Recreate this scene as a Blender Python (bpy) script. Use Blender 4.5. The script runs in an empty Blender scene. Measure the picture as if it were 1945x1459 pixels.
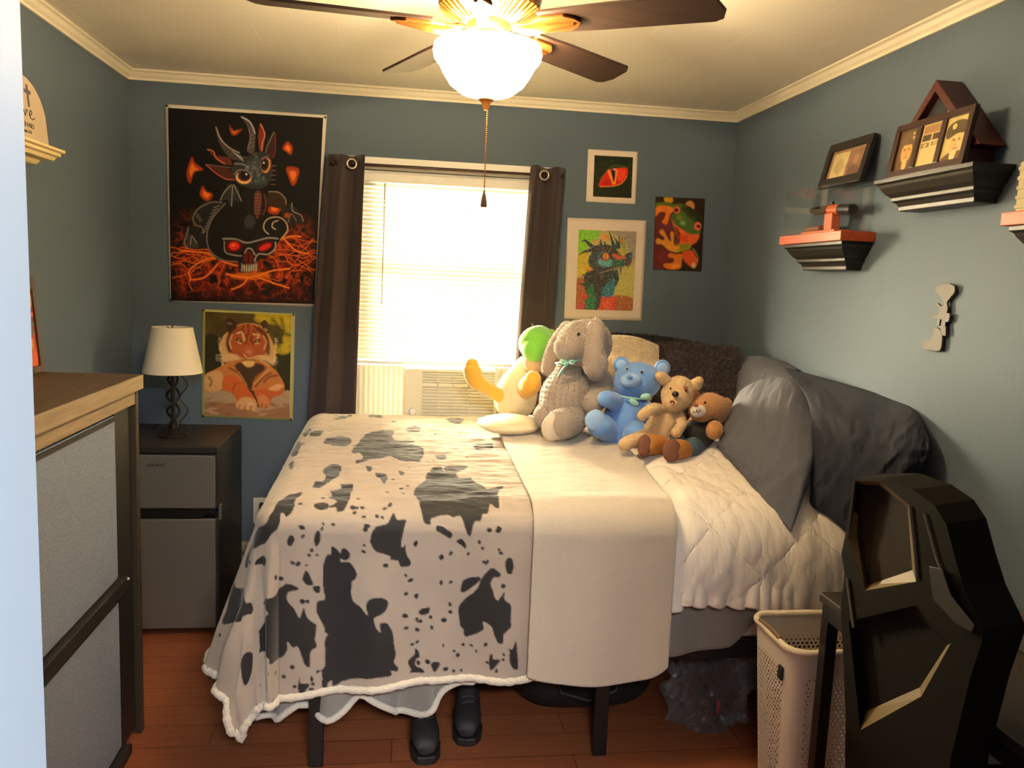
import bpy, bmesh, math, random
import numpy as np
from mathutils import Vector, Matrix
random.seed(7)
PI = math.pi
C = bpy.context.scene.collection
SC = bpy.context.scene

# ------------------------------------------------------------------ camera
CAMZ = 1.567
F_PX = 1539.8
YAW, PITCH, ROLL = 0.138063, -0.128729, 0.041647
def cam_axes():
    cy, sy, cp, sp, cr, sr = math.cos(YAW), math.sin(YAW), math.cos(PITCH), math.sin(PITCH), math.cos(ROLL), math.sin(ROLL)
    fwd = Vector((sy*cp, cy*cp, sp)); right = Vector((cy, -sy, 0)); up = right.cross(fwd)
    return cr*right+sr*up, -sr*right+cr*up, fwd
CR, CU, CF = cam_axes()
cam_data = bpy.data.cameras.new('camera')
cam_data.sensor_fit = 'HORIZONTAL'; cam_data.sensor_width = 36.0
cam_data.lens = F_PX*36.0/1945.0
cam_data.clip_start = 0.02
cam = bpy.data.objects.new('camera', cam_data); C.objects.link(cam)
cam.matrix_world = Matrix(((CR.x, CU.x, -CF.x, 0), (CR.y, CU.y, -CF.y, 0), (CR.z, CU.z, -CF.z, CAMZ), (0, 0, 0, 1)))
SC.camera = cam

# ------------------------------------------------------------------ world, daylight, exposure
SC.view_settings.view_transform = 'Standard'
SC.view_settings.look = 'None'
SC.view_settings.gamma = 1.0
SC.view_settings.use_curve_mapping = False
SC.view_settings.exposure = 0.0
SC.cycles.max_bounces = 10
SC.cycles.diffuse_bounces = 5
SC.cycles.glossy_bounces = 4
SC.cycles.transparent_max_bounces = 16
SC.cycles.sample_clamp_indirect = 6.0
SC.cycles.caustics_reflective = False
SC.cycles.caustics_refractive = False
world = bpy.data.worlds.new('sky'); SC.world = world
world.use_nodes = True
bg = world.node_tree.nodes['Background']
bg.inputs['Color'].default_value = (1.0, 0.97, 0.9, 1)
bg.inputs['Strength'].default_value = 1.6

def area_light(name, loc, target, sx, sy, power, col, spread=180):
    l = bpy.data.lights.new(name, 'AREA'); l.shape = 'RECTANGLE'; l.size = sx; l.size_y = sy
    l.energy = power; l.color = col; l.spread = math.radians(spread)
    o = bpy.data.objects.new(name, l); C.objects.link(o); o.location = loc
    o.rotation_euler = (Vector(target)-Vector(loc)).to_track_quat('-Z', 'Y').to_euler()
    return o
# bright overcast day just outside the window behind the blinds
area_light('daylight', (-1.0, 5.2, 1.55), (0.75, 3.2, 1.3), 1.5, 1.1, 4600.0, (1.0, 0.82, 0.50))
# the hall's ceiling light outside the bedroom door
area_light('hall_ceiling_light', (0.25, -1.15, 2.38), (0.25, -0.9, 0.0), 1.0, 0.35, 210.0, (0.95, 0.98, 1.0))

# ------------------------------------------------------------------ helpers
def W(x, y, Y):
    """the point at depth Y of the room seen at picture point (x, y)"""
    d = CF + CR*((x-972.5)/F_PX) - CU*((y-729.5)/F_PX)
    d = d*(Y/d.y)
    return Vector((d.x, d.y, d.z+CAMZ))
def WX(x, y, X):
    d = CF + CR*((x-972.5)/F_PX) - CU*((y-729.5)/F_PX)
    d = d*(X/d.x)
    return Vector((d.x, d.y, d.z+CAMZ))
def s2l(c):
    c = c/255.0
    return c/12.92 if c <= 0.04045 else ((c+0.055)/1.055)**2.4
def rgb(r, g, b): return (s2l(r), s2l(g), s2l(b))

MATS = {}
def mat(name, col, rough=0.6, metal=0.0, noise=None, bump=None, sheen=0.0, spec=0.5, coat=0.0):
    """principled material; noise=(scale, amount) varies the colour, bump=(scale, strength, distance)"""
    if name in MATS: return MATS[name]
    m = bpy.data.materials.new(name); m.use_nodes = True; MATS[name] = m
    nt = m.node_tree; b = nt.nodes['Principled BSDF']
    b.inputs['Base Color'].default_value = (*col, 1); b.inputs['Roughness'].default_value = rough
    b.inputs['Metallic'].default_value = metal; b.inputs['Specular IOR Level'].default_value = spec
    b.inputs['Sheen Weight'].default_value = sheen
    b.inputs['Coat Weight'].default_value = coat
    tc = nt.nodes.new('ShaderNodeTexCoord')
    if noise:
        n = nt.nodes.new('ShaderNodeTexNoise'); n.inputs['Scale'].default_value = noise[0]; n.inputs['Detail'].default_value = 4
        nt.links.new(tc.outputs['Object'], n.inputs['Vector'])
        r = nt.nodes.new('ShaderNodeMapRange')
        r.inputs['From Min'].default_value = 0.25; r.inputs['From Max'].default_value = 0.75
        r.inputs['To Min'].default_value = 1-noise[1]; r.inputs['To Max'].default_value = 1+noise[1]
        nt.links.new(n.outputs['Fac'], r.inputs['Value'])
        v = nt.nodes.new('ShaderNodeVectorMath'); v.operation = 'SCALE'; v.inputs[0].default_value = col
        nt.links.new(r.outputs['Result'], v.inputs['Scale']); nt.links.new(v.outputs['Vector'], b.inputs['Base Color'])
    if bump:
        n2 = nt.nodes.new('ShaderNodeTexNoise'); n2.inputs['Scale'].default_value = bump[0]; n2.inputs['Detail'].default_value = 3
        nt.links.new(tc.outputs['Object'], n2.inputs['Vector'])
        bp = nt.nodes.new('ShaderNodeBump'); bp.inputs['Strength'].default_value = bump[1]; bp.inputs['Distance'].default_value = bump[2]
        nt.links.new(n2.outputs['Fac'], bp.inputs['Height']); nt.links.new(bp.outputs['Normal'], b.inputs['Normal'])
    return m
def bsdf(m): return m.node_tree.nodes['Principled BSDF']

def wood(name, c1, c2, axis='X', scale=1.0, rough=0.5, spec=0.4, stretch=14.0):
    if name in MATS: return MATS[name]
    m = bpy.data.materials.new(name); m.use_nodes = True; MATS[name] = m
    nt = m.node_tree; b = nt.nodes['Principled BSDF']; b.inputs['Roughness'].default_value = rough; b.inputs['Specular IOR Level'].default_value = spec
    tc = nt.nodes.new('ShaderNodeTexCoord'); mp = nt.nodes.new('ShaderNodeMapping')
    s = [stretch*scale]*3; s['XYZ'.index(axis)] = 1.0*scale
    mp.inputs['Scale'].default_value = s
    n = nt.nodes.new('ShaderNodeTexNoise'); n.inputs['Scale'].default_value = 3.0; n.inputs['Detail'].default_value = 6; n.inputs['Roughness'].default_value = 0.65
    nt.links.new(tc.outputs['Object'], mp.inputs['Vector']); nt.links.new(mp.outputs['Vector'], n.inputs['Vector'])
    cr = nt.nodes.new('ShaderNodeValToRGB'); cr.color_ramp.elements[0].position = 0.3; cr.color_ramp.elements[1].position = 0.7
    cr.color_ramp.elements[0].color = (*c1, 1); cr.color_ramp.elements[1].color = (*c2, 1)
    nt.links.new(n.outputs['Fac'], cr.inputs['Fac']); nt.links.new(cr.outputs['Color'], b.inputs['Base Color'])
    return m
def clear_mat(name, tint=(1, 1, 1), gloss=0.12, rough=0.03):
    """thin clear sheet: lets light straight through and mirrors a little of it"""
    if name in MATS: return MATS[name]
    m = bpy.data.materials.new(name); m.use_nodes = True; MATS[name] = m
    nt = m.node_tree; nt.nodes.remove(nt.nodes['Principled BSDF']); out = nt.nodes['Material Output']
    t = nt.nodes.new('ShaderNodeBsdfTransparent'); t.inputs['Color'].default_value = (*tint, 1)
    g = nt.nodes.new('ShaderNodeBsdfGlossy'); g.inputs['Roughness'].default_value = rough
    lw = nt.nodes.new('ShaderNodeLayerWeight'); lw.inputs['Blend'].default_value = 0.25
    r = nt.nodes.new('ShaderNodeMapRange'); r.inputs['To Min'].default_value = gloss*0.4; r.inputs['To Max'].default_value = gloss*4
    nt.links.new(lw.outputs['Fresnel'], r.inputs['Value'])
    mx = nt.nodes.new('ShaderNodeMixShader'); nt.links.new(r.outputs['Result'], mx.inputs['Fac'])
    nt.links.new(t.outputs['BSDF'], mx.inputs[1]); nt.links.new(g.outputs['BSDF'], mx.inputs[2]); nt.links.new(mx.outputs['Shader'], out.inputs['Surface'])
    return m
def paint_mat(name, rough=0.45, bump=None, sheen=0.0, spec=0.5, gain=1.0):
    """base colour from the mesh's own printed pattern"""
    m = mat(name, (0.5, 0.5, 0.5), rough, 0, None, bump, sheen, spec)
    nt = m.node_tree; a = nt.nodes.new('ShaderNodeAttribute'); a.attribute_name = 'print'
    nt.links.new(a.outputs['Color'], bsdf(m).inputs['Base Color'])
    return m

class MB:
    """collects shapes, then links them as ONE mesh object"""
    def __init__(s): s.v = []; s.f = []; s.M = Matrix.Identity(4)
    def add(s, vs, fs):
        o = len(s.v); s.v += [s.M @ Vector(v) for v in vs]; s.f += [tuple(i+o for i in f) for f in fs]; return s
    def box(s, lo, hi):
        x0, y0, z0 = lo; x1, y1, z1 = hi
        return s.add([(x0,y0,z0),(x1,y0,z0),(x1,y1,z0),(x0,y1,z0),(x0,y0,z1),(x1,y0,z1),(x1,y1,z1),(x0,y1,z1)],
                     [(0,3,2,1),(4,5,6,7),(0,1,5,4),(1,2,6,5),(2,3,7,6),(3,0,4,7)])
    def prism(s, outline, axis, a, b):
        """closed outline of 2D points pushed along an axis from a to b"""
        def P(u, w, t): return {'X': (t, u, w), 'Y': (u, t, w), 'Z': (u, w, t)}[axis]
        n = len(outline); vs = [P(u, w, a) for u, w in outline]+[P(u, w, b) for u, w in outline]
        fs = [tuple(range(n)), tuple(range(2*n-1, n-1, -1))]+[(i, (i+1) % n, n+(i+1) % n, n+i) for i in range(n)]
        return s.add(vs, fs)
    def tube(s, pts, r, n=8, closed=False, cap=True):
        """round tube along points; r a number or one radius per point"""
        pts = [Vector(p) for p in pts]; m = len(pts)
        rs = [r]*m if isinstance(r, (int, float)) else list(r)
        vs = []; fs = []; up = None
        for i, p in enumerate(pts):
            a = pts[(i-1) % m] if (closed or i > 0) else p; b = pts[(i+1) % m] if (closed or i < m-1) else p
            t = (b-a); t = t.normalized() if t.length > 1e-9 else Vector((0, 0, 1))
            if up is None: up = t.orthogonal().normalized()
            up = up - t*up.dot(t); up = up.normalized() if up.length > 1e-6 else t.orthogonal().normalized()
            w = t.cross(up)
            for k in range(n):
                an = 2*PI*k/n; vs.append(p+(up*math.cos(an)+w*math.sin(an))*rs[i])
        R = m if closed else m-1
        for i in range(R):
            j = (i+1) % m
            for k in range(n): fs.append((i*n+k, i*n+(k+1) % n, j*n+(k+1) % n, j*n+k))
        if cap and not closed:
            fs.append(tuple(reversed(range(n)))); fs.append(tuple((m-1)*n+k for k in range(n)))
        return s.add(vs, fs)
    def blob(s, pts, rs, n=20, flat=(1.0, None)):
        """smooth rounded limb along a path, radius per point, closed round at both ends"""
        pts = [Vector(p) for p in pts]; rs = list(rs)
        dense, dr = [], []
        K = 6
        for i in range(len(pts)-1):
            p0 = pts[max(i-1, 0)]; p1 = pts[i]; p2 = pts[i+1]; p3 = pts[min(i+2, len(pts)-1)]
            q0 = rs[max(i-1, 0)]; q1 = rs[i]; q2 = rs[i+1]; q3 = rs[min(i+2, len(pts)-1)]
            for k in range(K):
                t = k/K
                cr = lambda a, b, c, d: 0.5*((2*b)+(c-a)*t+(2*a-5*b+4*c-d)*t*t+(3*b-a-3*c+d)*t**3)
                dense.append(cr(p0, p1, p2, p3)); dr.append(max(1e-4, cr(q0, q1, q2, q3)))
        dense.append(pts[-1]); dr.append(rs[-1])
        t0 = (dense[0]-dense[1]).normalized(); t1 = (dense[-1]-dense[-2]).normalized()
        a0, ra = dense[0], dr[0]; a1, rb = dense[-1], dr[-1]
        head = [(a0+t0*ra*math.sin(q), ra*math.cos(q)) for q in (1.5, 1.25, 1.0, .75, .5, .25)]
        tail = [(a1+t1*rb*math.sin(q), rb*math.cos(q)) for q in (.25, .5, .75, 1.0, 1.25, 1.5)]
        P = [h[0] for h in head]+dense+[h[0] for h in tail]; R = [h[1] for h in head]+dr+[h[1] for h in tail]
        o = len(s.v); s.tube(P, R, n)
        return s
    def ell(s, c, r, rot=None, n=20, m=14, shape=None):
        c = Vector(c); rx, ry, rz = r; Rm = rot.to_matrix() if rot is not None and hasattr(rot, 'to_matrix') else (rot if rot is not None else Matrix.Identity(3))
        vs = []; fs = []
        for j in range(m+1):
            th = PI*j/m
            for i in range(n):
                ph = 2*PI*i/n
                q = Vector((math.sin(th)*math.cos(ph), math.sin(th)*math.sin(ph), math.cos(th)))
                if shape: q = shape(q)
                vs.append(c+Rm @ Vector((q.x*rx, q.y*ry, q.z*rz)))
        for j in range(m):
            for i in range(n): fs.append((j*n+i, (j+1)*n+i, (j+1)*n+(i+1) % n, j*n+(i+1) % n))
        return s.add(vs, fs)
    def lathe(s, prof, c=(0, 0, 0), n=32):
        """profile of (radius, z) turned about the z axis at c"""
        cx, cy, cz = c; m = len(prof)
        vs = [(cx+r*math.cos(2*PI*k/n), cy+r*math.sin(2*PI*k/n), cz+z) for r, z in prof for k in range(n)]
        fs = [(i*n+k, i*n+(k+1) % n, (i+1)*n+(k+1) % n, (i+1)*n+k) for i in range(m-1) for k in range(n)]
        if prof[0][0] > 1e-5: fs.append(tuple(reversed(range(n))))
        if prof[-1][0] > 1e-5: fs.append(tuple((m-1)*n+k for k in range(n)))
        return s.add(vs, fs)
    def build(s, name, m, parent=None, smooth=None, bevel=0.0, seg=2, subd=0):
        me = bpy.data.meshes.new(name); me.from_pydata([tuple(v) for v in s.v], [], s.f)
        bm = bmesh.new(); bm.from_mesh(me); bmesh.ops.remove_doubles(bm, verts=bm.verts, dist=1e-6)
        bmesh.ops.recalc_face_normals(bm, faces=bm.faces); bm.to_mesh(me); bm.free()
        return link(name, me, m, parent, smooth, bevel, seg, subd)
def link(name, me, m, parent=None, smooth=None, bevel=0.0, seg=2, subd=0):
    if m is not None: me.materials.append(m)
    o = bpy.data.objects.new(name, me); C.objects.link(o)
    if smooth is not None:
        me.polygons.foreach_set('use_smooth', [True]*len(me.polygons))
        if smooth < 179: me.set_sharp_from_angle(angle=math.radians(smooth))
    if bevel:
        b = o.modifiers.new('bevel', 'BEVEL'); b.width = bevel; b.segments = seg; b.limit_method = 'ANGLE'; b.angle_limit = math.radians(35)
    if subd:
        b = o.modifiers.new('subd', 'SUBSURF'); b.levels = subd; b.render_levels = subd
    if parent is not None:
        o.parent = parent; o.matrix_parent_inverse = Matrix.Translation(parent.location).inverted() if parent.type == 'EMPTY' else Matrix.Identity(4)
    return o
def tag(o, label, cat, group=None, kind=None):
    o['label'] = label; o['category'] = cat
    if group: o['group'] = group
    if kind: o['kind'] = kind
    return o
def thing(name, loc, label, cat, group=None):
    o = bpy.data.objects.new(name, None); C.objects.link(o); o.location = loc; o.empty_display_size = 0.05
    return tag(o, label, cat, group)
def struct(o): o['kind'] = 'structure'; return o
def grid_mesh(name, V, cols=None, wrap=False):
    """mesh from an array of points [rows, columns, 3] with an optional printed colour per point"""
    R, K = V.shape[:2]
    me = bpy.data.meshes.new(name)
    idx = np.arange(R*K).reshape(R, K)
    q = np.stack([idx[:-1, :-1], idx[:-1, 1:], idx[1:, 1:], idx[1:, :-1]], -1).reshape(-1, 4)
    me.vertices.add(R*K); me.vertices.foreach_set('co', V.reshape(-1).astype(np.float32))
    me.loops.add(len(q)*4); me.loops.foreach_set('vertex_index', q.reshape(-1).astype(np.int32))
    me.polygons.add(len(q)); me.polygons.foreach_set('loop_start', (np.arange(len(q))*4).astype(np.int32))
    me.update(calc_edges=True); me.validate()
    if cols is not None:
        a = me.color_attributes.new('print', 'FLOAT_COLOR', 'POINT')
        cc = np.ones((R*K, 4), np.float32); cc[:, :3] = cols.reshape(-1, 3); a.data.foreach_set('color', cc.reshape(-1))
    return me
def vnoise(x, y, seed=0):
    """smooth value noise for arrays"""
    xi = np.floor(x).astype(np.int64); yi = np.floor(y).astype(np.int64); fx = x-xi; fy = y-yi
    fx = fx*fx*(3-2*fx); fy = fy*fy*(3-2*fy)
    def hsh(a, b):
        h = (a*374761393 + b*668265263 + seed*1442695041) & 0xffffffff
        h = ((h ^ (h >> 13))*1274126177) & 0xffffffff
        return ((h ^ (h >> 16)) & 0xffff)/65535.0
    return (hsh(xi, yi)*(1-fx)+hsh(xi+1, yi)*fx)*(1-fy)+(hsh(xi, yi+1)*(1-fx)+hsh(xi+1, yi+1)*fx)*fy
def fbm(x, y, seed=0, octv=3):
    t = 0; a = 0.5; s = 1.0
    for k in range(octv): t = t+a*vnoise(x*s, y*s, seed+k); a *= 0.5; s *= 2.03
    return t/(1-0.5**octv)

# ------------------------------------------------------------------ room shell
XL, XR, YB, YF, ZC = -1.251, 1.636, 4.0, 0.5, 2.43
PAINT = rgb(85, 99, 114)
m_wall = mat('blue_wall_paint', PAINT, 0.7, bump=(60, 0.12, 0.004), noise=(1.5, 0.03), spec=0.3)
m_trim = mat('cream_trim_paint', rgb(232, 222, 200), 0.5)
m_white = mat('white_paint', rgb(235, 232, 226), 0.5)
# floor: reddish laminate boards
def floor_mat():
    m = mat('red_brown_laminate', (0.2, 0.07, 0.03), 0.42, spec=0.4); nt = m.node_tree; b = bsdf(m)
    tc = nt.nodes.new('ShaderNodeTexCoord')
    br = nt.nodes.new('ShaderNodeTexBrick'); br.inputs['Scale'].default_value = 1.0
    br.inputs['Brick Width'].default_value = 1.2; br.inputs['Row Height'].default_value = 0.13; br.inputs['Mortar Size'].default_value = 0.0015
    br.inputs['Color1'].default_value = (*rgb(152, 88, 56), 1); br.inputs['Color2'].default_value = (*rgb(138, 76, 48), 1); br.inputs['Mortar'].default_value = (*rgb(80, 44, 28), 1)
    nt.links.new(tc.outputs['Object'], br.inputs['Vector'])
    mp = nt.nodes.new('ShaderNodeMapping'); mp.inputs['Scale'].default_value = (2, 34, 2)
    n = nt.nodes.new('ShaderNodeTexNoise'); n.inputs['Scale'].default_value = 3; n.inputs['Detail'].default_value = 6
    nt.links.new(tc.outputs['Object'], mp.inputs['Vector']); nt.links.new(mp.outputs['Vector'], n.inputs['Vector'])
    mx = nt.nodes.new('ShaderNodeMixRGB'); mx.blend_type = 'MULTIPLY'; mx.inputs['Fac'].default_value = 0.55
    r = nt.nodes.new('ShaderNodeMapRange'); r.inputs['From Min'].default_value = 0.3; r.inputs['From Max'].default_value = 0.7; r.inputs['To Min'].default_value = 0.55; r.inputs['To Max'].default_value = 1.15
    nt.links.new(n.outputs['Fac'], r.inputs['Value']); nt.links.new(br.outputs['Color'], mx.inputs['Color1']); nt.links.new(r.outputs['Result'], mx.inputs['Color2'])
    nt.links.new(mx.outputs['Color'], b.inputs['Base Color'])
    return m
struct(MB().box((XL-0.12, -2.2, -0.1), (XR+0.12, YB+0.16, 0)).build('floor', floor_mat()))
# ceiling: foot-square fibre tiles with bevelled joints
def ceil_mat():
    m = mat('ceiling_tile', rgb(244, 238, 224), 0.75, spec=0.25); nt = m.node_tree; b = bsdf(m)
    tc = nt.nodes.new('ShaderNodeTexCoord'); mp = nt.nodes.new('ShaderNodeMapping'); mp.inputs['Location'].default_value = (0.09, 0.055, 0)
    br = nt.nodes.new('ShaderNodeTexBrick'); br.inputs['Scale'].default_value = 1.0; br.offset = 0.5
    br.inputs['Brick Width'].default_value = 0.308; br.inputs['Row Height'].default_value = 0.308; br.inputs['Mortar Size'].default_value = 0.0022; br.inputs['Mortar Smooth'].default_value = 0.4
    base = rgb(242, 236, 222)
    br.inputs['Color1'].default_value = (*base, 1); br.inputs['Color2'].default_value = (*[c*0.985 for c in base], 1); br.inputs['Mortar'].default_value = (*[min(0.98, c*1.12) for c in base], 1)  # joints lighter than the tiles: highlights on the bevels put into the colour
    nt.links.new(tc.outputs['Object'], mp.inputs['Vector']); nt.links.new(mp.outputs['Vector'], br.inputs['Vector'])
    bp = nt.nodes.new('ShaderNodeBump'); bp.invert = True; bp.inputs['Strength'].default_value = 0.6; bp.inputs['Distance'].default_value = 0.003
    nt.links.new(br.outputs['Fac'], bp.inputs['Height']); nt.links.new(bp.outputs['Normal'], b.inputs['Normal'])
    nt.links.new(br.outputs['Color'], b.inputs['Base Color'])
    return m
struct(MB().box((XL-0.12, -2.2, ZC), (XR+0.12, YB+0.16, ZC+0.1)).build('ceiling', ceil_mat()))
struct(MB().box((XL-0.12, YF-0.12, 0), (XL, YB+0.16, ZC)).build('wall_left', m_wall))
struct(MB().box((XR, YF-0.12, 0), (XR+0.12, YB+0.16, ZC)).build('wall_right', m_wall))
# back wall with the window opening
WX0, WX1, WZ0, WZ1 = -0.235, 0.645, 0.78, 2.055
wb = MB()
wb.box((XL, YB, 0), (WX0, YB+0.16, ZC)).box((WX1, YB, 0), (XR, YB+0.16, ZC)).box((WX0, YB, 0), (WX1, YB+0.16, WZ0)).box((WX0, YB, WZ1), (WX1, YB+0.16, ZC))
struct(wb.build('wall_back', m_wall))
# front wall: the camera looks in through its doorway
struct(MB().box((XL-0.12, YF-0.12, 0), (-0.226, YF, ZC)).box((0.47, YF-0.12, 0), (XR+0.12, YF, ZC)).box((-0.226, YF-0.12, 2.04), (0.47, YF, ZC)).build('wall_front', m_wall))
m_casing = mat('pale_blue_casing_paint', rgb(186, 208, 230), 0.5)
struct(MB().box((-0.34, YF-0.128, 0), (-0.2115, YF-0.12, 2.12)).box((-0.226, YF-0.12, 0), (-0.2115, YF, 2.04)).build('trim_4', m_casing))
# the hall outside the door
m_hall = mat('pale_hall_paint', rgb(150, 160, 165), 0.8)
struct(MB().box((XL-0.24, -2.2, 0), (XL-0.12, YF-0.12, ZC)).box((XR+0.12, -2.2, 0), (XR+0.24, YF-0.12, ZC)).box((XL-0.24, -2.32, 0), (XR+0.24, -2.2, ZC)).build('wall_hall', m_hall))
# crown moulding
def crown(name, a, b, inward):
    a = Vector(a); b = Vector(b); d = Vector(inward)
    prof = [(0, 0.0), (0.034, 0.0), (0.034, -0.007), (0.024, -0.012), (0.018, -0.026), (0.009, -0.034), (0.009, -0.044), (0, -0.044)]
    vs = [p+d*u+Vector((0, 0, z)) for p in (a, b) for u, z in prof]; n = len(prof)
    fs = [tuple(range(n)), tuple(range(2*n-1, n-1, -1))]+[(i, (i+1) % n, n+(i+1) % n, n+i) for i in range(n)]
    m = MB(); m.add(vs, fs); return struct(m.build(name, m_trim))
crown('trim_1', (XL, YF, ZC), (XL, YB, ZC), (1, 0, 0))
crown('trim_2', (XR, YF, ZC), (XR, YB, ZC), (-1, 0, 0))
crown('trim_3', (XL, YB, ZC), (XR, YB, ZC), (0, -1, 0))
# tall baseboard with a dark shadow groove
m_base = mat('baseboard_paint', rgb(170, 160, 140), 0.5)
def baseboard(name, a, b, inward):
    a = Vector(a); b = Vector(b); d = Vector(inward)
    prof = [(0, 0), (0.018, 0), (0.018, 0.17), (0.004, 0.172), (0.004, 0.19), (0.03, 0.192), (0.03, 0.222), (0.02, 0.232), (0, 0.232)]
    vs = [p+d*u+Vector((0, 0, z)) for p in (a, b) for u, z in prof]; n = len(prof)
    fs = [tuple(range(n)), tuple(range(2*n-1, n-1, -1))]+[(i, (i+1) % n, n+(i+1) % n, n+i) for i in range(n)]
    m = MB(); m.add(vs, fs); return struct(m.build(name, m_base))
baseboard('baseboard_back', (XL, YB, 0), (XR, YB, 0), (0, -1, 0))
baseboard('baseboard_left', (XL, YF, 0), (XL, YB, 0), (1, 0, 0))
baseboard('baseboard_right', (XR, YF, 0), (XR, YB, 0), (-1, 0, 0))

# ------------------------------------------------------------------ window
win = MB()
for x0, x1, z0, z1 in ((WX0-0.07, WX0, WZ0-0.07, WZ1+0.055), (WX1, WX1+0.07, WZ0-0.07, WZ1+0.055), (WX0, WX1, WZ1, WZ1+0.055), (WX0-0.09, WX1+0.09, WZ0-0.03, WZ0)):
    win.box((x0, YB-0.018, z0), (x1, YB+0.02, z1))
win.box((WX0, YB+0.02, WZ0), (WX0+0.012, YB+0.16, WZ1)).box((WX1-0.012, YB+0.02, WZ0), (WX1, YB+0.16, WZ1)).box((WX0, YB+0.02, WZ1-0.012), (WX1, YB+0.16, WZ1)).box((WX0, YB+0.02, WZ0), (WX1, YB+0.16, WZ0+0.012))
wo = struct(win.build('window_1', m_white))
sash = MB(); ys = YB+0.11
xm = (WX0+WX1)/2
for z0, z1, yy in ((1.13, 1.62, ys-0.02), (1.58, WZ1-0.012, ys+0.02)):
    sash.box((WX0+0.012, yy, z0), (WX0+0.05, yy+0.03, z1)).box((WX1-0.05, yy, z0), (WX1-0.012, yy+0.03, z1)).box((WX0+0.05, yy, z0), (WX1-0.05, yy+0.03, z0+0.04)).box((WX0+0.05, yy, z1-0.04), (WX1-0.05, yy+0.03, z1))
struct(sash.build('window_sash', m_white, wo))
gl = MB().box((WX0+0.05, ys-0.008, 1.17), (WX1-0.05, ys-0.004, 1.58)).box((WX0+0.05, ys+0.032, 1.62), (WX1-0.05, ys+0.036, WZ1-0.05))
struct(gl.build('window_pane', clear_mat('window_glass', gloss=0.08), wo))

# ------------------------------------------------------------------ blind
m_slat = bpy.data.materials.new('translucent_white_slat'); m_slat.use_nodes = True
nt = m_slat.node_tree; pb = nt.nodes['Principled BSDF']; pb.inputs['Base Color'].default_value = (*rgb(238, 232, 214), 1); pb.inputs['Roughness'].default_value = 0.5
tl = nt.nodes.new('ShaderNodeBsdfTranslucent'); tl.inputs['Color'].default_value = (*rgb(240, 228, 196), 1)
mx = nt.nodes.new('ShaderNodeMixShader'); mx.inputs['Fac'].default_value = 0.012
nt.links.new(pb.outputs['BSDF'], mx.inputs[1]); nt.links.new(tl.outputs['BSDF'], mx.inputs[2]); nt.links.new(mx.outputs['Shader'], nt.nodes['Material Output'].inputs['Surface'])
bl = thing('window_blind', (0.2, YB+0.03, 1.15), 'white slatted mini blind lowered over the bright window', 'blind')
bx0, bx1 = WX0+0.016, WX1-0.016
MB().box((bx0, YB-0.005, 2.0), (bx1, YB+0.055, 2.04)).build('head_rail', m_white, bl, bevel=0.003)
MB().box((bx0, YB+0.012, 1.128), (bx1, YB+0.038, 1.142)).build('bottom_rail', m_white, bl, bevel=0.003)
nsl = 41
for k in range(nsl):
    z = 1.99-0.0207*k; s = MB(); t = math.radians(-44)
    pts = []
    for q in range(5):
        u = (q-2)/2*0.0125; hump = 0.0018*(1-(q-2)**2/4)
        pts.append((YB+0.025-u*math.cos(t)+hump*math.sin(t)*-1, z+u*math.sin(t)+hump*math.cos(t)))
    vs = [(x, y, zz) for x in (bx0, bx1) for y, zz in pts]
    s.add(vs, [(i, i+1, 5+i+1, 5+i) for i in range(4)]); s.build('slat', m_slat, bl, smooth=180)
m_cord = mat('white_cord', rgb(225, 220, 205), 0.7)
for x in (bx0+0.12, xm, bx1-0.12):
    MB().tube([(x, YB+0.0105, 2.0), (x, YB+0.0105, 1.14)], 0.0009, 5).build('ladder_cord', m_cord, bl)
wd = MB(); wd.tube([(bx0+0.125, YB-0.012, 1.995), (bx0+0.12, YB-0.014, 1.42)], 0.0032, 6); wd.build('tilt_wand', mat('clear_grey_wand', rgb(150, 146, 135), 0.3), bl)

# ------------------------------------------------------------------ window air conditioner
m_ac = mat('off_white_ac_plastic', rgb(226, 220, 200), 0.45)
m_dark = mat('dark_slot', (0.01, 0.01, 0.01), 0.7)
ac = thing('air_conditioner', (0.24, YB, WZ0+0.012), 'off white window air conditioner with grille below the blind', 'air conditioner')
AX0, AX1, AZ0, AZ1, AY = 0.02, 0.47, WZ0+0.012, 1.118, YB-0.10
a = MB().box((AX0, AY+0.012, AZ0), (AX1, YB+0.34, AZ1)); a.build('housing', m_ac, ac, bevel=0.008)
fr = MB()   # front frame with openings
gz0, gz1 = AZ0+0.02, AZ1-0.085; gx0 = AX0+0.085; gx1 = AX1-0.015
fr.box((AX0, AY, AZ0), (gx0, AY+0.014, AZ1)).box((gx1, AY, AZ0), (AX1, AY+0.014, AZ1)).box((gx0, AY, AZ0), (gx1, AY+0.014, gz0)).box((gx0, AY, gz1), (gx1, AY+0.014, gz1+0.02)).box((gx0, AY, AZ1-0.012), (gx1, AY+0.014, AZ1))
fr.build('front_panel', m_ac, ac, bevel=0.002)
MB().box((gx0, AY+0.0125, gz0), (gx1, AY+0.0135, AZ1-0.01)).build('grille_backing', mat('grey_brown_grille', rgb(58, 48, 34), 0.8), ac)
for k in range(14):
    z = gz0+(k+0.5)*(gz1-gz0)/14
    MB().box((gx0, AY+0.001, z-0.003), (gx1, AY+0.006, z+0.003)).build('grille_louvre', m_ac, ac)
for k in range(4):
    z = gz1+0.026+k*0.0135
    MB().box((gx0, AY+0.001, z-0.003), (gx1, AY+0.012, z+0.003)).build('vent_louvre', m_ac, ac)
for x in (gx0+0.075, gx0+0.15, gx0+0.225):
    MB().box((x-0.002, AY, gz0), (x+0.002, AY+0.006, AZ1-0.012)).build('grille_bar', m_ac, ac)
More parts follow.
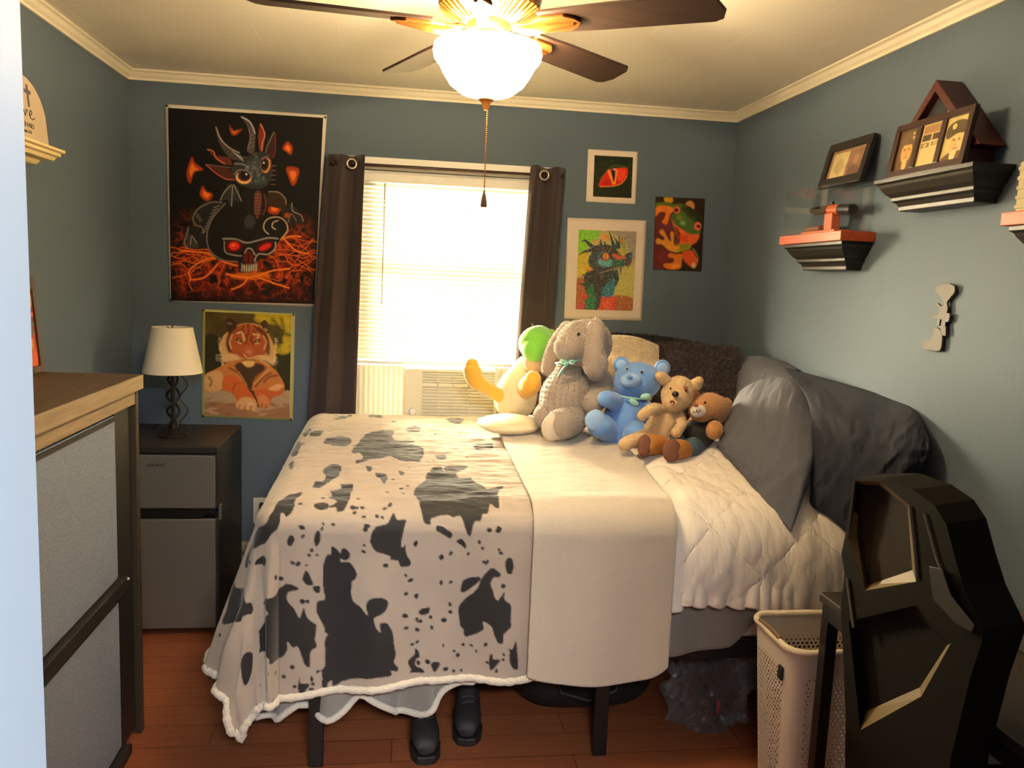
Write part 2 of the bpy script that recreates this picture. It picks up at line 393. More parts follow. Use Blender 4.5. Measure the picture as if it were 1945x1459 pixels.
for z in (AZ0+0.05, AZ0+0.12):
    kb = MB(); kb.M = Matrix.Translation((AX0+0.042, AY, z)) @ Matrix.Rotation(PI/2, 4, 'X'); kb.lathe([(0.019, -0.002), (0.018, 0.012), (0.014, 0.016)], n=20); kb.box((-0.003, -0.016, 0.014), (0.003, 0.016, 0.021)); kb.build('control_knob', m_white, ac, smooth=40)
# accordion side curtains of the unit
for (x0, x1) in ((WX0+0.012, AX0), (AX1, WX1-0.012)):
    sc_ = MB(); n = int((x1-x0)/0.012); pts = [(x0+(x1-x0)*i/n, YB+0.035+(0.006 if i % 2 else -0.006)) for i in range(n+1)]
    vs = [(x, y, z) for z in (AZ0, 1.118) for x, y in pts]; m_ = len(pts)
    sc_.add(vs, [(i, i+1, m_+i+1, m_+i) for i in range(m_-1)]); sc_.build('side_curtain', m_slat, ac)

# ------------------------------------------------------------------ curtains on a rod
m_rod = mat('dark_bronze_rod', rgb(52, 38, 34), 0.35, 0.8)
rod = thing('curtain_rod', (0.2, YB-0.07, 2.066), 'thin dark curtain rod above the window', 'curtain rod')
MB().tube([(-0.335, YB-0.07, 2.066), (0.745, YB-0.07, 2.066)], 0.0075, 12).build('pole', m_rod, rod, smooth=50)
for x in (-0.335, 0.745): MB().ell((x, YB-0.07, 2.066), (0.011, 0.011, 0.011)).build('finial', m_rod, rod, smooth=180)
for x in (-0.30, 0.71): MB().tube([(x, YB, 2.066), (x, YB-0.07, 2.066)], 0.005, 8).build('bracket', m_rod, rod)
m_curt = mat('dark_brown_curtain_fabric', rgb(50, 37, 40), 0.85, bump=(400, 0.25, 0.002), sheen=0.15)
m_ring = mat('brushed_nickel', rgb(190, 180, 165), 0.3, 1.0)
def curtain(name, label, top, bot, zb, folds, ringx, side):
    r = thing(name, ((top[0]+top[1])/2, YB-0.07, zb), label, 'curtain', None)
    Z = np.linspace(2.105, zb, 60); n = 90; V = np.zeros((60, n, 3))
    for i, z in enumerate(Z):
        t = i/59; x0 = top[0]+(bot[0]-top[0])*t**0.8; x1 = top[1]+(bot[1]-top[1])*t**0.8
        u = np.linspace(0, 1, n)
        amp = 0.027*(1-0.25*t)
        V[i, :, 0] = x0+(x1-x0)*u+0.006*np.sin(u*folds*4*PI+1.0)*t
        V[i, :, 1] = YB-0.07+amp*np.sin(u*folds*2*PI+(0.4*math.sin(3*t)))*(-1 if side else 1)
        V[i, :, 2] = z+0.004*np.sin(u*9)
    me = grid_mesh('cloth_panel', V); o = link('cloth_panel', me, m_curt, r, smooth=180)
    so = o.modifiers.new('thick', 'SOLIDIFY'); so.thickness = 0.003
    for x, y in ringx:
        g = MB(); g.M = Matrix.Translation((x, y, 2.062)) @ Matrix.Rotation(PI/2, 4, 'X')
        g.tube([(0.021*math.cos(a*PI/12), 0.021*math.sin(a*PI/12), 0) for a in range(24)], 0.0045, 8, closed=True)
        g.build('grommet', m_ring, r, smooth=180)
    return r
curtain('curtain', 'dark brown grommet curtain hanging left of the window', (-0.355, -0.185), (-0.47, -0.215), 0.30, 1.75, [(-0.245, YB-0.104)], 0)
curtain('curtain', 'dark brown grommet curtain hanging right of the window', (0.595, 0.765), (0.54, 0.735), 0.75, 1.75, [(0.655, YB-0.104)], 1)

# ------------------------------------------------------------------ ceiling fan with a lit bowl
m_bronze = mat('oil_rubbed_bronze', rgb(92, 60, 36), 0.28, 0.85)
m_bronze2 = mat('antique_bronze', rgb(150, 95, 45), 0.3, 0.7)
m_blade = wood('dark_walnut_blade', rgb(34, 22, 19), rgb(54, 34, 27), 'X', 1.0, 0.5, 0.3)
FX, FY, FZ = 0.212, 2.27, 2.235
fan = thing('ceiling_fan', (FX, FY, ZC), 'five blade dark ceiling fan with a glowing white glass bowl', 'ceiling fan')
MB().lathe([(0.075, 0.0), (0.078, -0.03), (0.06, -0.045)], (FX, FY, ZC), 40).build('canopy', m_bronze, fan, smooth=35)
hs = MB().lathe([(0.06, -0.03), (0.12, -0.045), (0.138, -0.07), (0.14, -0.125), (0.135, -0.145), (0.105, -0.165), (0.07, -0.185), (0.062, -0.19)], (FX, FY, ZC), 48)
hs.build('motor_housing', m_bronze, fan, smooth=40)
rb = MB()
for k in range(40):
    a = 2*PI*k/40
    rb.tube([(FX+r*math.cos(a), FY+r*math.sin(a), ZC+z) for r, z in ((0.132, -0.150), (0.106, -0.168), (0.073, -0.187))], 0.004, 5)
rb.build('motor_vent_ribs', m_bronze2, fan)
MB().lathe([(0.058, -0.18), (0.06, -0.2), (0.052, -0.215), (0.055, -0.225), (0.05, -0.235)], (FX, FY, ZC), 36).build('light_fitter', m_bronze2, fan, smooth=35)
for k in range(5):
    ang = -PI/2+math.radians(72*k)-(-0.221)*-1
    M = Matrix.Translation((FX, FY, FZ)) @ Matrix.Rotation(ang, 4, 'Z') @ Matrix.Rotation(math.radians(-11), 4, 'X')
    b = MB(); b.M = M
    out = [(0.155, -0.052), (0.30, -0.060), (0.58, -0.066), (0.604, -0.045), (0.622, 0.02), (0.612, 0.055), (0.59, 0.066), (0.30, 0.060), (0.155, 0.052)]
    b.prism(out, 'Z', -0.004, 0.004); bl_ = b.build('blade', m_blade, fan, bevel=0.0015)
    ir = MB(); ir.M = M
    ir.prism([(0.07, -0.018), (0.12, -0.014), (0.16, -0.036), (0.225, -0.038), (0.25, -0.02), (0.262, 0), (0.25, 0.02), (0.225, 0.038), (0.16, 0.036), (0.12, 0.014), (0.07, 0.018)], 'Z', -0.012, -0.004)
    ir.tube([(0.075, 0, -0.008), (0.12, 0, -0.022), (0.17, 0, -0.018), (0.245, 0, -0.012)], [0.012, 0.013, 0.012, 0.006], 8)
    ir.build('blade_bracket', m_bronze2, fan, bevel=0.002)
# bowl
m_bowl = bpy.data.materials.new('lit_frosted_glass'); m_bowl.use_nodes = True
pb = bsdf(m_bowl); pb.inputs['Base Color'].default_value = (*rgb(250, 240, 215), 1); pb.inputs['Roughness'].default_value = 0.35
pb.inputs['Emission Color'].default_value = (1.0, 0.75, 0.41, 1); pb.inputs['Emission Strength'].default_value = 88.0
bowl = MB().lathe([(0.136, -0.038), (0.139, -0.020), (0.144, -0.022), (0.147, -0.04), (0.143, -0.056), (0.128, -0.075), (0.118, -0.095), (0.100, -0.122), (0.07, -0.144), (0.03, -0.155), (0.0, -0.157), (0.03, -0.151), (0.07, -0.140), (0.098, -0.118), (0.115, -0.092), (0.125, -0.073), (0.138, -0.052), (0.136, -0.038)], (FX, FY, 2.205), 48)
bowl.build('glass_bowl', m_bowl, fan, smooth=60)
MB().lathe([(0.0, -0.0), (0.021, -0.002), (0.022, -0.007), (0.013, -0.014), (0.008, -0.028), (0.006, -0.034), (0.0, -0.034)], (FX, FY, 2.052), 24).build('finial', m_bronze2, fan, smooth=40)
ch = MB()
zz = 2.02; k = 0
while zz > 1.80:
    ch.ell((FX+0.004, FY, zz), (0.0022, 0.0022, 0.0026), n=6, m=4); zz -= 0.0056; k += 1
ch.tube([(FX+0.004, FY, 2.02), (FX+0.004, FY, 1.80)], 0.0007, 4)
pc = ch.build('pull_chain', m_bronze2, fan)
MB().lathe([(0.002, 0.0), (0.006, -0.018), (0.0085, -0.034), (0.0085, -0.045), (0.0, -0.045)], (FX+0.004, FY, 1.805), 14).build('chain_pull', mat('dark_wood_pull', rgb(60, 34, 22), 0.5), fan, smooth=50)
# three bulbs above the rim of the bowl
for k in range(3):
    a = 2*PI*k/3+0.5; bx_, by_ = FX+0.085*math.cos(a), FY+0.085*math.sin(a)
    bb = MB(); bb.tube([(FX+0.05*math.cos(a), FY+0.05*math.sin(a), 2.205), (bx_, by_, 2.19)], 0.012, 10); bb.build('bulb_socket', m_bronze2, fan)
    lp = bpy.data.lights.new('bulb_light', 'POINT'); lp.energy = 42.0; lp.color = (1.0, 0.75, 0.41); lp.shadow_soft_size = 0.02
    lo = bpy.data.objects.new('bulb_light', lp); C.objects.link(lo); lo.location = (FX+0.108*math.cos(a), FY+0.108*math.sin(a), 2.186); lo.parent = fan; lo.matrix_parent_inverse = Matrix.Translation(fan.location).inverted()

# ------------------------------------------------------------------ tall fabric-drawer dresser by the left wall
m_dtop = wood('rustic_grey_brown_wood', rgb(136, 116, 90), rgb(172, 150, 118), 'Y', 1.0, 0.5, 0.35)
m_black = mat('black_powder_coat', rgb(30, 28, 28), 0.5, 0.0)
m_linen = mat('grey_linen_fabric', rgb(128, 138, 156), 0.9, noise=(260, 0.4), bump=(260, 0.4, 0.002))
DY0, DY1, DX0, DX1 = 1.72, 2.73, -1.24, -0.822
dr = thing('dresser', (-1.03, 2.22, 0), 'tall dresser with wood top and grey fabric drawers by left wall', 'dresser')
m_dtop2 = wood('dark_top_wood', rgb(62, 50, 40), rgb(88, 72, 56), 'Y', 1.0, 0.6, 0.3)
tb_ = MB().box((DX0, DY0, 1.168), (DX1-0.003, DY1-0.003, 1.214)).build('top_board', m_dtop2, dr, bevel=0.002)
MB().box((DX1-0.003, DY0, 1.168), (DX1, DY1, 1.2125)).box((DX0, DY1-0.003, 1.168), (DX1-0.003, DY1, 1.2125)).build('lit_edge_band', m_dtop, tb_)  # paler strip: lamp light on the board's edge put into the colour
m_post = mat('dark_satin_post', rgb(62, 54, 44), 0.4, spec=0.5)
for y in (DY0+0.015, DY1-0.04):
    for x in (DX1-0.04, DX0): MB().box((x, y, 0.0), (x+0.028, y+0.028, 1.168)).build('frame_post', m_post, dr, bevel=0.002)
    MB().box((DX0+0.03, y+0.008, 0.06), (DX1-0.042, y+0.02, 1.12)).build('side_panel', m_black, dr)
MB().box((DX1-0.036, DY0+0.04, 1.122), (DX1-0.014, DY1-0.04, 1.168)).build('front_apron', m_dtop, dr, bevel=0.002)
MB().box((DX0+0.03, 2.545, 0.03), (-0.852, DY1-0.042, 1.12)).build('front_filler', m_black, dr)
for k, (z0, z1) in enumerate(((0.60, 1.112), (0.045, 0.548))):
    d = MB().box((DX0+0.03, DY0+0.05, z0), (-0.847, 2.54, z1)).build('drawer', m_linen, dr, bevel=0.006)
    MB().box((-0.847, DY0+0.06, z1-0.016), (-0.843, 2.53, z1-0.004)).build('drawer_seam', m_black, d)
MB().box((-0.86, DY0+0.05, 0.552), (-0.828, 2.575, 0.596)).build('cross_rail', m_black, dr, bevel=0.003)
rk = MB(); rk.ell((-0.826, 2.56, 0.590), (0.006, 0.006, 0.006), n=10, m=8); rk.build('rail_screw', mat('dull_steel', (0.4, 0.4, 0.42), 0.35, 1.0), dr, smooth=180)
MB().box((-0.86, DY0+0.05, 0.0), (-0.828, 2.575, 0.035)).build('cross_rail', m_black, dr, bevel=0.003)

# framed colourful picture leaning on the dresser top
m_dkframe = mat('dark_brown_frame', rgb(66, 44, 34), 0.5)
pf = thing('framed_picture', (-1.16, 2.55, 1.214), 'dark framed colourful picture leaning on left wall above dresser', 'picture')
M0 = Matrix.Translation((-1.122, 0, 1.216)) @ Matrix.Rotation(math.radians(-4.5), 4, 'Y')
b = MB(); b.M = M0
y0, y1, hh, fw = 2.30, 2.715, 0.30, 0.022
b.box((-0.006, y0, 0), (0.010, y0+fw, hh)).box((-0.006, y1-fw, 0), (0.010, y1, hh)).box((-0.006, y0+fw, 0), (0.010, y1-fw, fw)).box((-0.006, y0+fw, hh-fw-0.02), (0.010, y1-fw, hh))
b.build('frame', m_dkframe, pf, bevel=0.002)
PICS = []   # colourful print filled in below with the other prints
R_, K_ = 70, 70
yy = np.linspace(y0+fw, y1-fw, K_); zz = np.linspace(hh-fw-0.02, fw, R_)
V = np.zeros((R_, K_, 3))
for i in range(R_):
    for j in range(K_): V[i, j] = M0 @ Vector((0.004, yy[j], zz[i]))
U, T = np.meshgrid(np.linspace(0, 6, K_), np.linspace(0, 6, R_))
n1 = fbm(U, T, 3); n2 = fbm(U+9, T+4, 8); n3 = fbm(U*2, T*2, 21)
pal = np.array([rgb(60, 90, 60), rgb(180, 60, 40), rgb(235, 130, 50), rgb(200, 190, 120), rgb(90, 120, 110), rgb(120, 40, 30)])
col = pal[np.clip((n1*14).astype(int) % 6, 0, 5)]*(0.6+0.6*n3[..., None])
low = np.clip((T-4.0)/1.2, 0, 1)[..., None]; col = col*(1-low)+np.array(rgb(225, 95, 40))*low
link('print', grid_mesh('print', V, col), paint_mat('colourful_print'), pf)

# ------------------------------------------------------------------ mini fridge
m_blk = mat('black_textured_steel', rgb(34, 31, 30), 0.45, bump=(200, 0.1, 0.001))
m_silver = mat('brushed_silver_door', rgb(118, 114, 108), 0.5, 0.5, noise=(3, 0.05))
FXL, FXR, FY0, FY1 = -1.232, -0.748, 3.45, 3.965
fg = thing('mini_fridge', (-0.99, 3.7, 0), 'two door silver and black mini fridge against back wall', 'fridge')
MB().box((FXL, FY0+0.045, 0.02), (FXR, FY1, 0.82)).build('cabinet', m_blk, fg, bevel=0.006)
MB().box((FXL, FY0+0.002, 0.79), (FXR, FY0+0.05, 0.822)).build('top_trim', m_blk, fg, bevel=0.005)
for nm, z0, z1 in (('freezer_door', 0.553, 0.787), ('fridge_door', 0.025, 0.513)):
    d = MB().box((FXL, FY0+0.012, z0), (FXR, FY0+0.045, z1)).build(nm, m_blk, fg, bevel=0.004)
    MB().box((FXL+0.004, FY0, z0+0.003), (FXR-0.012, FY0+0.016, z1-0.003)).build('door_skin', m_silver, d, bevel=0.004)
MB().prism([(FXL+0.003, 0.512), (FXR-0.07, 0.512), (FXR-0.055, 0.528), (FXR-0.012, 0.530), (FXR-0.012, 0.552), (FXL+0.003, 0.552)], 'Y', FY0+0.004, FY0+0.06).build('recessed_handle', mat('gloss_black_plastic', (0.008, 0.008, 0.008), 0.3), fg, bevel=0.002)
for x in (FXL+0.05, FXR-0.05):
    for y in (FY0+0.07, FY1-0.05): MB().lathe([(0.018, 0), (0.018, 0.022)], (x, y, 0), 14).build('foot', m_black, fg)
hg = MB().box((FXR-0.002, FY0+0.02, 0.50), (FXR+0.006, FY0+0.05, 0.565)).build('hinge_cover', mat('grey_plastic', rgb(90, 90, 85), 0.5), fg, bevel=0.002)
def text(name, body, loc, size, m, parent, rot=(PI/2, 0, 0), shear=0.0, ext=0.0006, bold=0.0, align='CENTER'):
    cu = bpy.data.curves.new(name, 'FONT'); cu.body = body; cu.size = size; cu.shear = shear; cu.extrude = ext; cu.offset = bold; cu.align_x = align; cu.align_y = 'CENTER'
    tmp = bpy.data.objects.new(name, cu); C.objects.link(tmp); tmp.location = loc; tmp.rotation_euler = rot
    bpy.context.view_layer.update()
    me = bpy.data.meshes.new_from_object(tmp.evaluated_get(bpy.context.evaluated_depsgraph_get())); me.name = name
    mw = tmp.matrix_world.copy(); bpy.data.objects.remove(tmp); me.transform(mw)
    return link(name, me, m, parent)
m_ink = mat('dark_ink', rgb(40, 38, 36), 0.6)
text('door_lettering', 'GALANZ', (-0.996, FY0-0.0004, 0.742), 0.0175, m_ink, fg, shear=0.25, bold=0.0005)

# ------------------------------------------------------------------ table lamp on the fridge
m_iron = mat('black_wrought_iron', rgb(36, 30, 27), 0.5, 0.4)
m_shade = mat('cream_linen_shade', rgb(236, 222, 196), 0.85, bump=(300, 0.15, 0.001))
LX, LY, LZ = -0.985, 3.68, 0.822
lm = thing('table_lamp', (LX, LY, LZ), 'table lamp with cream shade and twisted iron stem on fridge', 'lamp')
MB().lathe([(0.0, 0), (0.062, 0), (0.062, 0.006), (0.03, 0.014), (0.012, 0.03), (0.010, 0.05), (0.0, 0.05)], (LX, LY, LZ), 32).build('base', m_iron, lm, smooth=40)
MB().tube([(LX, LY, LZ+0.02), (LX, LY, LZ+0.31)], 0.0085, 12).build('stem', m_iron, lm, smooth=50)
for ph in (0, PI):
    MB().tube([(LX+0.027*math.cos(ph+t*0.24)*(0.55+0.45*math.sin(PI*t/45)), LY+0.027*math.sin(ph+t*0.24)*(0.55+0.45*math.sin(PI*t/45)), LZ+0.03+t*0.0055) for t in range(46)], 0.0055, 8).build('twisted_rod', m_iron, lm, smooth=60)
cu = MB()
cu.tube([(LX+0.03+0.032*math.sin(t*PI/14)**2*(1 if t < 14 else 1), LY-0.005, LZ+0.055+t*0.0082) for t in range(29)], 0.0028, 6)
for s in (-1, 1):
    cu.tube([(LX+s*(0.05+0.02*math.cos(t/12*PI*1.6)), LY-0.02, LZ+0.02+0.02*math.sin(t/12*PI*1.6)+0.012) for t in range(13)], 0.0028, 6)
cu.build('scroll', m_iron, lm, smooth=60)
sh = MB(); n = 48; vs = []; fs = []
for z, r in ((1.102-LZ, 0.124), (1.2-LZ, 0.104), (1.3-LZ, 0.084), (1.3-LZ, 0.081), (1.2-LZ, 0.101), (1.104-LZ, 0.121)):
    vs += [(LX+r*math.cos(2*PI*k/n), LY+r*math.sin(2*PI*k/n), LZ+z) for k in range(n)]
for i in range(6):
    j = (i+1) % 6
    for k in range(n): fs.append((i*n+k, i*n+(k+1) % n, j*n+(k+1) % n, j*n+k))
sh.add(vs, fs); sh.build('lamp_shade', m_shade, lm, smooth=50)
hp = MB()
for a in (0, 2*PI/3, 4*PI/3): hp.tube([(LX, LY, 1.285), (LX+0.082*math.cos(a), LY+0.082*math.sin(a), 1.296)], 0.002, 5)
hp.tube([(LX, LY, 1.12), (LX, LY, 1.31)], 0.003, 6); hp.build('shade_harp', m_iron, lm)

# ------------------------------------------------------------------ wall outlet with a plug
m_plate = mat('ivory_plastic', rgb(222, 214, 196), 0.4)
ou = thing('wall_outlet', (-0.655, YB, 0.39), 'white wall outlet with black plug beside the cow print blanket', 'outlet')
MB().box((-0.700, YB-0.006, 0.325), (-0.606, YB, 0.452)).build('cover_plate', m_plate, ou, bevel=0.002)
for z in (0.36, 0.417): MB().box((-0.671, YB-0.008, z-0.016), (-0.635, YB-0.005, z+0.016)).build('socket', m_plate, ou, bevel=0.003)
pg = MB().box((-0.667, YB-0.035, 0.405), (-0.639, YB-0.008, 0.43)); pg.tube([(-0.653, YB-0.03, 0.41), (-0.655, YB-0.035, 0.36), (-0.64, YB-0.03, 0.28), (-0.62, YB-0.028, 0.25)], 0.004, 8); pg.build('plug', m_black, ou)

# ------------------------------------------------------------------ wall shelves
def shelf(name, label, cat, wall, y0, y1, ztop, depth, levels, m, board=None):
    """levels: (set-back from the front and ends, height below the top); wall: X of the wall, the shelf grows into the room"""
    s = -1 if wall > 0 else 1
    r = thing(name, (wall, (y0+y1)/2, ztop), label, cat)
    vs = []; fs = []
    for d, z in levels:
        xf = wall+s*(depth-d)
        vs += [(wall, y0+d, ztop-z), (xf, y0+d, ztop-z), (xf, y1-d, ztop-z), (wall, y1-d, ztop-z)]
    n = len(levels)
    for i in range(n-1):
        for k in range(4): fs.append((4*i+k, 4*i+(k+1) % 4, 4*i+4+(k+1) % 4, 4*i+4+k))
    fs.append((0, 1, 2, 3)); fs.append((4*n-4, 4*n-1, 4*n-2, 4*n-3))
    MB().add(vs, fs).build('corbel', m, r, bevel=0.0015)
    if board:
        o, t, bm_ = board
        MB().box((min(wall, wall+s*(depth+o)), y0-o, ztop), (max(wall, wall+s*(depth+o)), y1+o, ztop+t)).build('top_board', bm_, r, bevel=0.002)
    return r
m_shblk = mat('satin_black_shelf', rgb(28, 24, 22), 0.4, spec=0.4)
m_orange = wood('orange_stained_wood', rgb(158, 64, 30), rgb(184, 82, 40), 'Y', 1.0, 0.45, 0.4)
LV = [(0.0, 0.0), (0.0, 0.012), (0.008, 0.018), (0.012, 0.026), (0.026, 0.046), (0.040, 0.058), (0.040, 0.068), (0.050, 0.074), (0.058, 0.086), (0.058, 0.098), (0.062, 0.1)]
shelf('wall_shelf', 'small black wall shelf with orange board under clear display case', 'shelf', XR, 2.70, 3.14, 1.748, 0.118, LV, m_shblk, (0.014, 0.034, m_orange))
shelf('wall_shelf', 'black stepped wall shelf carrying the triple photo frame', 'shelf', XR, 2.05, 2.515, 1.931, 0.13, LV, m_shblk)
shelf('wall_shelf', 'black wall shelf with orange board cut by right picture edge', 'shelf', XR, 1.45, 1.905, 1.752, 0.118, LV, m_shblk, (0.014, 0.034, m_orange))
m_cream = mat('cream_painted_wood', rgb(236, 214, 160), 0.5)
shelf('wall_shelf', 'white stepped ledge shelf on left wall under the arched plaque', 'shelf', XL, 2.42, 2.935, 1.926, 0.135, [(0.0, 0.0), (0.0, 0.009), (0.010, 0.012), (0.010, 0.022), (0.020, 0.026), (0.026, 0.038), (0.055, 0.04), (0.06, 0.05), (0.066, 0.056), (0.09, 0.058), (0.092, 0.066), (0.11, 0.085)], m_cream)

# arched memorial plaque on the white shelf
m_plq = mat('pale_memorial_plaque', rgb(205, 185, 160), 0.6)
pq = thing('memorial_plaque', (-1.19, 2.81, 1.926), 'arched pale plaque with grey cross on white shelf', 'plaque')
pts = []
cy, hw, zb, zt, zs = 2.81, 0.155, 0.0, 0.213, 0.09
for a in range(0, 25):
    an = PI*a/24; pts.append((cy+hw*math.cos(an), zs+(zt-zs)*math.sin(an)))
pts = [(cy+hw, 0.0)]+pts+[(cy-hw, 0.0)]
Mq = Matrix.Translation((-1.185, 0, 1.927)) @ Matrix.Rotation(math.radians(-5), 4, 'Y')
b = MB(); b.M = Mq; b.prism(pts, 'X', -0.008, 0.008); b.build('slab', m_plq, pq, bevel=0.002)
cx_ = MB(); cx_.M = Mq; cx_.prism([(cy+0.035+u, 0.150+w) for u, w in ((-0.006, -0.032), (0.006, -0.032), (0.006, 0.008), (0.022, 0.008), (0.022, 0.020), (0.006, 0.020), (0.006, 0.036), (-0.006, 0.036), (-0.006, 0.020), (-0.022, 0.020), (-0.022, 0.008), (-0.006, 0.008))], 'X', 0.0078, 0.0092)
cx_.build('cross', mat('grey_cross_paint', rgb(92, 86, 92), 0.6), pq)
def wall_text(name, body, M, y, z, size, m, parent, shear=0.0, bold=0.0):
    o = text(name, body, (0, 0, 0), size, m, None, (0, 0, 0), shear, 0.0003, bold)
    o.data.transform(M @ Matrix.Translation((0.0086, y, z)) @ Matrix(((0, 0, 1, 0), (1, 0, 0, 0), (0, 1, 0, 0), (0, 0, 0, 1))))
    o.parent = parent; o.matrix_parent_inverse = Matrix.Translation(parent.location).inverted()
    return o
sl2 = MB(); sl2.M = Mq
for P in ([(-.085, .118), (-.078, .132), (-.088, .136), (-.094, .12), (-.092, .095), (-.098, .082), (-.106, .086), (-.098, .092), (-.08, .083), (-.064, .086)], [(-.040, .106), (-.054, .104), (-.058, .090), (-.048, .082), (-.037, .090), (-.038, .104), (-.030, .102), (-.014, .104)], [(-.014, .106), (-.006, .100), (-.002, .084), (.006, .092), (.010, .106), (.020, .102)], [(.030, .092), (.046, .096), (.050, .104), (.042, .108), (.032, .098), (.034, .084), (.048, .080), (.068, .088)]):
    sl2.tube([(0.0086, cy+u, w) for u, w in P], 0.0016, 5)
sl2.build('script_lettering', m_ink, pq, smooth=180)
wall_text('small_lettering', 'NEVER FAILS', Mq, cy-0.004, 0.058, 0.021, m_ink, pq)
wall_text('small_lettering', '1 Corinthians 13:8', Mq, cy-0.022, 0.037, 0.014, m_ink, pq)

# ------------------------------------------------------------------ bed
m_bframe = mat('black_steel_frame', rgb(24, 22, 22), 0.45, 0.2)
m_matt = mat('white_mattress_knit', rgb(216, 206, 190), 0.85, bump=(120, 0.2, 0.002))
BX0, BX1, BY0, BY1 = -0.36, 1.625, 2.455, 3.875
bed = thing('bed', (0.63, 3.2, 0), 'black metal platform bed frame on legs under the bedding', 'bed')
rails = MB().box((BX0, BY0, 0.335), (BX1, BY0+0.03, 0.385)).box((BX0, BY1-0.03, 0.335), (BX1, BY1, 0.385)).box((BX0, BY0, 0.335), (BX0+0.03, BY1, 0.385)).box((BX1-0.03, BY0, 0.335), (BX1, BY1, 0.385)).box((BX0, (BY0+BY1)/2-0.015, 0.335), (BX1, (BY0+BY1)/2+0.015, 0.38))
rails.build('side_rails', m_bframe, bed)
sl = MB()
for k in range(9):
    x = BX0+0.1+k*0.22; sl.box((x, BY0+0.03, 0.365), (x+0.03, BY1-0.03, 0.383))
sl.build('slats', m_bframe, bed)
for x in (-0.262, 0.665, 1.56):
    for y in (BY0, (BY0+BY1)/2-0.02, BY1-0.04): MB().box((x, y, 0), (x+0.046, y+0.03, 0.336)).build('leg', m_bframe, bed, bevel=0.003)
mt = MB().box((BX0+0.01, BY0+0.012, 0.388), (BX1-0.01, BY1-0.005, 0.83))
tag(mt.build('mattress', m_matt, bevel=0.05, seg=5, smooth=40), 'white mattress edge showing between grey blanket and bed rail', 'mattress')

def drape(A, B, xf, yn, r, ztop, flare_n, flare_f, seed, wr_top, fold_n, xh=None, gather=0.85):
    """cloth lying flat at (A, B), bent over the foot edge xf and the near edge yn of the bed; returns points"""
    da = np.maximum(0, xf-A) if xf is not None else np.zeros_like(A)
    db = np.maximum(0, yn-B)
    d = np.hypot(da, db); ph = np.arctan2(db, da+1e-9)
    both = (da > 0) & (db > 0)
    ux = np.where(d > 1e-9, -da/np.maximum(d, 1e-9), 0); uy = np.where(d > 1e-9, -db/np.maximum(d, 1e-9), 0)
    c = (2*ph/PI)
    fl = flare_f*(1-c)+flare_n*c
    d2 = np.where(both, d*(1-(1-gather)*np.sin(2*ph)**2), d)
    arc = r*PI/2
    th = np.minimum(d2, arc)/r
    out = r*np.sin(th); dn = r*(1-np.cos(th)); rest = np.maximum(0, d2-arc)
    out = out+rest*np.sin(fl); dn = dn+rest*np.cos(fl)
    base_x = np.where(da > 0, xf if xf is not None else 0, A); base_y = np.where(db > 0, yn, B)
    hang = np.clip(rest/0.35, 0, 1)
    # hanging folds push the cloth in and out
    along = np.where(db >= da, A, B)
    fold = fold_n*hang*(np.sin(along*17+seed)+0.6*np.sin(along*31+1.7*seed)+1.2*(fbm(along*5+seed, d*2, seed)-0.5))
    fold = fold+np.where(both, fold_n*1.6*hang*np.sin(ph*9+seed), 0)
    out = out+fold
    X = base_x+ux*out; Y = base_y+uy*out
    ztp = ztop(np.where(da > 0, xf if xf is not None else 0, A), np.maximum(B, yn))
    wr = wr_top*((fbm(A*7+3, B*26, seed, 4)-0.5)*2)*np.clip(1-rest*8, 0, 1)+wr_top*0.5*(fbm(A*16, B*40+5, seed+5)-0.5)
    Z = ztp-dn+wr
    return np.stack([X, Y, Z], -1)
def z_cow(X, Y):
    return 0.872+0.045*np.clip((Y-2.5)/1.1, 0, 1)-0.09*np.clip((Y-3.74)/0.14, 0, 1)**2
CA0, CA1, CB0, CB1 = -0.955, 0.52, 1.88, 3.885
NA, NB = 440, 580
a_ = np.linspace(CA0, CA1, NA); b_ = np.linspace(CB1, CB0, NB)
A, B = np.meshgrid(a_, b_)
B = B-0.05*np.clip((0.1-A)/0.5, 0, 1)*np.clip((2.5-B)/0.6, 0, 1)
COWARGS = dict(xf=-0.345, yn=2.485, r=0.085, ztop=z_cow, flare_n=0.0, flare_f=0.30, seed=2, wr_top=0.009, fold_n=0.012, gather=0.86)
Vc = drape(A, B, **COWARGS)
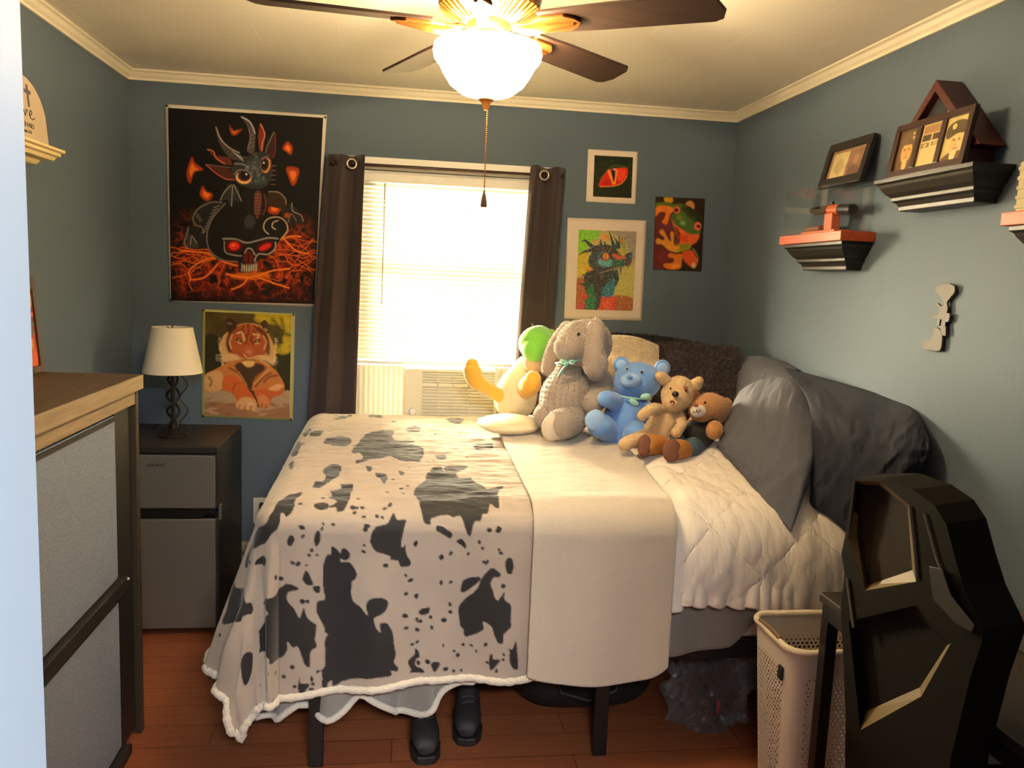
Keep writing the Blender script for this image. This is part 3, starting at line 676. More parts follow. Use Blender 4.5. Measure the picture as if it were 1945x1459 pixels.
COW_SPOTS = [
 [(0.051,2.544),(0.069,2.631),(0.087,2.671),(0.103,2.775),(0.127,2.845),(0.153,2.856),(0.161,2.789),(0.171,2.87),(0.243,2.883),(0.237,2.837),(0.205,2.779),(0.211,2.737),(0.251,2.737),(0.251,2.694),(0.282,2.625),(0.296,2.596),(0.35,2.627),(0.324,2.559),(0.316,2.449),(0.304,2.442),(0.288,2.457),(0.278,2.415),(0.261,2.411),(0.253,2.391),(0.235,2.388),(0.225,2.343),(0.217,2.347),(0.203,2.386),(0.191,2.411),(0.171,2.403),(0.149,2.409),(0.121,2.403),(0.101,2.397),(0.103,2.382),(0.081,2.389),(0.077,2.414),(0.069,2.447)],
 [(-0.011,2.421),(-0.001,2.397),(0.025,2.398),(0.023,2.374),(0.013,2.317),(0.023,2.31),(0.027,2.318),(0.033,2.287),(0.045,2.26),(0.037,2.248),(0.015,2.249),(0.005,2.266),(-0.017,2.269),(-0.021,2.283),(-0.059,2.299),(-0.077,2.321),(-0.079,2.338),(-0.065,2.375),(-0.031,2.383),(-0.019,2.409)],
 [(-0.187,2.654),(-0.175,2.625),(-0.147,2.625),(-0.145,2.532),(-0.155,2.439),(-0.179,2.419),(-0.185,2.439),(-0.201,2.437),(-0.205,2.443),(-0.183,2.465),(-0.211,2.495),(-0.203,2.523),(-0.213,2.557),(-0.183,2.577)],
 [(-0.25,2.442),(-0.244,2.459),(-0.224,2.465),(-0.207,2.455),(-0.209,2.434),(-0.232,2.428)],
 [(-0.294,2.538),(-0.316,2.528),(-0.336,2.521),(-0.358,2.477),(-0.374,2.418),(-0.418,2.38),(-0.496,2.41),(-0.56,2.449),(-0.606,2.441),(-0.604,2.401),(-0.56,2.328),(-0.576,2.41),(-0.51,2.347),(-0.442,2.324),(-0.396,2.347),(-0.35,2.369),(-0.344,2.414),(-0.334,2.408),(-0.326,2.4),(-0.308,2.436),(-0.312,2.475)],
 [(-0.528,2.303),(-0.458,2.286),(-0.442,2.272),(-0.468,2.257),(-0.54,2.29)],
 [(-0.666,2.478),(-0.68,2.437),(-0.636,2.226),(-0.628,2.173),(-0.644,2.157),(-0.66,2.171),(-0.702,2.186),(-0.803,2.439),(-0.755,2.464),(-0.702,2.478)],
 [(-0.324,2.198),(-0.292,2.185),(-0.29,2.177),(-0.318,2.171),(-0.322,2.144),(-0.302,2.118),(-0.286,2.089),(-0.274,2.12),(-0.264,2.09),(-0.242,2.071),(-0.244,2.081),(-0.236,2.057),(-0.238,2.035),(-0.24,2.016),(-0.234,2.0),(-0.238,1.992),(-0.252,1.98),(-0.254,1.933),(-0.27,1.942),(-0.278,1.972),(-0.29,1.998),(-0.304,1.993),(-0.32,2.012),(-0.322,1.985),(-0.34,1.963),(-0.414,1.958),(-0.442,1.96),(-0.456,1.981),(-0.634,1.996),(-0.64,2.023),(-0.636,2.067),(-0.62,2.083),(-0.434,2.115),(-0.578,2.146),(-0.456,2.159),(-0.382,2.162),(-0.344,2.184)],
 [(-0.191,2.309),(-0.167,2.292),(-0.165,2.262),(-0.139,2.261),(-0.119,2.233),(-0.119,2.211),(-0.131,2.193),(-0.129,2.143),(-0.103,2.122),(-0.083,2.098),(-0.085,2.135),(-0.067,2.152),(-0.039,2.152),(-0.021,2.141),(-0.025,2.113),(-0.045,2.098),(-0.061,2.087),(-0.055,2.06),(-0.039,2.043),(-0.045,2.071),(-0.027,2.072),(-0.009,2.051),(-0.007,2.05),(0.003,1.999),(0.007,1.974),(0.003,1.943),(0.015,1.926),(0.011,1.914),(-0.007,1.92),(-0.009,1.904),(-0.067,1.898),(-0.137,1.884),(-0.181,1.858),(-0.187,1.875),(-0.199,1.869),(-0.203,1.854),(-0.218,1.862),(-0.217,1.892),(-0.22,1.916),(-0.232,1.907),(-0.234,1.917),(-0.211,1.925),(-0.209,2.01),(-0.201,2.029),(-0.209,2.039),(-0.213,2.077),(-0.213,2.057),(-0.234,2.104),(-0.234,2.137),(-0.211,2.146),(-0.217,2.193),(-0.217,2.254),(-0.209,2.282),(-0.193,2.287)],
 [(-0.157,2.304),(-0.137,2.287),(-0.149,2.268),(-0.167,2.276)],
 [(0.296,2.241),(0.322,2.223),(0.316,2.214),(0.298,2.21),(0.292,2.185),(0.312,2.141),(0.324,2.148),(0.334,2.166),(0.338,2.142),(0.358,2.125),(0.358,2.081),(0.358,2.079),(0.358,2.052),(0.338,2.032),(0.336,2.004),(0.318,2.005),(0.308,2.04),(0.298,2.056),(0.274,2.067),(0.274,2.038),(0.227,2.013),(0.215,2.023),(0.213,2.038),(0.203,2.05),(0.199,2.071),(0.199,2.073),(0.197,2.113),(0.217,2.142),(0.251,2.171),(0.261,2.2),(0.278,2.227)],
 [(0.201,2.189),(0.215,2.206),(0.257,2.21),(0.255,2.195),(0.205,2.16)],
 [(0.119,2.378),(0.131,2.38),(0.167,2.353),(0.163,2.333),(0.145,2.343),(0.121,2.359)],
 [(0.185,2.328),(0.199,2.332),(0.211,2.314),(0.209,2.301),(0.199,2.308),(0.185,2.32)],
 [(0.3,2.364),(0.31,2.378),(0.32,2.368),(0.31,2.353)],
 [(-0.276,2.223),(-0.266,2.237),(-0.252,2.211),(-0.248,2.191),(-0.262,2.19),(-0.276,2.204)],
 [(-0.246,2.187),(-0.226,2.188),(-0.224,2.17),(-0.234,2.165),(-0.244,2.175)],
 [(-0.324,2.332),(-0.314,2.347),(-0.302,2.339),(-0.308,2.316),(-0.32,2.316)],
 [(-0.242,2.322),(-0.24,2.355),(-0.228,2.359),(-0.224,2.333),(-0.236,2.314)],
 [(-0.079,2.76),(-0.045,2.76),(-0.035,2.708),(-0.045,2.636),(-0.059,2.698)],
 [(-0.115,2.858),(-0.093,2.849),(-0.099,2.781)],
 [(0.001,2.806),(0.023,2.785),(0.011,2.752)],
 [(0.139,3.028),(0.173,3.042),(0.177,2.978),(0.145,2.976)],
 [(-0.266,2.662),(-0.24,2.704),(-0.258,2.808),(-0.232,2.878),(-0.201,2.856),(-0.199,2.746),(-0.217,2.683),(-0.248,2.604),(-0.272,2.613)],
 [(-0.177,3.051),(-0.143,3.306),(-0.103,3.403),(-0.023,3.408),(-0.029,3.314),(-0.007,3.254),(0.063,3.229),(0.033,3.171),(0.095,3.119),(0.077,2.937),(0.007,2.934),(-0.031,2.982),(-0.075,2.955),(-0.119,2.916),(-0.155,2.903),(-0.133,2.978),(-0.143,3.026)],
 [(0.027,3.445),(0.073,3.499),(0.095,3.416),(0.043,3.381)],
 [(0.3,3.185),(0.368,3.217),(0.364,3.103),(0.308,3.115)],
 [(-0.274,3.267),(-0.234,3.316),(-0.189,3.244),(-0.197,3.157),(-0.234,3.129),(-0.292,3.181)],
 [(0.213,3.686),(0.294,3.671),(0.271,3.584),(0.225,3.597)],
 [(-0.139,3.729),(-0.083,3.729),(-0.089,3.679),(-0.129,3.673)],
 [(-0.29,3.634),(-0.226,3.729),(-0.217,3.688),(-0.264,3.594)],
 [(-0.362,3.331),(-0.328,3.403),(-0.308,3.358),(-0.334,3.266)],
 [(0.073,2.1),(0.081,2.112),(0.103,2.117),(0.107,2.119),(0.103,2.096),(0.083,2.091)],
 [(0.045,1.942),(0.063,1.962),(0.065,1.981),(0.077,1.971),(0.079,1.953),(0.069,1.947),(0.069,1.927),(0.087,1.915),(0.095,1.899),(0.051,1.902),(0.055,1.914)],
 [(0.117,1.926),(0.123,1.936),(0.143,1.932),(0.139,1.915),(0.127,1.905)],
 [(0.298,1.961),(0.306,1.963),(0.308,1.949),(0.33,1.946),(0.318,1.926),(0.302,1.911),(0.296,1.934)],
 [(0.352,1.986),(0.366,1.982),(0.378,2.007),(0.388,1.919),(0.37,1.921),(0.358,1.946),(0.36,1.973)],
 [(-0.286,1.9),(-0.278,1.88),(-0.252,1.874),(-0.274,1.844),(-0.284,1.853)],
 [(-0.771,2.052),(-0.735,2.054),(-0.69,2.023),(-0.719,1.977),(-0.793,1.954),(-0.795,2.014)],
 [(-0.418,3.171),(-0.416,3.32),(-0.378,3.177),(-0.378,3.017),(-0.412,3.088)],
 [(-0.392,2.918),(-0.384,2.966),(-0.37,2.91),(-0.368,2.816)],
 [(-0.4,3.397),(-0.376,3.459),(-0.36,3.376),(-0.38,3.31)],
 [(0.336,2.264),(0.35,2.276),(0.36,2.254),(0.356,2.225),(0.34,2.231)]]
COW_DOTS = [(-0.121,2.485),(-0.135,2.435),(-0.123,2.435),(-0.107,2.436),(-0.129,2.417),(-0.101,2.406),(-0.061,2.41),(-0.045,2.405),(-0.039,2.436),(-0.023,2.448),(-0.089,2.378),(-0.093,2.368),(-0.189,2.378),(-0.28,2.368),(-0.276,2.344),(-0.222,2.365),(-0.218,2.38),(-0.26,2.287),(-0.252,2.303),(-0.236,2.287),(-0.306,2.262),(-0.29,2.259),(-0.266,2.254),(-0.372,2.22),(-0.342,2.213),(0.253,2.322),(0.265,2.301),(0.282,2.366),(0.219,2.285),(0.137,2.278),(0.165,2.289),(0.314,2.299),(0.32,2.289),(0.269,2.26),(0.278,2.258),(0.057,2.321),(-0.097,2.316),(-0.097,2.296),(-0.031,2.253),(0.045,2.203),(0.031,2.22),(0.033,2.162),(0.065,2.154),(0.139,2.195),(0.169,2.196),(0.031,2.09),(0.067,2.078),(0.079,2.071),(0.111,2.083),(0.153,2.073),(0.169,2.123),(0.171,2.1),(0.037,2.049),(0.071,2.042),(0.115,2.048),(-0.278,2.14),(-0.264,2.139),(0.332,2.185),(-0.294,2.458),(-0.228,2.493),(-0.017,2.689),(0.011,2.59),(0.017,2.544),(0.031,2.619),(-0.033,2.552),(0.035,2.049),(0.069,2.044),(0.115,2.048),(0.073,2.001),(0.151,1.99),(0.057,1.994),(0.215,1.988),(0.241,1.984),(0.284,1.992),(0.187,1.967),(0.255,1.969),(0.199,1.951),(0.107,1.938),(0.077,1.936),(0.187,1.903),(0.163,1.911),(0.338,1.965),(0.338,1.949),(0.211,1.903),(0.32,1.911),(0.29,1.936),(0.151,2.071),(0.073,2.071),(-0.306,1.933),(-0.39,1.923),(-0.452,1.933),(-0.33,1.904),(-0.644,1.893),(-0.484,1.887),(-0.296,1.87),(-0.244,1.875),(-0.248,1.855),(-0.304,1.843),(-0.258,1.846),(-0.414,1.836),(-0.488,1.836),(-0.688,1.84),(-0.248,1.891),(-0.839,2.449)]

def inside(poly, X, Y):
    """signed mask of a closed outline, 1 inside, sampled at arrays X, Y"""
    P = np.array(poly); m = np.zeros(X.shape, bool); n = len(P)
    for i in range(n):
        x0, y0 = P[i]; x1, y1 = P[(i+1) % n]
        if y0 == y1: continue
        c = ((y0 > Y) != (y1 > Y)) & (X < (x1-x0)*(Y-y0)/(y1-y0)+x0)
        m ^= c
    return m
def smooth_closed(P, k=5):
    P = np.array(P, float); n = len(P); o = []
    for i in range(n):
        p0, p1, p2, p3 = P[i-1], P[i], P[(i+1) % n], P[(i+2) % n]
        for t in np.arange(k)/k:
            o.append(0.5*((2*p1)+(p2-p0)*t+(2*p0-5*p1+4*p2-p3)*t*t+(3*p1-p0-3*p2+p3)*t**3))
    return np.array(o)
# cow print: the cloth is pale, dyed with black patches
cow = np.zeros(A.shape)
jx = (fbm(A*30, B*30, 31)-0.5)*0.007; jy = (fbm(A*30+50, B*30, 47)-0.5)*0.007
def stamp(poly):
    P = np.array(poly); lo = P.min(0)-0.02; hi = P.max(0)+0.02
    box = (A >= lo[0]) & (A <= hi[0]) & (B >= lo[1]) & (B <= hi[1])
    r, c = np.where(box)
    if len(r) == 0: return
    r0, r1, c0, c1 = r.min(), r.max()+1, c.min(), c.max()+1
    m = 0
    for sx, sy in ((-.25, -.25), (.25, -.25), (-.25, .25), (.25, .25)):
        m = m+inside(poly, A[r0:r1, c0:c1]+jx[r0:r1, c0:c1]+sx*0.0034, B[r0:r1, c0:c1]+jy[r0:r1, c0:c1]+sy*0.0034)/4.0
    cow[r0:r1, c0:c1] = np.maximum(cow[r0:r1, c0:c1], m)
for P in COW_SPOTS: stamp(smooth_closed(P, 4))
rr = random.Random(5)
def dot(x, y, s):
    a0 = rr.random()*PI; e = 0.55+0.4*rr.random()
    stamp([(x+s*math.cos(t)*math.cos(a0)-s*e*math.sin(t)*math.sin(a0), y+s*math.cos(t)*math.sin(a0)+s*e*math.sin(t)*math.cos(a0)) for t in np.arange(9)*2*PI/9])
for x, y in COW_DOTS: dot(x, y, 0.0055+0.004*rr.random())
for k in range(60): dot(rr.uniform(-0.9, 0.5), rr.uniform(2.75, 3.9), 0.006+0.012*rr.random()**3)
pale = np.array(rgb(174, 158, 141)); black = np.array(rgb(24, 21, 22))
tone = 1+0.10*(fbm(A*9, B*9, 77)-0.5)[..., None]*2
ccol = pale*tone*(1-cow[..., None])+black*(0.8+0.6*fbm(A*14, B*14, 13)[..., None])*cow[..., None]
cb = thing('throw_blanket', (-0.35, 3.0, 0.9), 'black and white cow print blanket draped over foot of bed', 'blanket')
m_cow = paint_mat('cow_print_plush', 0.75, bump=(260, 0.25, 0.002), sheen=0.35)
m_sherpa = mat('cream_sherpa_pile', rgb(226, 214, 194), 0.95, bump=(220, 0.9, 0.006), sheen=0.5)
m_under = mat('grey_underside_pile', rgb(150, 142, 132), 0.95, bump=(220, 0.7, 0.004), sheen=0.3)
me = grid_mesh('cow_print_cloth', Vc, ccol); o = link('cow_print_cloth', me, m_cow, cb, smooth=180); me.materials.append(m_under)
if me.polygons[20*NA].normal.z < 0: me.flip_normals()
so = o.modifiers.new('pile', 'SOLIDIFY'); so.thickness = 0.012; so.offset = -1; so.material_offset = 1; so.material_offset_rim = 1
edge = [tuple(Vc[i, 0]) for i in range(220, NB)]+[tuple(Vc[-1, j]) for j in range(1, NA)]
hem = MB(); step = edge[::3]
hem.tube([Vector(p)-Vector((0, 0, 0.004)) for p in step], [0.0125+0.002*math.sin(i*1.7)*math.sin(i*0.37) for i in range(len(step))], 8)
hem.build('sherpa_hem', m_sherpa, cb, smooth=180)

# lower grey layer of blanket hanging below the cow print at the foot
m_grey = mat('grey_fleece', rgb(140, 134, 126), 0.95, bump=(240, 0.5, 0.003), sheen=0.3)
gb = thing('grey_blanket', (0.2, 2.42, 0.4), 'grey fleece blanket with pale hem peeking out below cow print', 'blanket')
n = 150; m = 60
t = np.linspace(0, 1, n); s = np.linspace(0, 1, m); T, S = np.meshgrid(t, s)
bot = np.interp(t, [0, 0.10, 0.16, 0.24, 0.30, 0.36, 0.44, 0.48, 0.55, 0.64, 0.80, 1.0], [0.16, 0.155, 0.20, 0.18, 0.17, 0.215, 0.225, 0.20, 0.155, 0.165, 0.27, 0.30])
X = -0.43+0.80*T+0.012*np.sin(T*40)*S; Y = 2.425+0.022*np.sin(T*34+0.6)*S**1.2+0.02*np.sin(T*15)*S
Zt = 0.62; Z = Zt+(bot[None, :]-Zt)*S
Vg = np.stack([X, Y+0.05, Z], -1)
link('fleece_panel', grid_mesh('fleece_panel', Vg), m_grey, gb, smooth=180)
hm = MB(); hm.tube([Vg[-1, i]-np.array((0, 0.004, 0)) for i in range(0, n, 2)], 0.011, 8); hm.build('pale_hem', m_sherpa, gb, smooth=180)

# plain cream throw laid across the middle
def z_throw(X, Y): return z_cow(X, Y)+0.012+0.028*np.clip((X-0.45)/0.35, 0, 1)*np.clip((Y-2.5)/0.3, 0, 1)
NA2, NB2 = 90, 300
a2 = np.linspace(0.415, 0.868, NA2); b2 = np.linspace(3.62, 1.865, NB2); A2, B2 = np.meshgrid(a2, b2)
B2 = B2-0.035*np.sin((A2-0.415)/0.453*PI)**0.7*np.clip((2.4-B2)/0.5, 0, 1)+0.03*np.clip((A2-0.80)/0.07, 0, 1)**2*np.clip((2.2-B2)/0.4, 0, 1)
Vt = drape(A2, B2, None, 2.468, 0.098, z_throw, 0.005, 0.0, 4, 0.004, 0.004)
m_throw = mat('cream_plush_throw', rgb(208, 192, 170), 0.95, bump=(330, 0.8, 0.004), sheen=0.5, noise=(300, 0.06))
th = thing('throw_blanket', (0.64, 3.0, 0.92), 'plain cream plush throw folded across middle of bed', 'blanket')
o = link('plush_panel', grid_mesh('plush_panel', Vt), m_throw, th, smooth=180)
so = o.modifiers.new('thick', 'SOLIDIFY'); so.thickness = 0.012; so.offset = -1
ed = [Vt[i, 2] for i in range(40, NB2)]+[Vt[-1, j] for j in range(2, NA2)]
hm = MB(); hm.tube([Vt[-9, j]-np.array((0, 0.003, 0)) for j in range(2, NA2-2)], 0.0035, 6); hm.build('stitched_hem', m_throw, th, smooth=180)

# white quilted comforter at the head of the bed
def z_comf(X, Y): return 0.865-0.045*(1-np.clip((X-0.84)/0.10, 0, 1))+0.06*np.clip((Y-2.55)/0.45, 0, 1)+0.025*np.clip((Y-2.6)/0.3, 0, 1)*np.clip((X-0.8)/0.3, 0, 1)
NA3, NB3 = 330, 300
a3 = np.linspace(0.835, 1.585, NA3); b3 = np.linspace(3.75, 2.165, NB3); A3, B3 = np.meshgrid(a3, b3)
B3 = B3-0.045*np.clip((A3-0.85)/0.6, 0, 1)*np.clip((2.5-B3)/0.3, 0, 1)
Vq = drape(A3, B3, None, 2.56, 0.17, z_comf, 0.02, 0.0, 6, 0.003, 0.006)
gx = np.gradient(Vq, axis=1); gy = np.gradient(Vq, axis=0); nn = np.cross(gx, gy); nn /= np.maximum(np.linalg.norm(nn, axis=-1, keepdims=True), 1e-9)
if nn[20, NA3//2, 2] < 0: nn = -nn
p_ = (A3*0.9+B3)/0.30; q_ = (A3*0.9-B3)/0.30
pp = np.abs(p_-np.round(p_)); qq = np.abs(q_-np.round(q_))
puff = (np.minimum(pp, 1)*np.minimum(qq, 1)*4)**0.55
knot = np.exp(-((pp*0.30)**2+(qq*0.30)**2)/0.045**2)
ang = np.arctan2(p_-np.round(p_), q_-np.round(q_))
pinch = knot*0.0012*np.sin(ang*9)
hemz = np.clip((2.225-B3)/0.05, 0, 1)
ruff = hemz*0.008*np.sin(A3*130+2*np.sin(A3*21))
edge_in = np.clip((A3-0.855)/0.07, 0, 1)
Vq = Vq+nn*edge_in[..., None]*(0.013*puff+pinch+ruff+0.020*(fbm(A3*13, B3*5, 14, 3)-0.5)+0.006*(fbm(A3*40, B3*18, 19, 3)-0.5))[..., None]
Vq[..., 2] += 0.004*hemz*np.sin(A3*90)
m_quilt = mat('white_cotton', rgb(242, 230, 216), 0.85, bump=(150, 0.1, 0.001))
cf = link('comforter', grid_mesh('comforter', Vq), m_quilt, smooth=180)
tag(cf, 'white quilted comforter with diamond stitching and ruffled hem near pillows', 'comforter')
so = cf.modifiers.new('thick', 'SOLIDIFY'); so.thickness = 0.02; so.offset = -1

# grey blanket hanging under the comforter, cut away in a curve, and a navy sheet behind it
gs = thing('grey_blanket', (1.05, 2.42, 0.45), 'plain grey blanket hanging below white comforter beside cream throw', 'blanket')
n = 70; m = 40
t = np.linspace(0, 1, n); s = np.linspace(0, 1, m); T, S = np.meshgrid(t, s)
xx = 0.80+0.50*T; bz = np.interp(t, [0, 0.15, 0.42, 0.60, 0.72, 0.80, 0.90, 1.0], [0.362, 0.362, 0.375, 0.395, 0.44, 0.48, 0.50, 0.51])
Vg2 = np.stack([xx+0.0*S, 2.437+0.010*np.sin(T*17+1)*S, 0.74+(bz[None, :]-0.74)*S], -1)
o = link('fleece_panel', grid_mesh('fleece_panel', Vg2), m_grey, gs, smooth=180)
so = o.modifiers.new('thick', 'SOLIDIFY'); so.thickness = 0.006
hm = MB(); hm.tube([Vg2[-1, i] for i in range(0, n)], 0.006, 6); hm.build('rolled_hem', m_grey, gs, smooth=180)
m_navy = mat('navy_cotton', rgb(52, 60, 82), 0.85, bump=(150, 0.1, 0.001))
n = 50; t = np.linspace(0, 1, n); s = np.linspace(0, 1, 25); T, S = np.meshgrid(t, s)
bz = 0.53-0.05*np.sin(PI*np.clip(t, 0, 1))**0.8
Vn = np.stack([1.20+0.34*T, 2.442+0.006*np.sin(T*14)*S, 0.72+(bz[None, :]-0.72)*S], -1)
o = link('bed_sheet', grid_mesh('bed_sheet', Vn), m_navy, smooth=180); tag(o, 'navy bed sheet edge drooping under white comforter above hamper', 'sheet')
so = o.modifiers.new('thick', 'SOLIDIFY'); so.thickness = 0.003

# ------------------------------------------------------------------ pillows: control points (picture x, y, depth) give the front, puffed out behind
def catmull_grid(G, nu, nv):
    G = np.array(G, float)
    def cr(P, n):
        m = P.shape[0]; ts = np.linspace(0, m-1, n); out = []
        for t in ts:
            i = min(int(t), m-2); f = t-i
            p0 = P[max(i-1, 0)] if i > 0 else 2*P[0]-P[1]; p1 = P[i]; p2 = P[i+1]; p3 = P[i+2] if i+2 < m else 2*P[-1]-P[-2]
            out.append(0.5*((2*p1)+(p2-p0)*f+(2*p0-5*p1+4*p2-p3)*f*f+(3*p1-p0-3*p2+p3)*f**3))
        return np.array(out)
    R = cr(G, nv); return np.swapaxes(cr(np.swapaxes(R, 0, 1), nu), 0, 1)
def puffy(name, ctrl, back, thick, bulge, m, wr=0.004, seed=1, nu=80, nv=70, parent=None, power=0.5):
    G = [[tuple(W(*c)) for c in row] for row in ctrl]
    P = catmull_grid(G, nu, nv)
    U, T = np.meshgrid(np.linspace(0, 1, nu), np.linspace(0, 1, nv))
    prof = np.maximum(0, (4*U*(1-U)))**power*np.maximum(0, (4*T*(1-T)))**power
    back = Vector(back).normalized(); bk = np.array(back)
    n1 = (fbm(U*8+0.5*np.sin(T*5), T*2.2, seed, 4)-0.5)*2; n2 = 0.8-1.6*np.abs(fbm(U*5+T*3, T*3-U*1.5, seed+3, 3)-0.5)*3
    F = P-bk*(bulge*prof+wr*(n1+0.7*n2)*np.clip(prof*3, 0, 1))[..., None]
    Bk = P+bk*(thick*prof)[..., None]
    me = bpy.data.meshes.new(name)
    idx = np.arange(nu*nv).reshape(nv, nu)
    def q(I): return np.stack([I[:-1, :-1], I[:-1, 1:], I[1:, 1:], I[1:, :-1]], -1).reshape(-1, 4)
    faces = np.concatenate([q(idx), q(idx+nu*nv)[:, ::-1]])
    me.from_pydata([tuple(v) for v in np.concatenate([F.reshape(-1, 3), Bk.reshape(-1, 3)])], [], [tuple(f) for f in faces])
    bm = bmesh.new(); bm.from_mesh(me); bmesh.ops.remove_doubles(bm, verts=bm.verts, dist=1e-5); bmesh.ops.recalc_face_normals(bm, faces=bm.faces); bm.to_mesh(me); bm.free()
    return link(name, me, m, parent, smooth=180), F
m_slate = mat('slate_grey_cotton', rgb(86, 88, 100), 0.85, bump=(300, 0.12, 0.001))
m_slate2 = mat('blue_grey_cotton', rgb(27, 32, 48), 0.85, bump=(300, 0.12, 0.001))
pa = thing('pillow', (1.25, 2.75, 0.95), 'slate grey pillow with long open pillowcase corner hanging over comforter', 'pillow')
puffy('pillowcase', [[(1405, 742, 3.12), (1445, 722, 3.02), (1505, 718, 2.92), (1566, 752, 2.80)],
                     [(1384, 790, 2.98), (1440, 785, 2.84), (1500, 790, 2.7), (1548, 815, 2.6)],
                     [(1366, 838, 2.88), (1420, 860, 2.70), (1480, 885, 2.56), (1537, 890, 2.47)],
                     [(1366, 855, 2.86), (1400, 890, 2.72), (1445, 945, 2.52), (1503, 1012, 2.37)]], (0.75, 0.35, -0.3), 0.10, 0.045, m_slate, 0.011, 3, parent=pa, nu=120, nv=110)
pb_ = thing('pillow', (1.5, 2.45, 0.95), 'blue grey pillow bulging past bed edge beside right wall', 'pillow')
puffy('pillowcase', [[(1488, 697, 3.1), (1580, 722, 2.82), (1680, 752, 2.55), (1738, 780, 2.36), (1762, 826, 2.24)],
                     [(1535, 765, 2.68), (1600, 795, 2.50), (1670, 815, 2.38), (1728, 838, 2.26), (1768, 858, 2.215)],
                     [(1541, 880, 2.52), (1600, 880, 2.42), (1660, 900, 2.33), (1712, 908, 2.26), (1746, 898, 2.23)],
                     [(1537, 960, 2.47), (1580, 985, 2.40), (1640, 1040, 2.33), (1690, 1040, 2.30), (1722, 1000, 2.27)]], (0.5, 0.8, 0.0), 0.07, 0.045, m_slate2, 0.016, 8, parent=pb_, nu=140, nv=120)
pc_ = thing('pillow', (1.45, 3.3, 0.95), 'slate grey pillow behind the front pillow against right wall', 'pillow')
puffy('pillowcase', [[(1392, 680, 3.55), (1440, 676, 3.4), (1478, 684, 3.3), (1510, 700, 3.15)],
                     [(1392, 720, 3.4), (1430, 715, 3.28), (1475, 715, 3.16), (1540, 735, 2.98)],
                     [(1388, 780, 3.3), (1430, 780, 3.15), (1475, 780, 3.05), (1530, 790, 2.9)],
                     [(1390, 840, 3.25), (1430, 850, 3.1), (1475, 850, 3.0), (1520, 850, 2.9)]], (0.9, 0.3, -0.1), 0.10, 0.035, m_slate, 0.004, 12, parent=pc_)
pillow_fur = []
def tufts(name, F, count, length, m, parent, seed=1, width=0.0022, down=0.3):
    """short fur: thin bent blades standing on a surface"""
    r = random.Random(seed); nv, nu = F.shape[:2]; mb = MB()
    for k in range(count):
        i = r.randrange(1, nv-2); j = r.randrange(1, nu-2); fu = r.random(); fv = r.random()
        p = F[i, j]*(1-fu)*(1-fv)+F[i, j+1]*fu*(1-fv)+F[i+1, j]*(1-fu)*fv+F[i+1, j+1]*fu*fv
        nrm = np.cross(F[i, j+1]-F[i, j], F[i+1, j]-F[i, j]); L = np.linalg.norm(nrm)
        if L < 1e-12: continue
        nrm = Vector(nrm/L)
        if nrm.dot(Vector(p)-Vector((0, 0, CAMZ))) > 0: nrm = -nrm
        d = (nrm+Vector((r.uniform(-.8, .8), r.uniform(-.8, .8), r.uniform(-.8, .6)-down))).normalized()*length*r.uniform(.6, 1.2)
        sd = d.cross(Vector((r.uniform(-1, 1), r.uniform(-1, 1), r.uniform(-1, 1)))).normalized()*width
        P = Vector(p); mid = P+d*0.55+Vector((0, 0, -0.1*length)); tip = P+d+Vector((0, 0, -0.35*length))
        mb.add([P-sd, P+sd, mid+sd*0.8, mid-sd*0.8, tip], [(0, 1, 2, 3), (3, 2, 4)])
    me = bpy.data.meshes.new(name); me.from_pydata([tuple(v) for v in mb.v], [], mb.f)
    return link(name, me, m, parent, smooth=180)
m_brfur = mat('dark_brown_faux_fur', rgb(62, 40, 32), 0.85, noise=(30, 0.35), sheen=0.25)
pd = thing('pillow', (1.35, 3.6, 0.95), 'dark brown faux fur pillow behind the plush toys', 'pillow')
o, Ff = puffy('cushion', [[(1238, 652, 3.72), (1290, 650, 3.66), (1350, 655, 3.6), (1405, 662, 3.5)],
                          [(1236, 695, 3.64), (1290, 700, 3.55), (1350, 700, 3.48), (1408, 695, 3.4)],
                          [(1236, 745, 3.55), (1290, 750, 3.44), (1350, 750, 3.36), (1404, 745, 3.3)],
                          [(1240, 800, 3.5), (1290, 810, 3.38), (1350, 815, 3.3), (1396, 800, 3.25)]], (0.45, 0.85, -0.15), 0.12, 0.05, m_brfur, 0.006, 5, parent=pd)
tufts('fur', Ff, 11000, 0.032, m_brfur, pd, 4)
m_blkfur = mat('black_faux_fur', rgb(30, 24, 24), 0.9, sheen=0.2)
pe = thing('pillow', (1.15, 3.85, 0.95), 'black shaggy pillow edge showing behind cream pillow', 'pillow')
o, Fe = puffy('cushion', [[(1150, 632, 3.86), (1210, 634, 3.86), (1280, 642, 3.84), (1345, 655, 3.80)],
                          [(1150, 680, 3.82), (1210, 680, 3.8), (1280, 690, 3.78), (1345, 700, 3.76)],
                          [(1150, 760, 3.8), (1210, 760, 3.78), (1280, 770, 3.76), (1345, 770, 3.74)]], (0.1, 1, 0), 0.06, 0.02, m_blkfur, 0.004, 6, parent=pe)
tufts('fur', Fe[:12], 2200, 0.020, m_blkfur, pe, 9, down=-0.25)
m_crfur = mat('cream_sherpa_cushion', rgb(226, 202, 160), 0.95, bump=(150, 1.0, 0.008), sheen=0.4)
pg_ = thing('pillow', (1.05, 3.6, 0.95), 'cream sherpa pillow between grey bunny and black pillow', 'pillow')
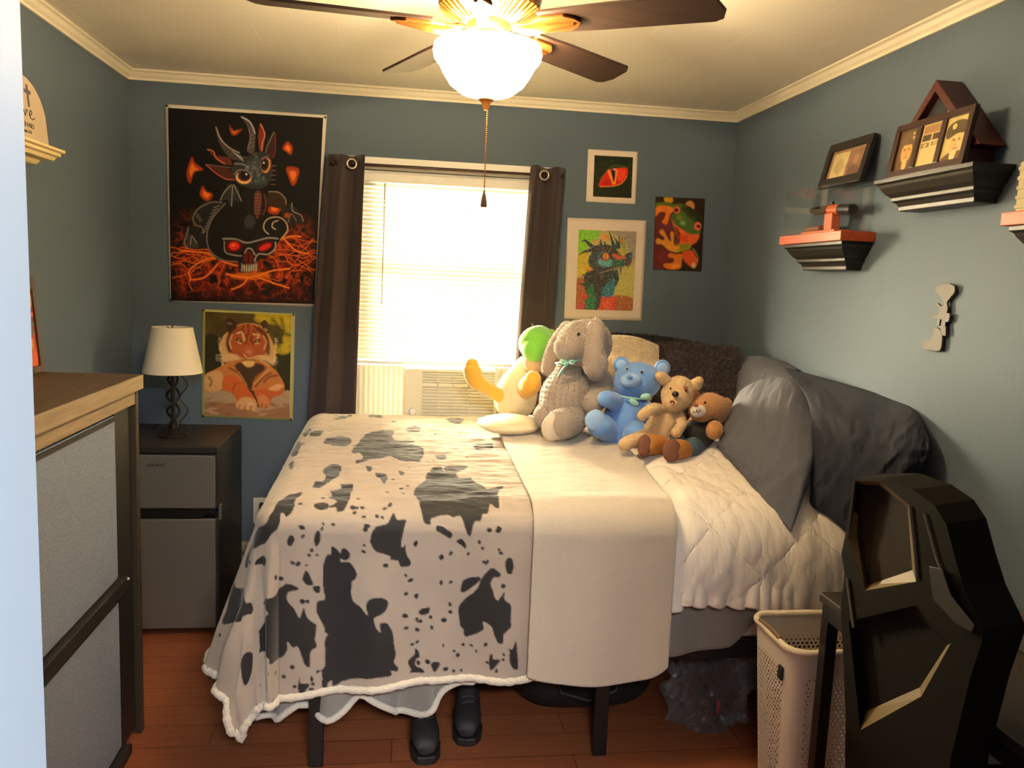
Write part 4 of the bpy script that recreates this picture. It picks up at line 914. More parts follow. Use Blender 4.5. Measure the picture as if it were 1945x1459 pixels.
o, Fg = puffy('cushion', [[(1120, 640, 3.66), (1165, 636, 3.62), (1210, 640, 3.60), (1252, 656, 3.58)],
                          [(1120, 680, 3.60), (1165, 680, 3.55), (1210, 682, 3.53), (1250, 692, 3.52)],
                          [(1120, 730, 3.56), (1165, 730, 3.50), (1210, 735, 3.48), (1240, 735, 3.46)],
                          [(1120, 800, 3.5), (1165, 800, 3.46), (1205, 800, 3.44), (1225, 790, 3.42)]], (0.1, 1, 0), 0.07, 0.05, m_crfur, 0.008, 15, parent=pg_, power=0.4)
tufts('pile', Fg, 3500, 0.008, m_crfur, pg_, 22, width=0.003)

# ------------------------------------------------------------------ plush toys on the bed
def pxm(Y, y=730): return (W(973, y, Y)-Vector((0, 0, CAMZ))).dot(CF)/F_PX
def limb(parent, name, pts, m, n=20, squash=None):
    b = MB(); b.blob([W(x, y, Y) for x, y, Y, r in pts], [r*pxm(Y) for x, y, Y, r in pts], n)
    return b.build(name, m, parent, smooth=180)
def ball(parent, name, x, y, Y, r, m, ry=None, rz=None, tilt=0.0, n=20):
    """ellipsoid: radii in picture units across, in depth and up"""
    s = pxm(Y); rd = (r*s, (ry if ry else r)*s, (rz if rz else r)*s)
    b = MB(); b.ell(W(x, y, Y), rd, Matrix.Rotation(tilt, 3, 'Y'), n, 14)
    return b.build(name, m, parent, smooth=180)
def fuzz(o, per_m2, length, width=0.0011, seed=3, droop=0.2):
    """short plush pile: fine blades added to the part's own mesh"""
    r = random.Random(seed); me = o.data; vs = [v.co.copy() for v in me.vertices]; nv = []; nf = []; base = len(vs)
    for p in me.polygons:
        n = p.area*per_m2; k = int(n)+(1 if r.random() < n-int(n) else 0)
        if k == 0: continue
        q = [vs[i] for i in p.vertices]
        for _ in range(k):
            a, b_, c_ = r.random(), r.random(), r.random(); w = [r.random()+1e-3 for _ in q]; t = sum(w)
            P = Vector((0, 0, 0))
            for wi, qi in zip(w, q): P += qi*(wi/t)
            d = (p.normal+Vector((a-.5, b_-.5, c_-.5-droop))*1.3).normalized()*length*(0.6+0.7*a)
            sd = d.cross(Vector((b_-.5, c_-.5, a-.5))).normalized()*width; i0 = base+len(nv)
            nv += [P-sd, P+sd, P+d]; nf.append((i0, i0+1, i0+2))
    fs = [tuple(p.vertices) for p in me.polygons]+nf; sm = [p.use_smooth for p in me.polygons]+[True]*len(nf)
    mats = list(me.materials); me.clear_geometry(); me.from_pydata([tuple(v) for v in vs+nv], [], fs); me.polygons.foreach_set('use_smooth', sm)
def plush(name, col, fuzz=0.5, sc=260): return mat(name, col, 0.9, 0, (sc, 0.05), (sc, fuzz, 0.004), 0.45)
m_bun = plush('grey_plush', rgb(168, 152, 138), 0.8, 230)
m_bsole = plush('pale_grey_plush', rgb(216, 200, 178), 0.6, 230)
m_mint = mat('mint_satin_ribbon', rgb(158, 214, 200), 0.4)
m_eye = mat('black_bead_eye', rgb(24, 16, 14), 0.15, coat=0.5)
m_bead = mat('brown_bead_eye', rgb(60, 34, 24), 0.2)
# big grey bunny
t = thing('plush_bunny', W(1085, 835, 3.2), 'large grey plush bunny with long floppy ears and mint ribbon', 'plush toy', None)
limb(t, 'body', [(1083, 708, 3.24, 30), (1076, 745, 3.22, 49), (1074, 778, 3.22, 50)], m_bun, 26)
limb(t, 'head', [(1117, 652, 3.22, 46), (1095, 654, 3.18, 44), (1078, 660, 3.13, 27)], m_bun, 26)
limb(t, 'ear', [(1133, 612, 3.16, 9), (1131, 626, 3.12, 19), (1128, 660, 3.08, 19), (1131, 695, 3.08, 24), (1132, 708, 3.09, 17)], m_bun)
limb(t, 'ear', [(1077, 624, 3.28, 14), (1058, 650, 3.32, 15), (1047, 680, 3.34, 16), (1042, 700, 3.36, 15)], m_bun)
limb(t, 'arm', [(1140, 722, 3.2, 22), (1142, 745, 3.13, 21), (1126, 766, 3.08, 21)], m_bun)
lg = limb(t, 'leg', [(1100, 786, 3.18, 24), (1082, 800, 3.12, 29), (1064, 806, 3.06, 30)], m_bun, 24)
ball(lg, 'foot_sole', 1050, 812, 3.035, 22, m_bsole, 12, 27, 0.1)
limb(t, 'leg', [(1058, 775, 3.28, 22), (1042, 786, 3.22, 26), (1036, 790, 3.2, 24)], m_bun)
ball(t, 'eye', 1099, 635, 3.08, 3.6, m_eye)
rb = MB(); s = pxm(3.12)
rb.tube([W(x, y, Y) for x, y, Y in ((1056, 690, 3.22), (1064, 690, 3.13), (1080, 688, 3.10), (1100, 683, 3.12), (1120, 678, 3.2))], 2.4*s, 6)
for pts in (((1080, 689, 3.08), (1066, 684, 3.07), (1060, 690, 3.07), (1070, 692, 3.07), (1080, 689, 3.07)), ((1080, 689, 3.08), (1086, 684, 3.08), (1092, 686, 3.08), (1087, 692, 3.08), (1080, 689, 3.08)), ((1080, 690, 3.08), (1068, 702, 3.09), (1060, 716, 3.11)), ((1079, 690, 3.08), (1070, 700, 3.085), (1066, 712, 3.1))):
    rb.tube([W(*p) for p in pts], 2.0*s, 6)
rb.build('ribbon_bow', m_mint, t, smooth=180)
# blue bear
m_blue = plush('periwinkle_blue_plush', rgb(104, 150, 214), 0.4)
m_bluel = plush('light_blue_plush', rgb(150, 186, 232), 0.3)
t = thing('plush_bear', W(1190, 850, 3.08), 'blue plush bear with mint ribbon sitting beside grey bunny', 'plush toy', None)
limb(t, 'body', [(1190, 765, 3.12, 34), (1186, 800, 3.1, 44), (1184, 818, 3.1, 42)], m_blue, 26)
hd = ball(t, 'head', 1210, 724, 3.1, 48, m_blue, 42, 38, -0.08, 26)
ball(t, 'muzzle', 1198, 722, 3.015, 21, m_bluel, 14, 15, -0.1)
ball(t, 'nose', 1196, 716, 2.985, 6, m_blue, 4, 4)
for x, y in ((1180, 693), (1258, 699)):
    e = ball(t, 'ear', x, y, 3.12, 16, m_blue, 8, 16)
    ball(e, 'ear_lining', x, y+1, 3.098, 11, m_bluel, 4, 11)
for x, y in ((1191, 700), (1219, 706)):
    e = ball(t, 'eye', x, y, 3.02, 3.6, mat('white_felt', rgb(230, 226, 220), 0.7), 2, 3.8)
    ball(e, 'pupil', x, y+0.4, 3.014, 2.4, m_eye, 2, 2.6)
limb(t, 'arm', [(1174, 768, 3.1, 17), (1160, 760, 3.04, 18), (1150, 758, 3.0, 16)], m_blue)
limb(t, 'arm', [(1222, 775, 3.08, 17), (1238, 785, 3.04, 17)], m_blue)
lg = limb(t, 'leg', [(1160, 822, 3.08, 24), (1140, 808, 3.02, 25)], m_blue)
ball(lg, 'foot_pad', 1130, 798, 2.985, 20, m_bluel, 8, 21, 0.25)
limb(t, 'leg', [(1200, 830, 3.06, 24), (1208, 822, 2.99, 24)], m_blue)
rb = MB(); s = pxm(3.0)
rb.tube([W(x, y, Y) for x, y, Y in ((1172, 752, 3.06), (1190, 755, 3.03), (1212, 758, 3.02), (1235, 758, 3.06))], 2.0*s, 6)
for cx, cy, tl in ((1226, 753, -0.2), (1204, 764, 0.5)): rb.ell(W(cx, cy, 2.99), (11*s, 3*s, 6*s), Matrix.Rotation(tl, 3, 'Y'), 12, 8)
rb.build('ribbon_bow', m_mint, t, smooth=180)
# tan dog
m_tan = plush('tan_plush', rgb(222, 186, 134), 0.7, 230)
m_brn = plush('brown_plush_patch', rgb(150, 84, 40), 0.5)
t = thing('plush_dog', W(1250, 860, 2.95), 'tan plush puppy with brown eye patch and open mouth', 'plush toy', None)
limb(t, 'body', [(1278, 778, 2.97, 20), (1262, 800, 2.95, 27), (1248, 826, 2.95, 30)], m_tan, 24)
limb(t, 'head', [(1290, 742, 2.97, 29), (1284, 754, 2.94, 30), (1279, 764, 2.91, 21)], m_tan, 24)
for pts in ([(1272, 730, 2.97, 8), (1262, 721, 2.96, 11), (1254, 714, 2.95, 9)], [(1308, 738, 2.97, 8), (1320, 731, 2.96, 12), (1327, 724, 2.95, 9)]): limb(t, 'ear', pts, m_tan, 16)
ball(t, 'eye_patch', 1302, 742, 2.905, 6, m_brn, 5, 9, -0.2)
ball(t, 'eye', 1303, 742, 2.89, 2.2, m_eye, 2, 2.4)
ball(t, 'eye', 1274, 738, 2.895, 2.0, m_eye, 2, 2.2)
ball(t, 'nose', 1283, 749, 2.865, 7, m_eye, 5, 6)
mo = ball(t, 'mouth', 1277, 764, 2.865, 5, mat('dark_red_felt', rgb(96, 30, 28), 0.8), 3, 3.5, 0.2)
ball(mo, 'tongue', 1277, 766, 2.86, 3, mat('pink_felt', rgb(214, 130, 110), 0.8), 2, 1.6, 0.2)
limb(t, 'arm', [(1256, 778, 2.93, 10), (1238, 777, 2.88, 11), (1220, 789, 2.86, 10)], m_tan, 16)
limb(t, 'arm', [(1290, 790, 2.93, 10), (1294, 806, 2.88, 10), (1284, 822, 2.86, 10)], m_tan, 16)
limb(t, 'leg', [(1232, 828, 2.92, 15), (1208, 834, 2.87, 13), (1188, 844, 2.84, 13)], m_tan, 16)
limb(t, 'leg', [(1262, 838, 2.92, 14), (1275, 846, 2.9, 13)], m_tan, 16)
# brown bear in clothes
m_honey = plush('honey_brown_plush', rgb(206, 146, 82), 0.8, 200)
m_snout = plush('cream_white_plush', rgb(238, 222, 200), 0.5)
m_shirt = mat('black_tee_fabric', rgb(26, 24, 24), 0.85)
m_jean = mat('blue_denim', rgb(66, 88, 104), 0.85, noise=(300, 0.25))
m_boot = mat('tan_boot_fabric', rgb(178, 118, 52), 0.8)
m_sole = mat('brown_felt_sole', rgb(118, 74, 56), 0.9, bump=(300, 0.3, 0.001))
t = thing('plush_bear', W(1320, 860, 2.95), 'honey brown plush bear in black shirt, jeans and tan boots', 'plush toy', None)
limb(t, 'body', [(1338, 800, 2.98, 24), (1326, 820, 2.96, 30), (1320, 836, 2.95, 30)], m_honey, 24)
limb(t, 'shirt', [(1340, 806, 2.975, 26), (1330, 820, 2.95, 32), (1324, 828, 2.94, 31)], m_shirt, 24)
limb(t, 'head', [(1358, 778, 2.99, 29), (1345, 776, 2.96, 31), (1332, 780, 2.93, 24)], m_honey, 24)
ball(t, 'muzzle', 1326, 781, 2.875, 16, m_snout, 10, 13)
ball(t, 'nose', 1322, 770, 2.845, 5.5, m_brn, 4, 4)
ball(t, 'eye', 1339, 765, 2.878, 2.8, m_eye, 2, 3)
mo = MB(); s = pxm(2.84); mo.tube([W(x, y, 2.838) for x, y in ((1316, 780), (1318, 784), (1322, 783), (1323, 777), (1324, 783), (1328, 783), (1331, 778))], 0.7*s, 5); mo.build('stitched_mouth', m_eye, t)
for x, y in ((1379, 768), (1318, 752)): ball(t, 'ear', x, y, 2.99, 12, m_honey, 7, 13)
sl_ = limb(t, 'sleeve', [(1348, 806, 2.93, 13), (1355, 812, 2.9, 15)], m_shirt, 16)
ball(t, 'paw', 1357, 817, 2.875, 17, m_honey, 14, 19)
for fx, fy, y0 in ((1224, 847, 2.80), (1276, 856, 2.77)):
    l_ = limb(t, 'jeans_leg', [(1322, 846, 2.93, 22), (1312, 852, 2.86, 20), (1303, 855, 2.84, 19)], m_jean, 18) if fx > 1250 else limb(t, 'jeans_leg', [(1300, 842, 2.95, 18), (1275, 846, 2.9, 16)], m_jean, 18)
    bo = limb(t, 'boot', [(fx+26 if fx > 1250 else fx+34, fy-1, y0+0.07, 18), (fx+14, fy-2, y0+0.035, 21), (fx+6, fy-2, y0+0.015, 20)], m_boot, 18)
    ball(bo, 'boot_sole', fx, fy, y0-0.012, 14 if fx < 1250 else 19, m_sole, 7, 23)
# green headed plush near the window
m_green = plush('lime_green_plush', rgb(120, 196, 66), 0.3)
m_yel = plush('golden_yellow_plush', rgb(232, 178, 62), 0.3)
m_cr2 = plush('cream_plush', rgb(238, 222, 180), 0.5)
m_jaw = plush('beige_plush', rgb(206, 182, 148), 0.4)
t = thing('plush_turtle', W(990, 770, 3.5), 'green headed plush with yellow feet sitting in front of window', 'plush toy', None)
limb(t, 'body', [(1000, 700, 3.56, 24), (985, 735, 3.53, 38), (978, 758, 3.52, 40)], m_cr2, 24)
limb(t, 'head', [(1024, 648, 3.54, 30), (1018, 655, 3.48, 34), (1016, 664, 3.45, 26)], m_green, 26)
limb(t, 'jaw', [(1026, 682, 3.52, 24), (1014, 686, 3.47, 22)], m_jaw, 20)
for x, y in ((1013, 617), (1021.5, 624)): ball(t, 'nostril', x, y, 3.475 if x > 1015 else 3.49, 2.8, m_eye, 3, 2.4)
e = ball(t, 'eye_bump', 1046, 634, 3.50, 9, m_green, 8, 9); ball(e, 'eye', 1051, 638, 3.475, 4, m_eye, 3, 4)
limb(t, 'foot', [(996, 742, 3.46, 18), (1008, 730, 3.40, 20), (1012, 720, 3.38, 16)], m_yel, 20)
limb(t, 'foot', [(950, 752, 3.48, 13), (926, 738, 3.45, 12), (904, 722, 3.43, 16), (897, 704, 3.42, 17), (896, 694, 3.42, 13)], m_yel, 20)
pd_ = MB(); pd_.ell((0.46, 3.33, 0.962), (0.135, 0.12, 0.036), Matrix.Rotation(0.06, 3, 'X'), 36, 14, lambda q: Vector((q.x*(1+0.05*math.sin(5*math.atan2(q.y, q.x))), q.y, q.z)))
tag(pd_.build('plush_cushion', m_cr2, smooth=180), 'flat cream fluffy pad lying between cow blanket and grey bunny', 'cushion')

for o in list(C.objects):
    if o.type != 'MESH' or o.parent is None or 'category' not in o.parent: continue
    nm = o.data.materials[0].name if o.data.materials else ''
    if nm in ('grey_plush', 'pale_grey_plush'): fuzz(o, 42000, 0.0062)
    elif nm in ('tan_plush', 'honey_brown_plush'): fuzz(o, 60000, 0.0045, 0.0009)
    elif nm in ('cream_plush', 'beige_plush'): fuzz(o, 30000, 0.006)

# ------------------------------------------------------------------ prints: painted on a fine mesh in the print's own coordinates
class Canvas:
    """paints flat colours; tl, tr, bl are the corners in the working frame of the strokes"""
    def __init__(s, tl, tr, bl, w, h, bgc):
        s.o = np.array(tl, float); s.e = np.linalg.inv(np.array([np.array(tr, float)-s.o, np.array(bl, float)-s.o]).T)
        s.w, s.h = w, h; s.a = np.tile(np.array(bgc, float), (h, w, 1)); s.k = w/np.linalg.norm(np.array(tr, float)-s.o)
        s.X, s.Y = np.meshgrid(np.arange(w), np.arange(h))
    def T(s, P):
        q = (np.array(P, float)-s.o) @ s.e.T
        return q*np.array([s.w-1, s.h-1])
    def box(s, P, pad):
        lo = np.floor(P.min(0)-pad).astype(int); hi = np.ceil(P.max(0)+pad).astype(int)+1
        return max(lo[0], 0), min(hi[0], s.w), max(lo[1], 0), min(hi[1], s.h)
    def mix(s, b, m, col):
        x0, x1, y0, y1 = b; m = m[..., None]; s.a[y0:y1, x0:x1] = s.a[y0:y1, x0:x1]*(1-m)+np.array(col)*m
    def poly(s, P, col, alpha=1.0, smooth=True, soft=0.0):
        Q = s.T(P)
        if smooth: Q = smooth_closed(Q, 6)
        b = s.box(Q, 2+soft*2); x0, x1, y0, y1 = b
        if x1 <= x0 or y1 <= y0: return s
        m = 0
        for dx, dy in ((-.25, -.25), (.25, -.25), (-.25, .25), (.25, .25)): m = m+inside(Q, s.X[y0:y1, x0:x1]+dx, s.Y[y0:y1, x0:x1]+dy)/4.0
        if soft:
            for _ in range(int(soft)):
                p = np.pad(m, 1, mode='edge'); m = (p[:-2, 1:-1]+p[2:, 1:-1]+p[1:-1, :-2]+p[1:-1, 2:]+m*2)/6
        s.mix(b, m*alpha, col); return s
    def stroke(s, P, wd, col, alpha=1.0, smooth=True, soft=1.0):
        Q = s.T(P); n = len(Q)
        ws = np.array([wd]*n if isinstance(wd, (int, float)) else list(wd), float)*s.k/2
        if smooth and n > 2:
            D = []; E = []
            for i in range(n-1):
                p0 = Q[max(i-1, 0)]; p1 = Q[i]; p2 = Q[i+1]; p3 = Q[min(i+2, n-1)]
                for t in np.arange(5)/5: D.append(0.5*((2*p1)+(p2-p0)*t+(2*p0-5*p1+4*p2-p3)*t*t+(3*p1-p0-3*p2+p3)*t**3)); E.append(ws[i]*(1-t)+ws[i+1]*t)
            D.append(Q[-1]); E.append(ws[-1]); Q = np.array(D); ws = np.array(E)
        b = s.box(Q, ws.max()+2); x0, x1, y0, y1 = b
        if x1 <= x0 or y1 <= y0: return s
        X = s.X[y0:y1, x0:x1]; Y = s.Y[y0:y1, x0:x1]; m = np.zeros(X.shape)
        for i in range(len(Q)-1):
            a, c = Q[i], Q[i+1]; d = c-a; L = max(d @ d, 1e-9); t = np.clip(((X-a[0])*d[0]+(Y-a[1])*d[1])/L, 0, 1)
            dist = np.hypot(X-a[0]-d[0]*t, Y-a[1]-d[1]*t); w = ws[i]*(1-t)+ws[i+1]*t
            m = np.maximum(m, np.clip((w-dist)/soft+0.5, 0, 1)*np.minimum(1, w*2+0.15))
        s.mix(b, m*alpha, col); return s
    def ell(s, cx, cy, rx, ry, col, rot=0.0, alpha=1.0, soft=0.0):
        return s.poly([(cx+rx*math.cos(t)*math.cos(rot)-ry*math.sin(t)*math.sin(rot), cy+rx*math.cos(t)*math.sin(rot)+ry*math.sin(t)*math.cos(rot)) for t in np.arange(16)*2*PI/16], col, alpha, True, soft)
    def noise(s, sx, sy, amt, seed=1):
        n = fbm(s.X/s.w*sx, s.Y/s.h*sy, seed, 4); s.a *= (1+amt*(n-0.5)*2)[..., None]; return s
    def grain(s, amt, seed=1):
        r = np.random.RandomState(seed).rand(s.h, s.w); s.a *= (1+amt*(r-0.5)*2)[..., None]; return s
def hang(cv, tl, tr, bl, br, name, m, parent, off=0.0015, y=4.0, curve=None):
    """canvas onto the back wall between four wall points"""
    p = [W(*q, y) for q in (tl, tr, bl, br)]
    u = np.linspace(0, 1, cv.w); v = np.linspace(0, 1, cv.h); U, T = np.meshgrid(u, v)
    P = [np.array(q) for q in p]
    V = P[0]*((1-U)*(1-T))[..., None]+P[1]*(U*(1-T))[..., None]+P[2]*((1-U)*T)[..., None]+P[3]*(U*T)[..., None]
    V[..., 1] = y-off-(curve(U, T) if curve else 0)
    return link(name, grid_mesh(name, V, np.clip(cv.a, 0, 1)), m, parent)
def sheet(tl, tr, bl, br, t, name, m, parent, y=4.0, curve=None, pad=0):
    p = [W(*q, y) for q in (tl, tr, bl, br)]; n = 24
    U, T = np.meshgrid(np.linspace(0, 1, n), np.linspace(0, 1, n)); P = [np.array(q) for q in p]
    V = P[0]*((1-U)*(1-T))[..., None]+P[1]*(U*(1-T))[..., None]+P[2]*((1-U)*T)[..., None]+P[3]*(U*T)[..., None]
    V[..., 1] = y-0.0006-(curve(U, T) if curve else 0)
    o = link(name, grid_mesh(name, V), m, parent)
    so = o.modifiers.new('thick', 'SOLIDIFY'); so.thickness = t; so.offset = 0
    return o
def wthing(name, tl, br, label, cat):
    a, b = W(*tl, 4.0), W(*br, 4.0)
    return thing(name, ((a.x+b.x)/2, 4.0, b.z), label, cat)
m_paper = mat('white_poster_paper', rgb(226, 216, 202), 0.6)
m_mat_board = mat('white_mat_board', rgb(226, 208, 192), 0.7)
m_pin = mat('black_push_pin', rgb(20, 18, 18), 0.4)
def pin(parent, x, y):
    p = W(x, y, 3.998); b = MB(); b.M = Matrix.Translation(p) @ Matrix.Rotation(PI/2, 4, 'X'); b.lathe([(0.005, -0.002), (0.005, 0.004), (0.003, 0.006), (0, 0.006)], n=10); b.build('push_pin', m_pin, parent)
m_print = paint_mat('poster_print', 0.6, spec=0.2)
m_glit = paint_mat('glitter_print', 0.35, bump=(900, 0.8, 0.003), spec=0.8)
G = 1.0
def c(r, g, b, k=1.0): return tuple(min(1.0, s2l(v)*k) for v in (r, g, b))

# ---- dragon poster: strokes in a frame of 1167 x 1459
cv = Canvas((36, 56), (1110, 124), (56, 1392), 270, 336, c(9, 8, 8))
# lava glow and lightning over the lower part
gy = np.clip((cv.Y/cv.h-0.50)/0.2, 0, 1)*np.clip((1.0-cv.Y/cv.h)/0.13, 0, 1)
edge_x = np.clip(np.minimum(cv.X/cv.w, 1-cv.X/cv.w)/0.10, 0, 1)
lav = fbm(cv.X/11.0, cv.Y/11.0, 4, 4)
rid = np.exp(-np.abs(fbm(cv.X/16.0, cv.Y/14.0, 9, 4)-0.5)*34)
cv.a += (gy*edge_x*(np.clip(lav-0.36, 0, 1)*1.1))[..., None]*np.array(c(190, 46, 18))+(gy*edge_x*rid*0.7)[..., None]*np.array(c(225, 80, 20))
rl_ = random.Random(3)
for k in range(46):
    x = rl_.uniform(90, 1050); y = rl_.uniform(960, 1250); a = rl_.uniform(-0.6, 0.6)+(PI if x < 560 else 0); P = [(x, y)]
    for i in range(rl_.randint(5, 9)):
        a += rl_.uniform(-0.7, 0.7); x += 34*math.cos(a); y += 26*math.sin(a)+3; P.append((x, y))
    if max(p[1] for p in P) < 1350 and min(p[1] for p in P) > 880:
        cv.stroke(P, 11, c(150, 40, 14), 0.5, soft=2); cv.stroke(P, [5]+[3.5]*(len(P)-1), c(250, 120, 30), 0.9)
for P in ([(130, 1040), (260, 1056), (330, 1068), (440, 1130), (540, 1160)], [(200, 1250), (190, 1180), (300, 1110), (400, 1100)], [(190, 1250), (300, 1235), (400, 1140)], [(840, 985), (930, 960), (1000, 965)], [(860, 960), (960, 1060), (1060, 1090)], [(460, 1215), (560, 1240), (660, 1245), (800, 1205), (930, 1195)], [(700, 1250), (800, 1290), (930, 1335)], [(620, 1250), (580, 1300), (500, 1330)]):
    cv.stroke(P, 16, c(200, 60, 14), 0.6, soft=2); cv.stroke(P, 7, c(255, 150, 40), 0.95)
cv.ell(640, 1235, 150, 26, c(255, 130, 30), 0, 0.55, 6)
# floating embers
for P in ([(455, 170), (470, 205), (490, 222), (545, 200), (520, 228), (490, 246), (465, 220)], [(205, 390), (220, 430), (280, 478), (230, 490), (205, 520), (190, 575), (165, 510), (180, 440)], [(280, 590), (300, 625), (350, 650), (330, 690), (300, 695), (260, 650)], [(865, 290), (905, 330), (895, 380), (860, 360), (835, 335)], [(870, 470), (955, 480), (950, 560), (920, 600), (890, 545)], [(760, 740), (810, 700), (850, 730), (830, 790), (790, 800), (750, 780)]):
    cv.poly(P, c(170, 60, 18), 0.9, True, 2); q = np.array(P); m_ = q.mean(0); cv.poly((q-m_)*0.55+m_, c(240, 120, 36), 0.9, True, 2)
# coiled body, tail and wing behind the skull
cv.poly([(300, 700), (400, 705), (420, 760), (330, 900), (330, 1020), (220, 1030), (150, 1000), (160, 880), (240, 870), (200, 820), (230, 760)], c(30, 28, 28))
cv.stroke([(420, 712), (340, 706), (250, 750), (212, 810), (230, 860), (275, 880), (285, 920)], 10, c(120, 112, 104), 0.8); cv.stroke([(240, 790), (265, 830)], 22, c(86, 92, 70), 0.7, soft=3)
for k in range(9): cv.stroke([(400-k*12, 730+k*22), (360-k*10, 745+k*22)], 6, c(150, 140, 130), 0.75)
cv.poly([(170, 900), (200, 940), (240, 975), (250, 1020), (170, 1020), (145, 970)], c(58, 54, 50)); cv.stroke([(180, 880), (165, 940), (150, 985), (175, 1025)], 7, c(140, 132, 120), 0.8); cv.stroke([(195, 1000), (205, 940), (240, 990)], 6, c(170, 160, 150), 0.7)
cv.poly([(860, 740), (930, 740), (1015, 850), (960, 870), (880, 870), (850, 800)], c(34, 30, 30)); cv.stroke([(920, 725), (930, 780), (990, 810), (1010, 855)], 8, c(150, 138, 126), 0.8); cv.stroke([(900, 860), (920, 800), (960, 850)], 6, c(140, 128, 118), 0.7); cv.ell(890, 810, 22, 18, c(190, 70, 30), 0, 0.8, 2)
# skull
cv.poly([(440, 700), (540, 690), (600, 790), (640, 830), (700, 800), (820, 830), (890, 900), (850, 980), (815, 1040), (760, 1100), (690, 1130), (660, 1200), (560, 1195), (540, 1130), (420, 1120), (340, 1060), (310, 960), (330, 850)], c(20, 19, 20))
cv.stroke([(440, 715), (345, 830), (312, 950), (340, 1050), (430, 1115), (530, 1130)], 8, c(130, 122, 116), 0.8); cv.stroke([(430, 965), (520, 970), (600, 998), (680, 985), (760, 968), (830, 975)], 12, c(150, 146, 138), 0.85)
cv.stroke([(815, 1000), (810, 1050), (760, 1085), (690, 1082), (665, 1130)], 8, c(190, 180, 160), 0.85); cv.stroke([(440, 985), (450, 1060), (520, 1085), (570, 1090)], 8, c(170, 160, 146), 0.8)
cv.ell(510, 1020, 68, 44, c(70, 10, 8), 0.05, 1, 3); cv.ell(512, 1018, 40, 30, c(222, 40, 28), 0, 1, 3); cv.ell(505, 1012, 16, 12, c(255, 110, 80), 0, .8, 2)
cv.ell(738, 1025, 66, 36, c(70, 10, 8), -0.3, 1, 3); cv.ell(740, 1032, 46, 20, c(214, 36, 26), -0.4, 1, 3)
cv.poly([(590, 1075), (620, 1060), (650, 1080), (660, 1120), (640, 1150), (600, 1150), (582, 1115)], c(92, 20, 16)); cv.stroke([(618, 1080), (620, 1140)], 10, c(30, 10, 8)); cv.stroke([(590, 1070), (610, 1040), (640, 1045), (665, 1085)], 10, c(170, 164, 150), 0.8)
cv.poly([(565, 1140), (600, 1165), (640, 1165), (680, 1130), (690, 1180), (640, 1205), (590, 1200)], c(110, 96, 84))
for k in range(7): cv.stroke([(575+k*17, 1158), (572+k*18, 1200)], 9, c(196, 182, 160), 0.9)
cv.stroke([(760, 940), (728, 910), (725, 865), (760, 828), (830, 822), (885, 860), (898, 920), (860, 970)], 8, c(200, 176, 140), 0.9); cv.stroke([(825, 845), (790, 860), (785, 890), (810, 908)], 7, c(220, 196, 160), 0.9)
# little dragon: wings, body, head
cv.poly([(760, 640), (830, 650), (875, 710), (860, 760), (760, 740), (735, 690)], c(52, 34, 26)); cv.stroke([(750, 640), (820, 645), (870, 690), (878, 730)], 8, c(150, 140, 118), 0.8)
cv.poly([(460, 580), (520, 600), (555, 700), (500, 700), (480, 735), (450, 690), (405, 700), (430, 640)], c(44, 44, 42))
for P in ([(480, 590), (430, 640), (405, 695)], [(490, 590), (485, 735)], [(500, 590), (555, 700)]): cv.stroke(P, 7, c(150, 148, 136), 0.8)
cv.poly([(560, 640), (640, 620), (720, 640), (735, 760), (700, 830), (610, 820), (570, 740)], c(26, 22, 22)); cv.poly([(655, 640), (690, 640), (700, 720), (680, 830), (655, 790), (645, 700)], c(96, 52, 46))
for k in range(7): cv.stroke([(652, 660+k*22), (695, 658+k*22)], 6, c(150, 90, 78), 0.7)
cv.stroke([(720, 660), (735, 740), (715, 800)], 10, c(110, 60, 54), 0.8); cv.ell(620, 850, 40, 50, c(62, 60, 60), 0, .8, 3)
cv.poly([(300, 445), (400, 455), (480, 490), (505, 550), (440, 545), (380, 510)], c(74, 34, 28)); cv.stroke([(300, 445), (370, 505), (440, 545), (500, 552)], 9, c(176, 86, 70), 0.85); cv.stroke([(310, 445), (410, 460), (480, 470)], 7, c(110, 90, 84), 0.8)
cv.poly([(310, 340), (370, 380), (460, 400), (480, 450), (420, 440), (370, 410)], c(96, 40, 28)); cv.stroke([(310, 340), (350, 355), (370, 400), (430, 440)], 8, c(210, 120, 80), 0.85)
cv.poly([(672, 165), (700, 230), (700, 320), (680, 360), (665, 310), (660, 240)], c(120, 44, 34)); cv.stroke([(675, 168), (705, 240), (690, 300), (690, 350)], 8, c(220, 140, 100), 0.8)
cv.poly([(772, 215), (780, 330), (765, 410), (730, 380), (720, 320), (750, 260)], c(58, 26, 24)); cv.stroke([(768, 225), (725, 320), (715, 370)], 7, c(120, 128, 112), 0.8); cv.stroke([(775, 230), (785, 340), (770, 400)], 7, c(140, 50, 44), 0.8)
cv.poly([(480, 470), (520, 420), (590, 390), (660, 360), (720, 370), (760, 420), (770, 520), (740, 590), (680, 620), (600, 610), (530, 580), (490, 530)], c(46, 46, 48))
cv.ell(650, 470, 60, 70, c(70, 74, 76), 0.1, .7, 6); cv.ell(680, 560, 50, 30, c(66, 84, 84), 0, .7, 5)
for k in range(60): cv.ell(rl_.gauss(650, 45), rl_.gauss(470, 55), 6, 5, c(128, 132, 132), 0, 0.5)
cv.poly([(362, 185), (380, 240), (420, 300), (480, 350), (540, 380), (560, 410), (480, 410), (420, 350), (380, 270)], c(70, 60, 60)); cv.stroke([(365, 190), (400, 270), (460, 330), (530, 365)], 9, c(170, 150, 146), 0.85)
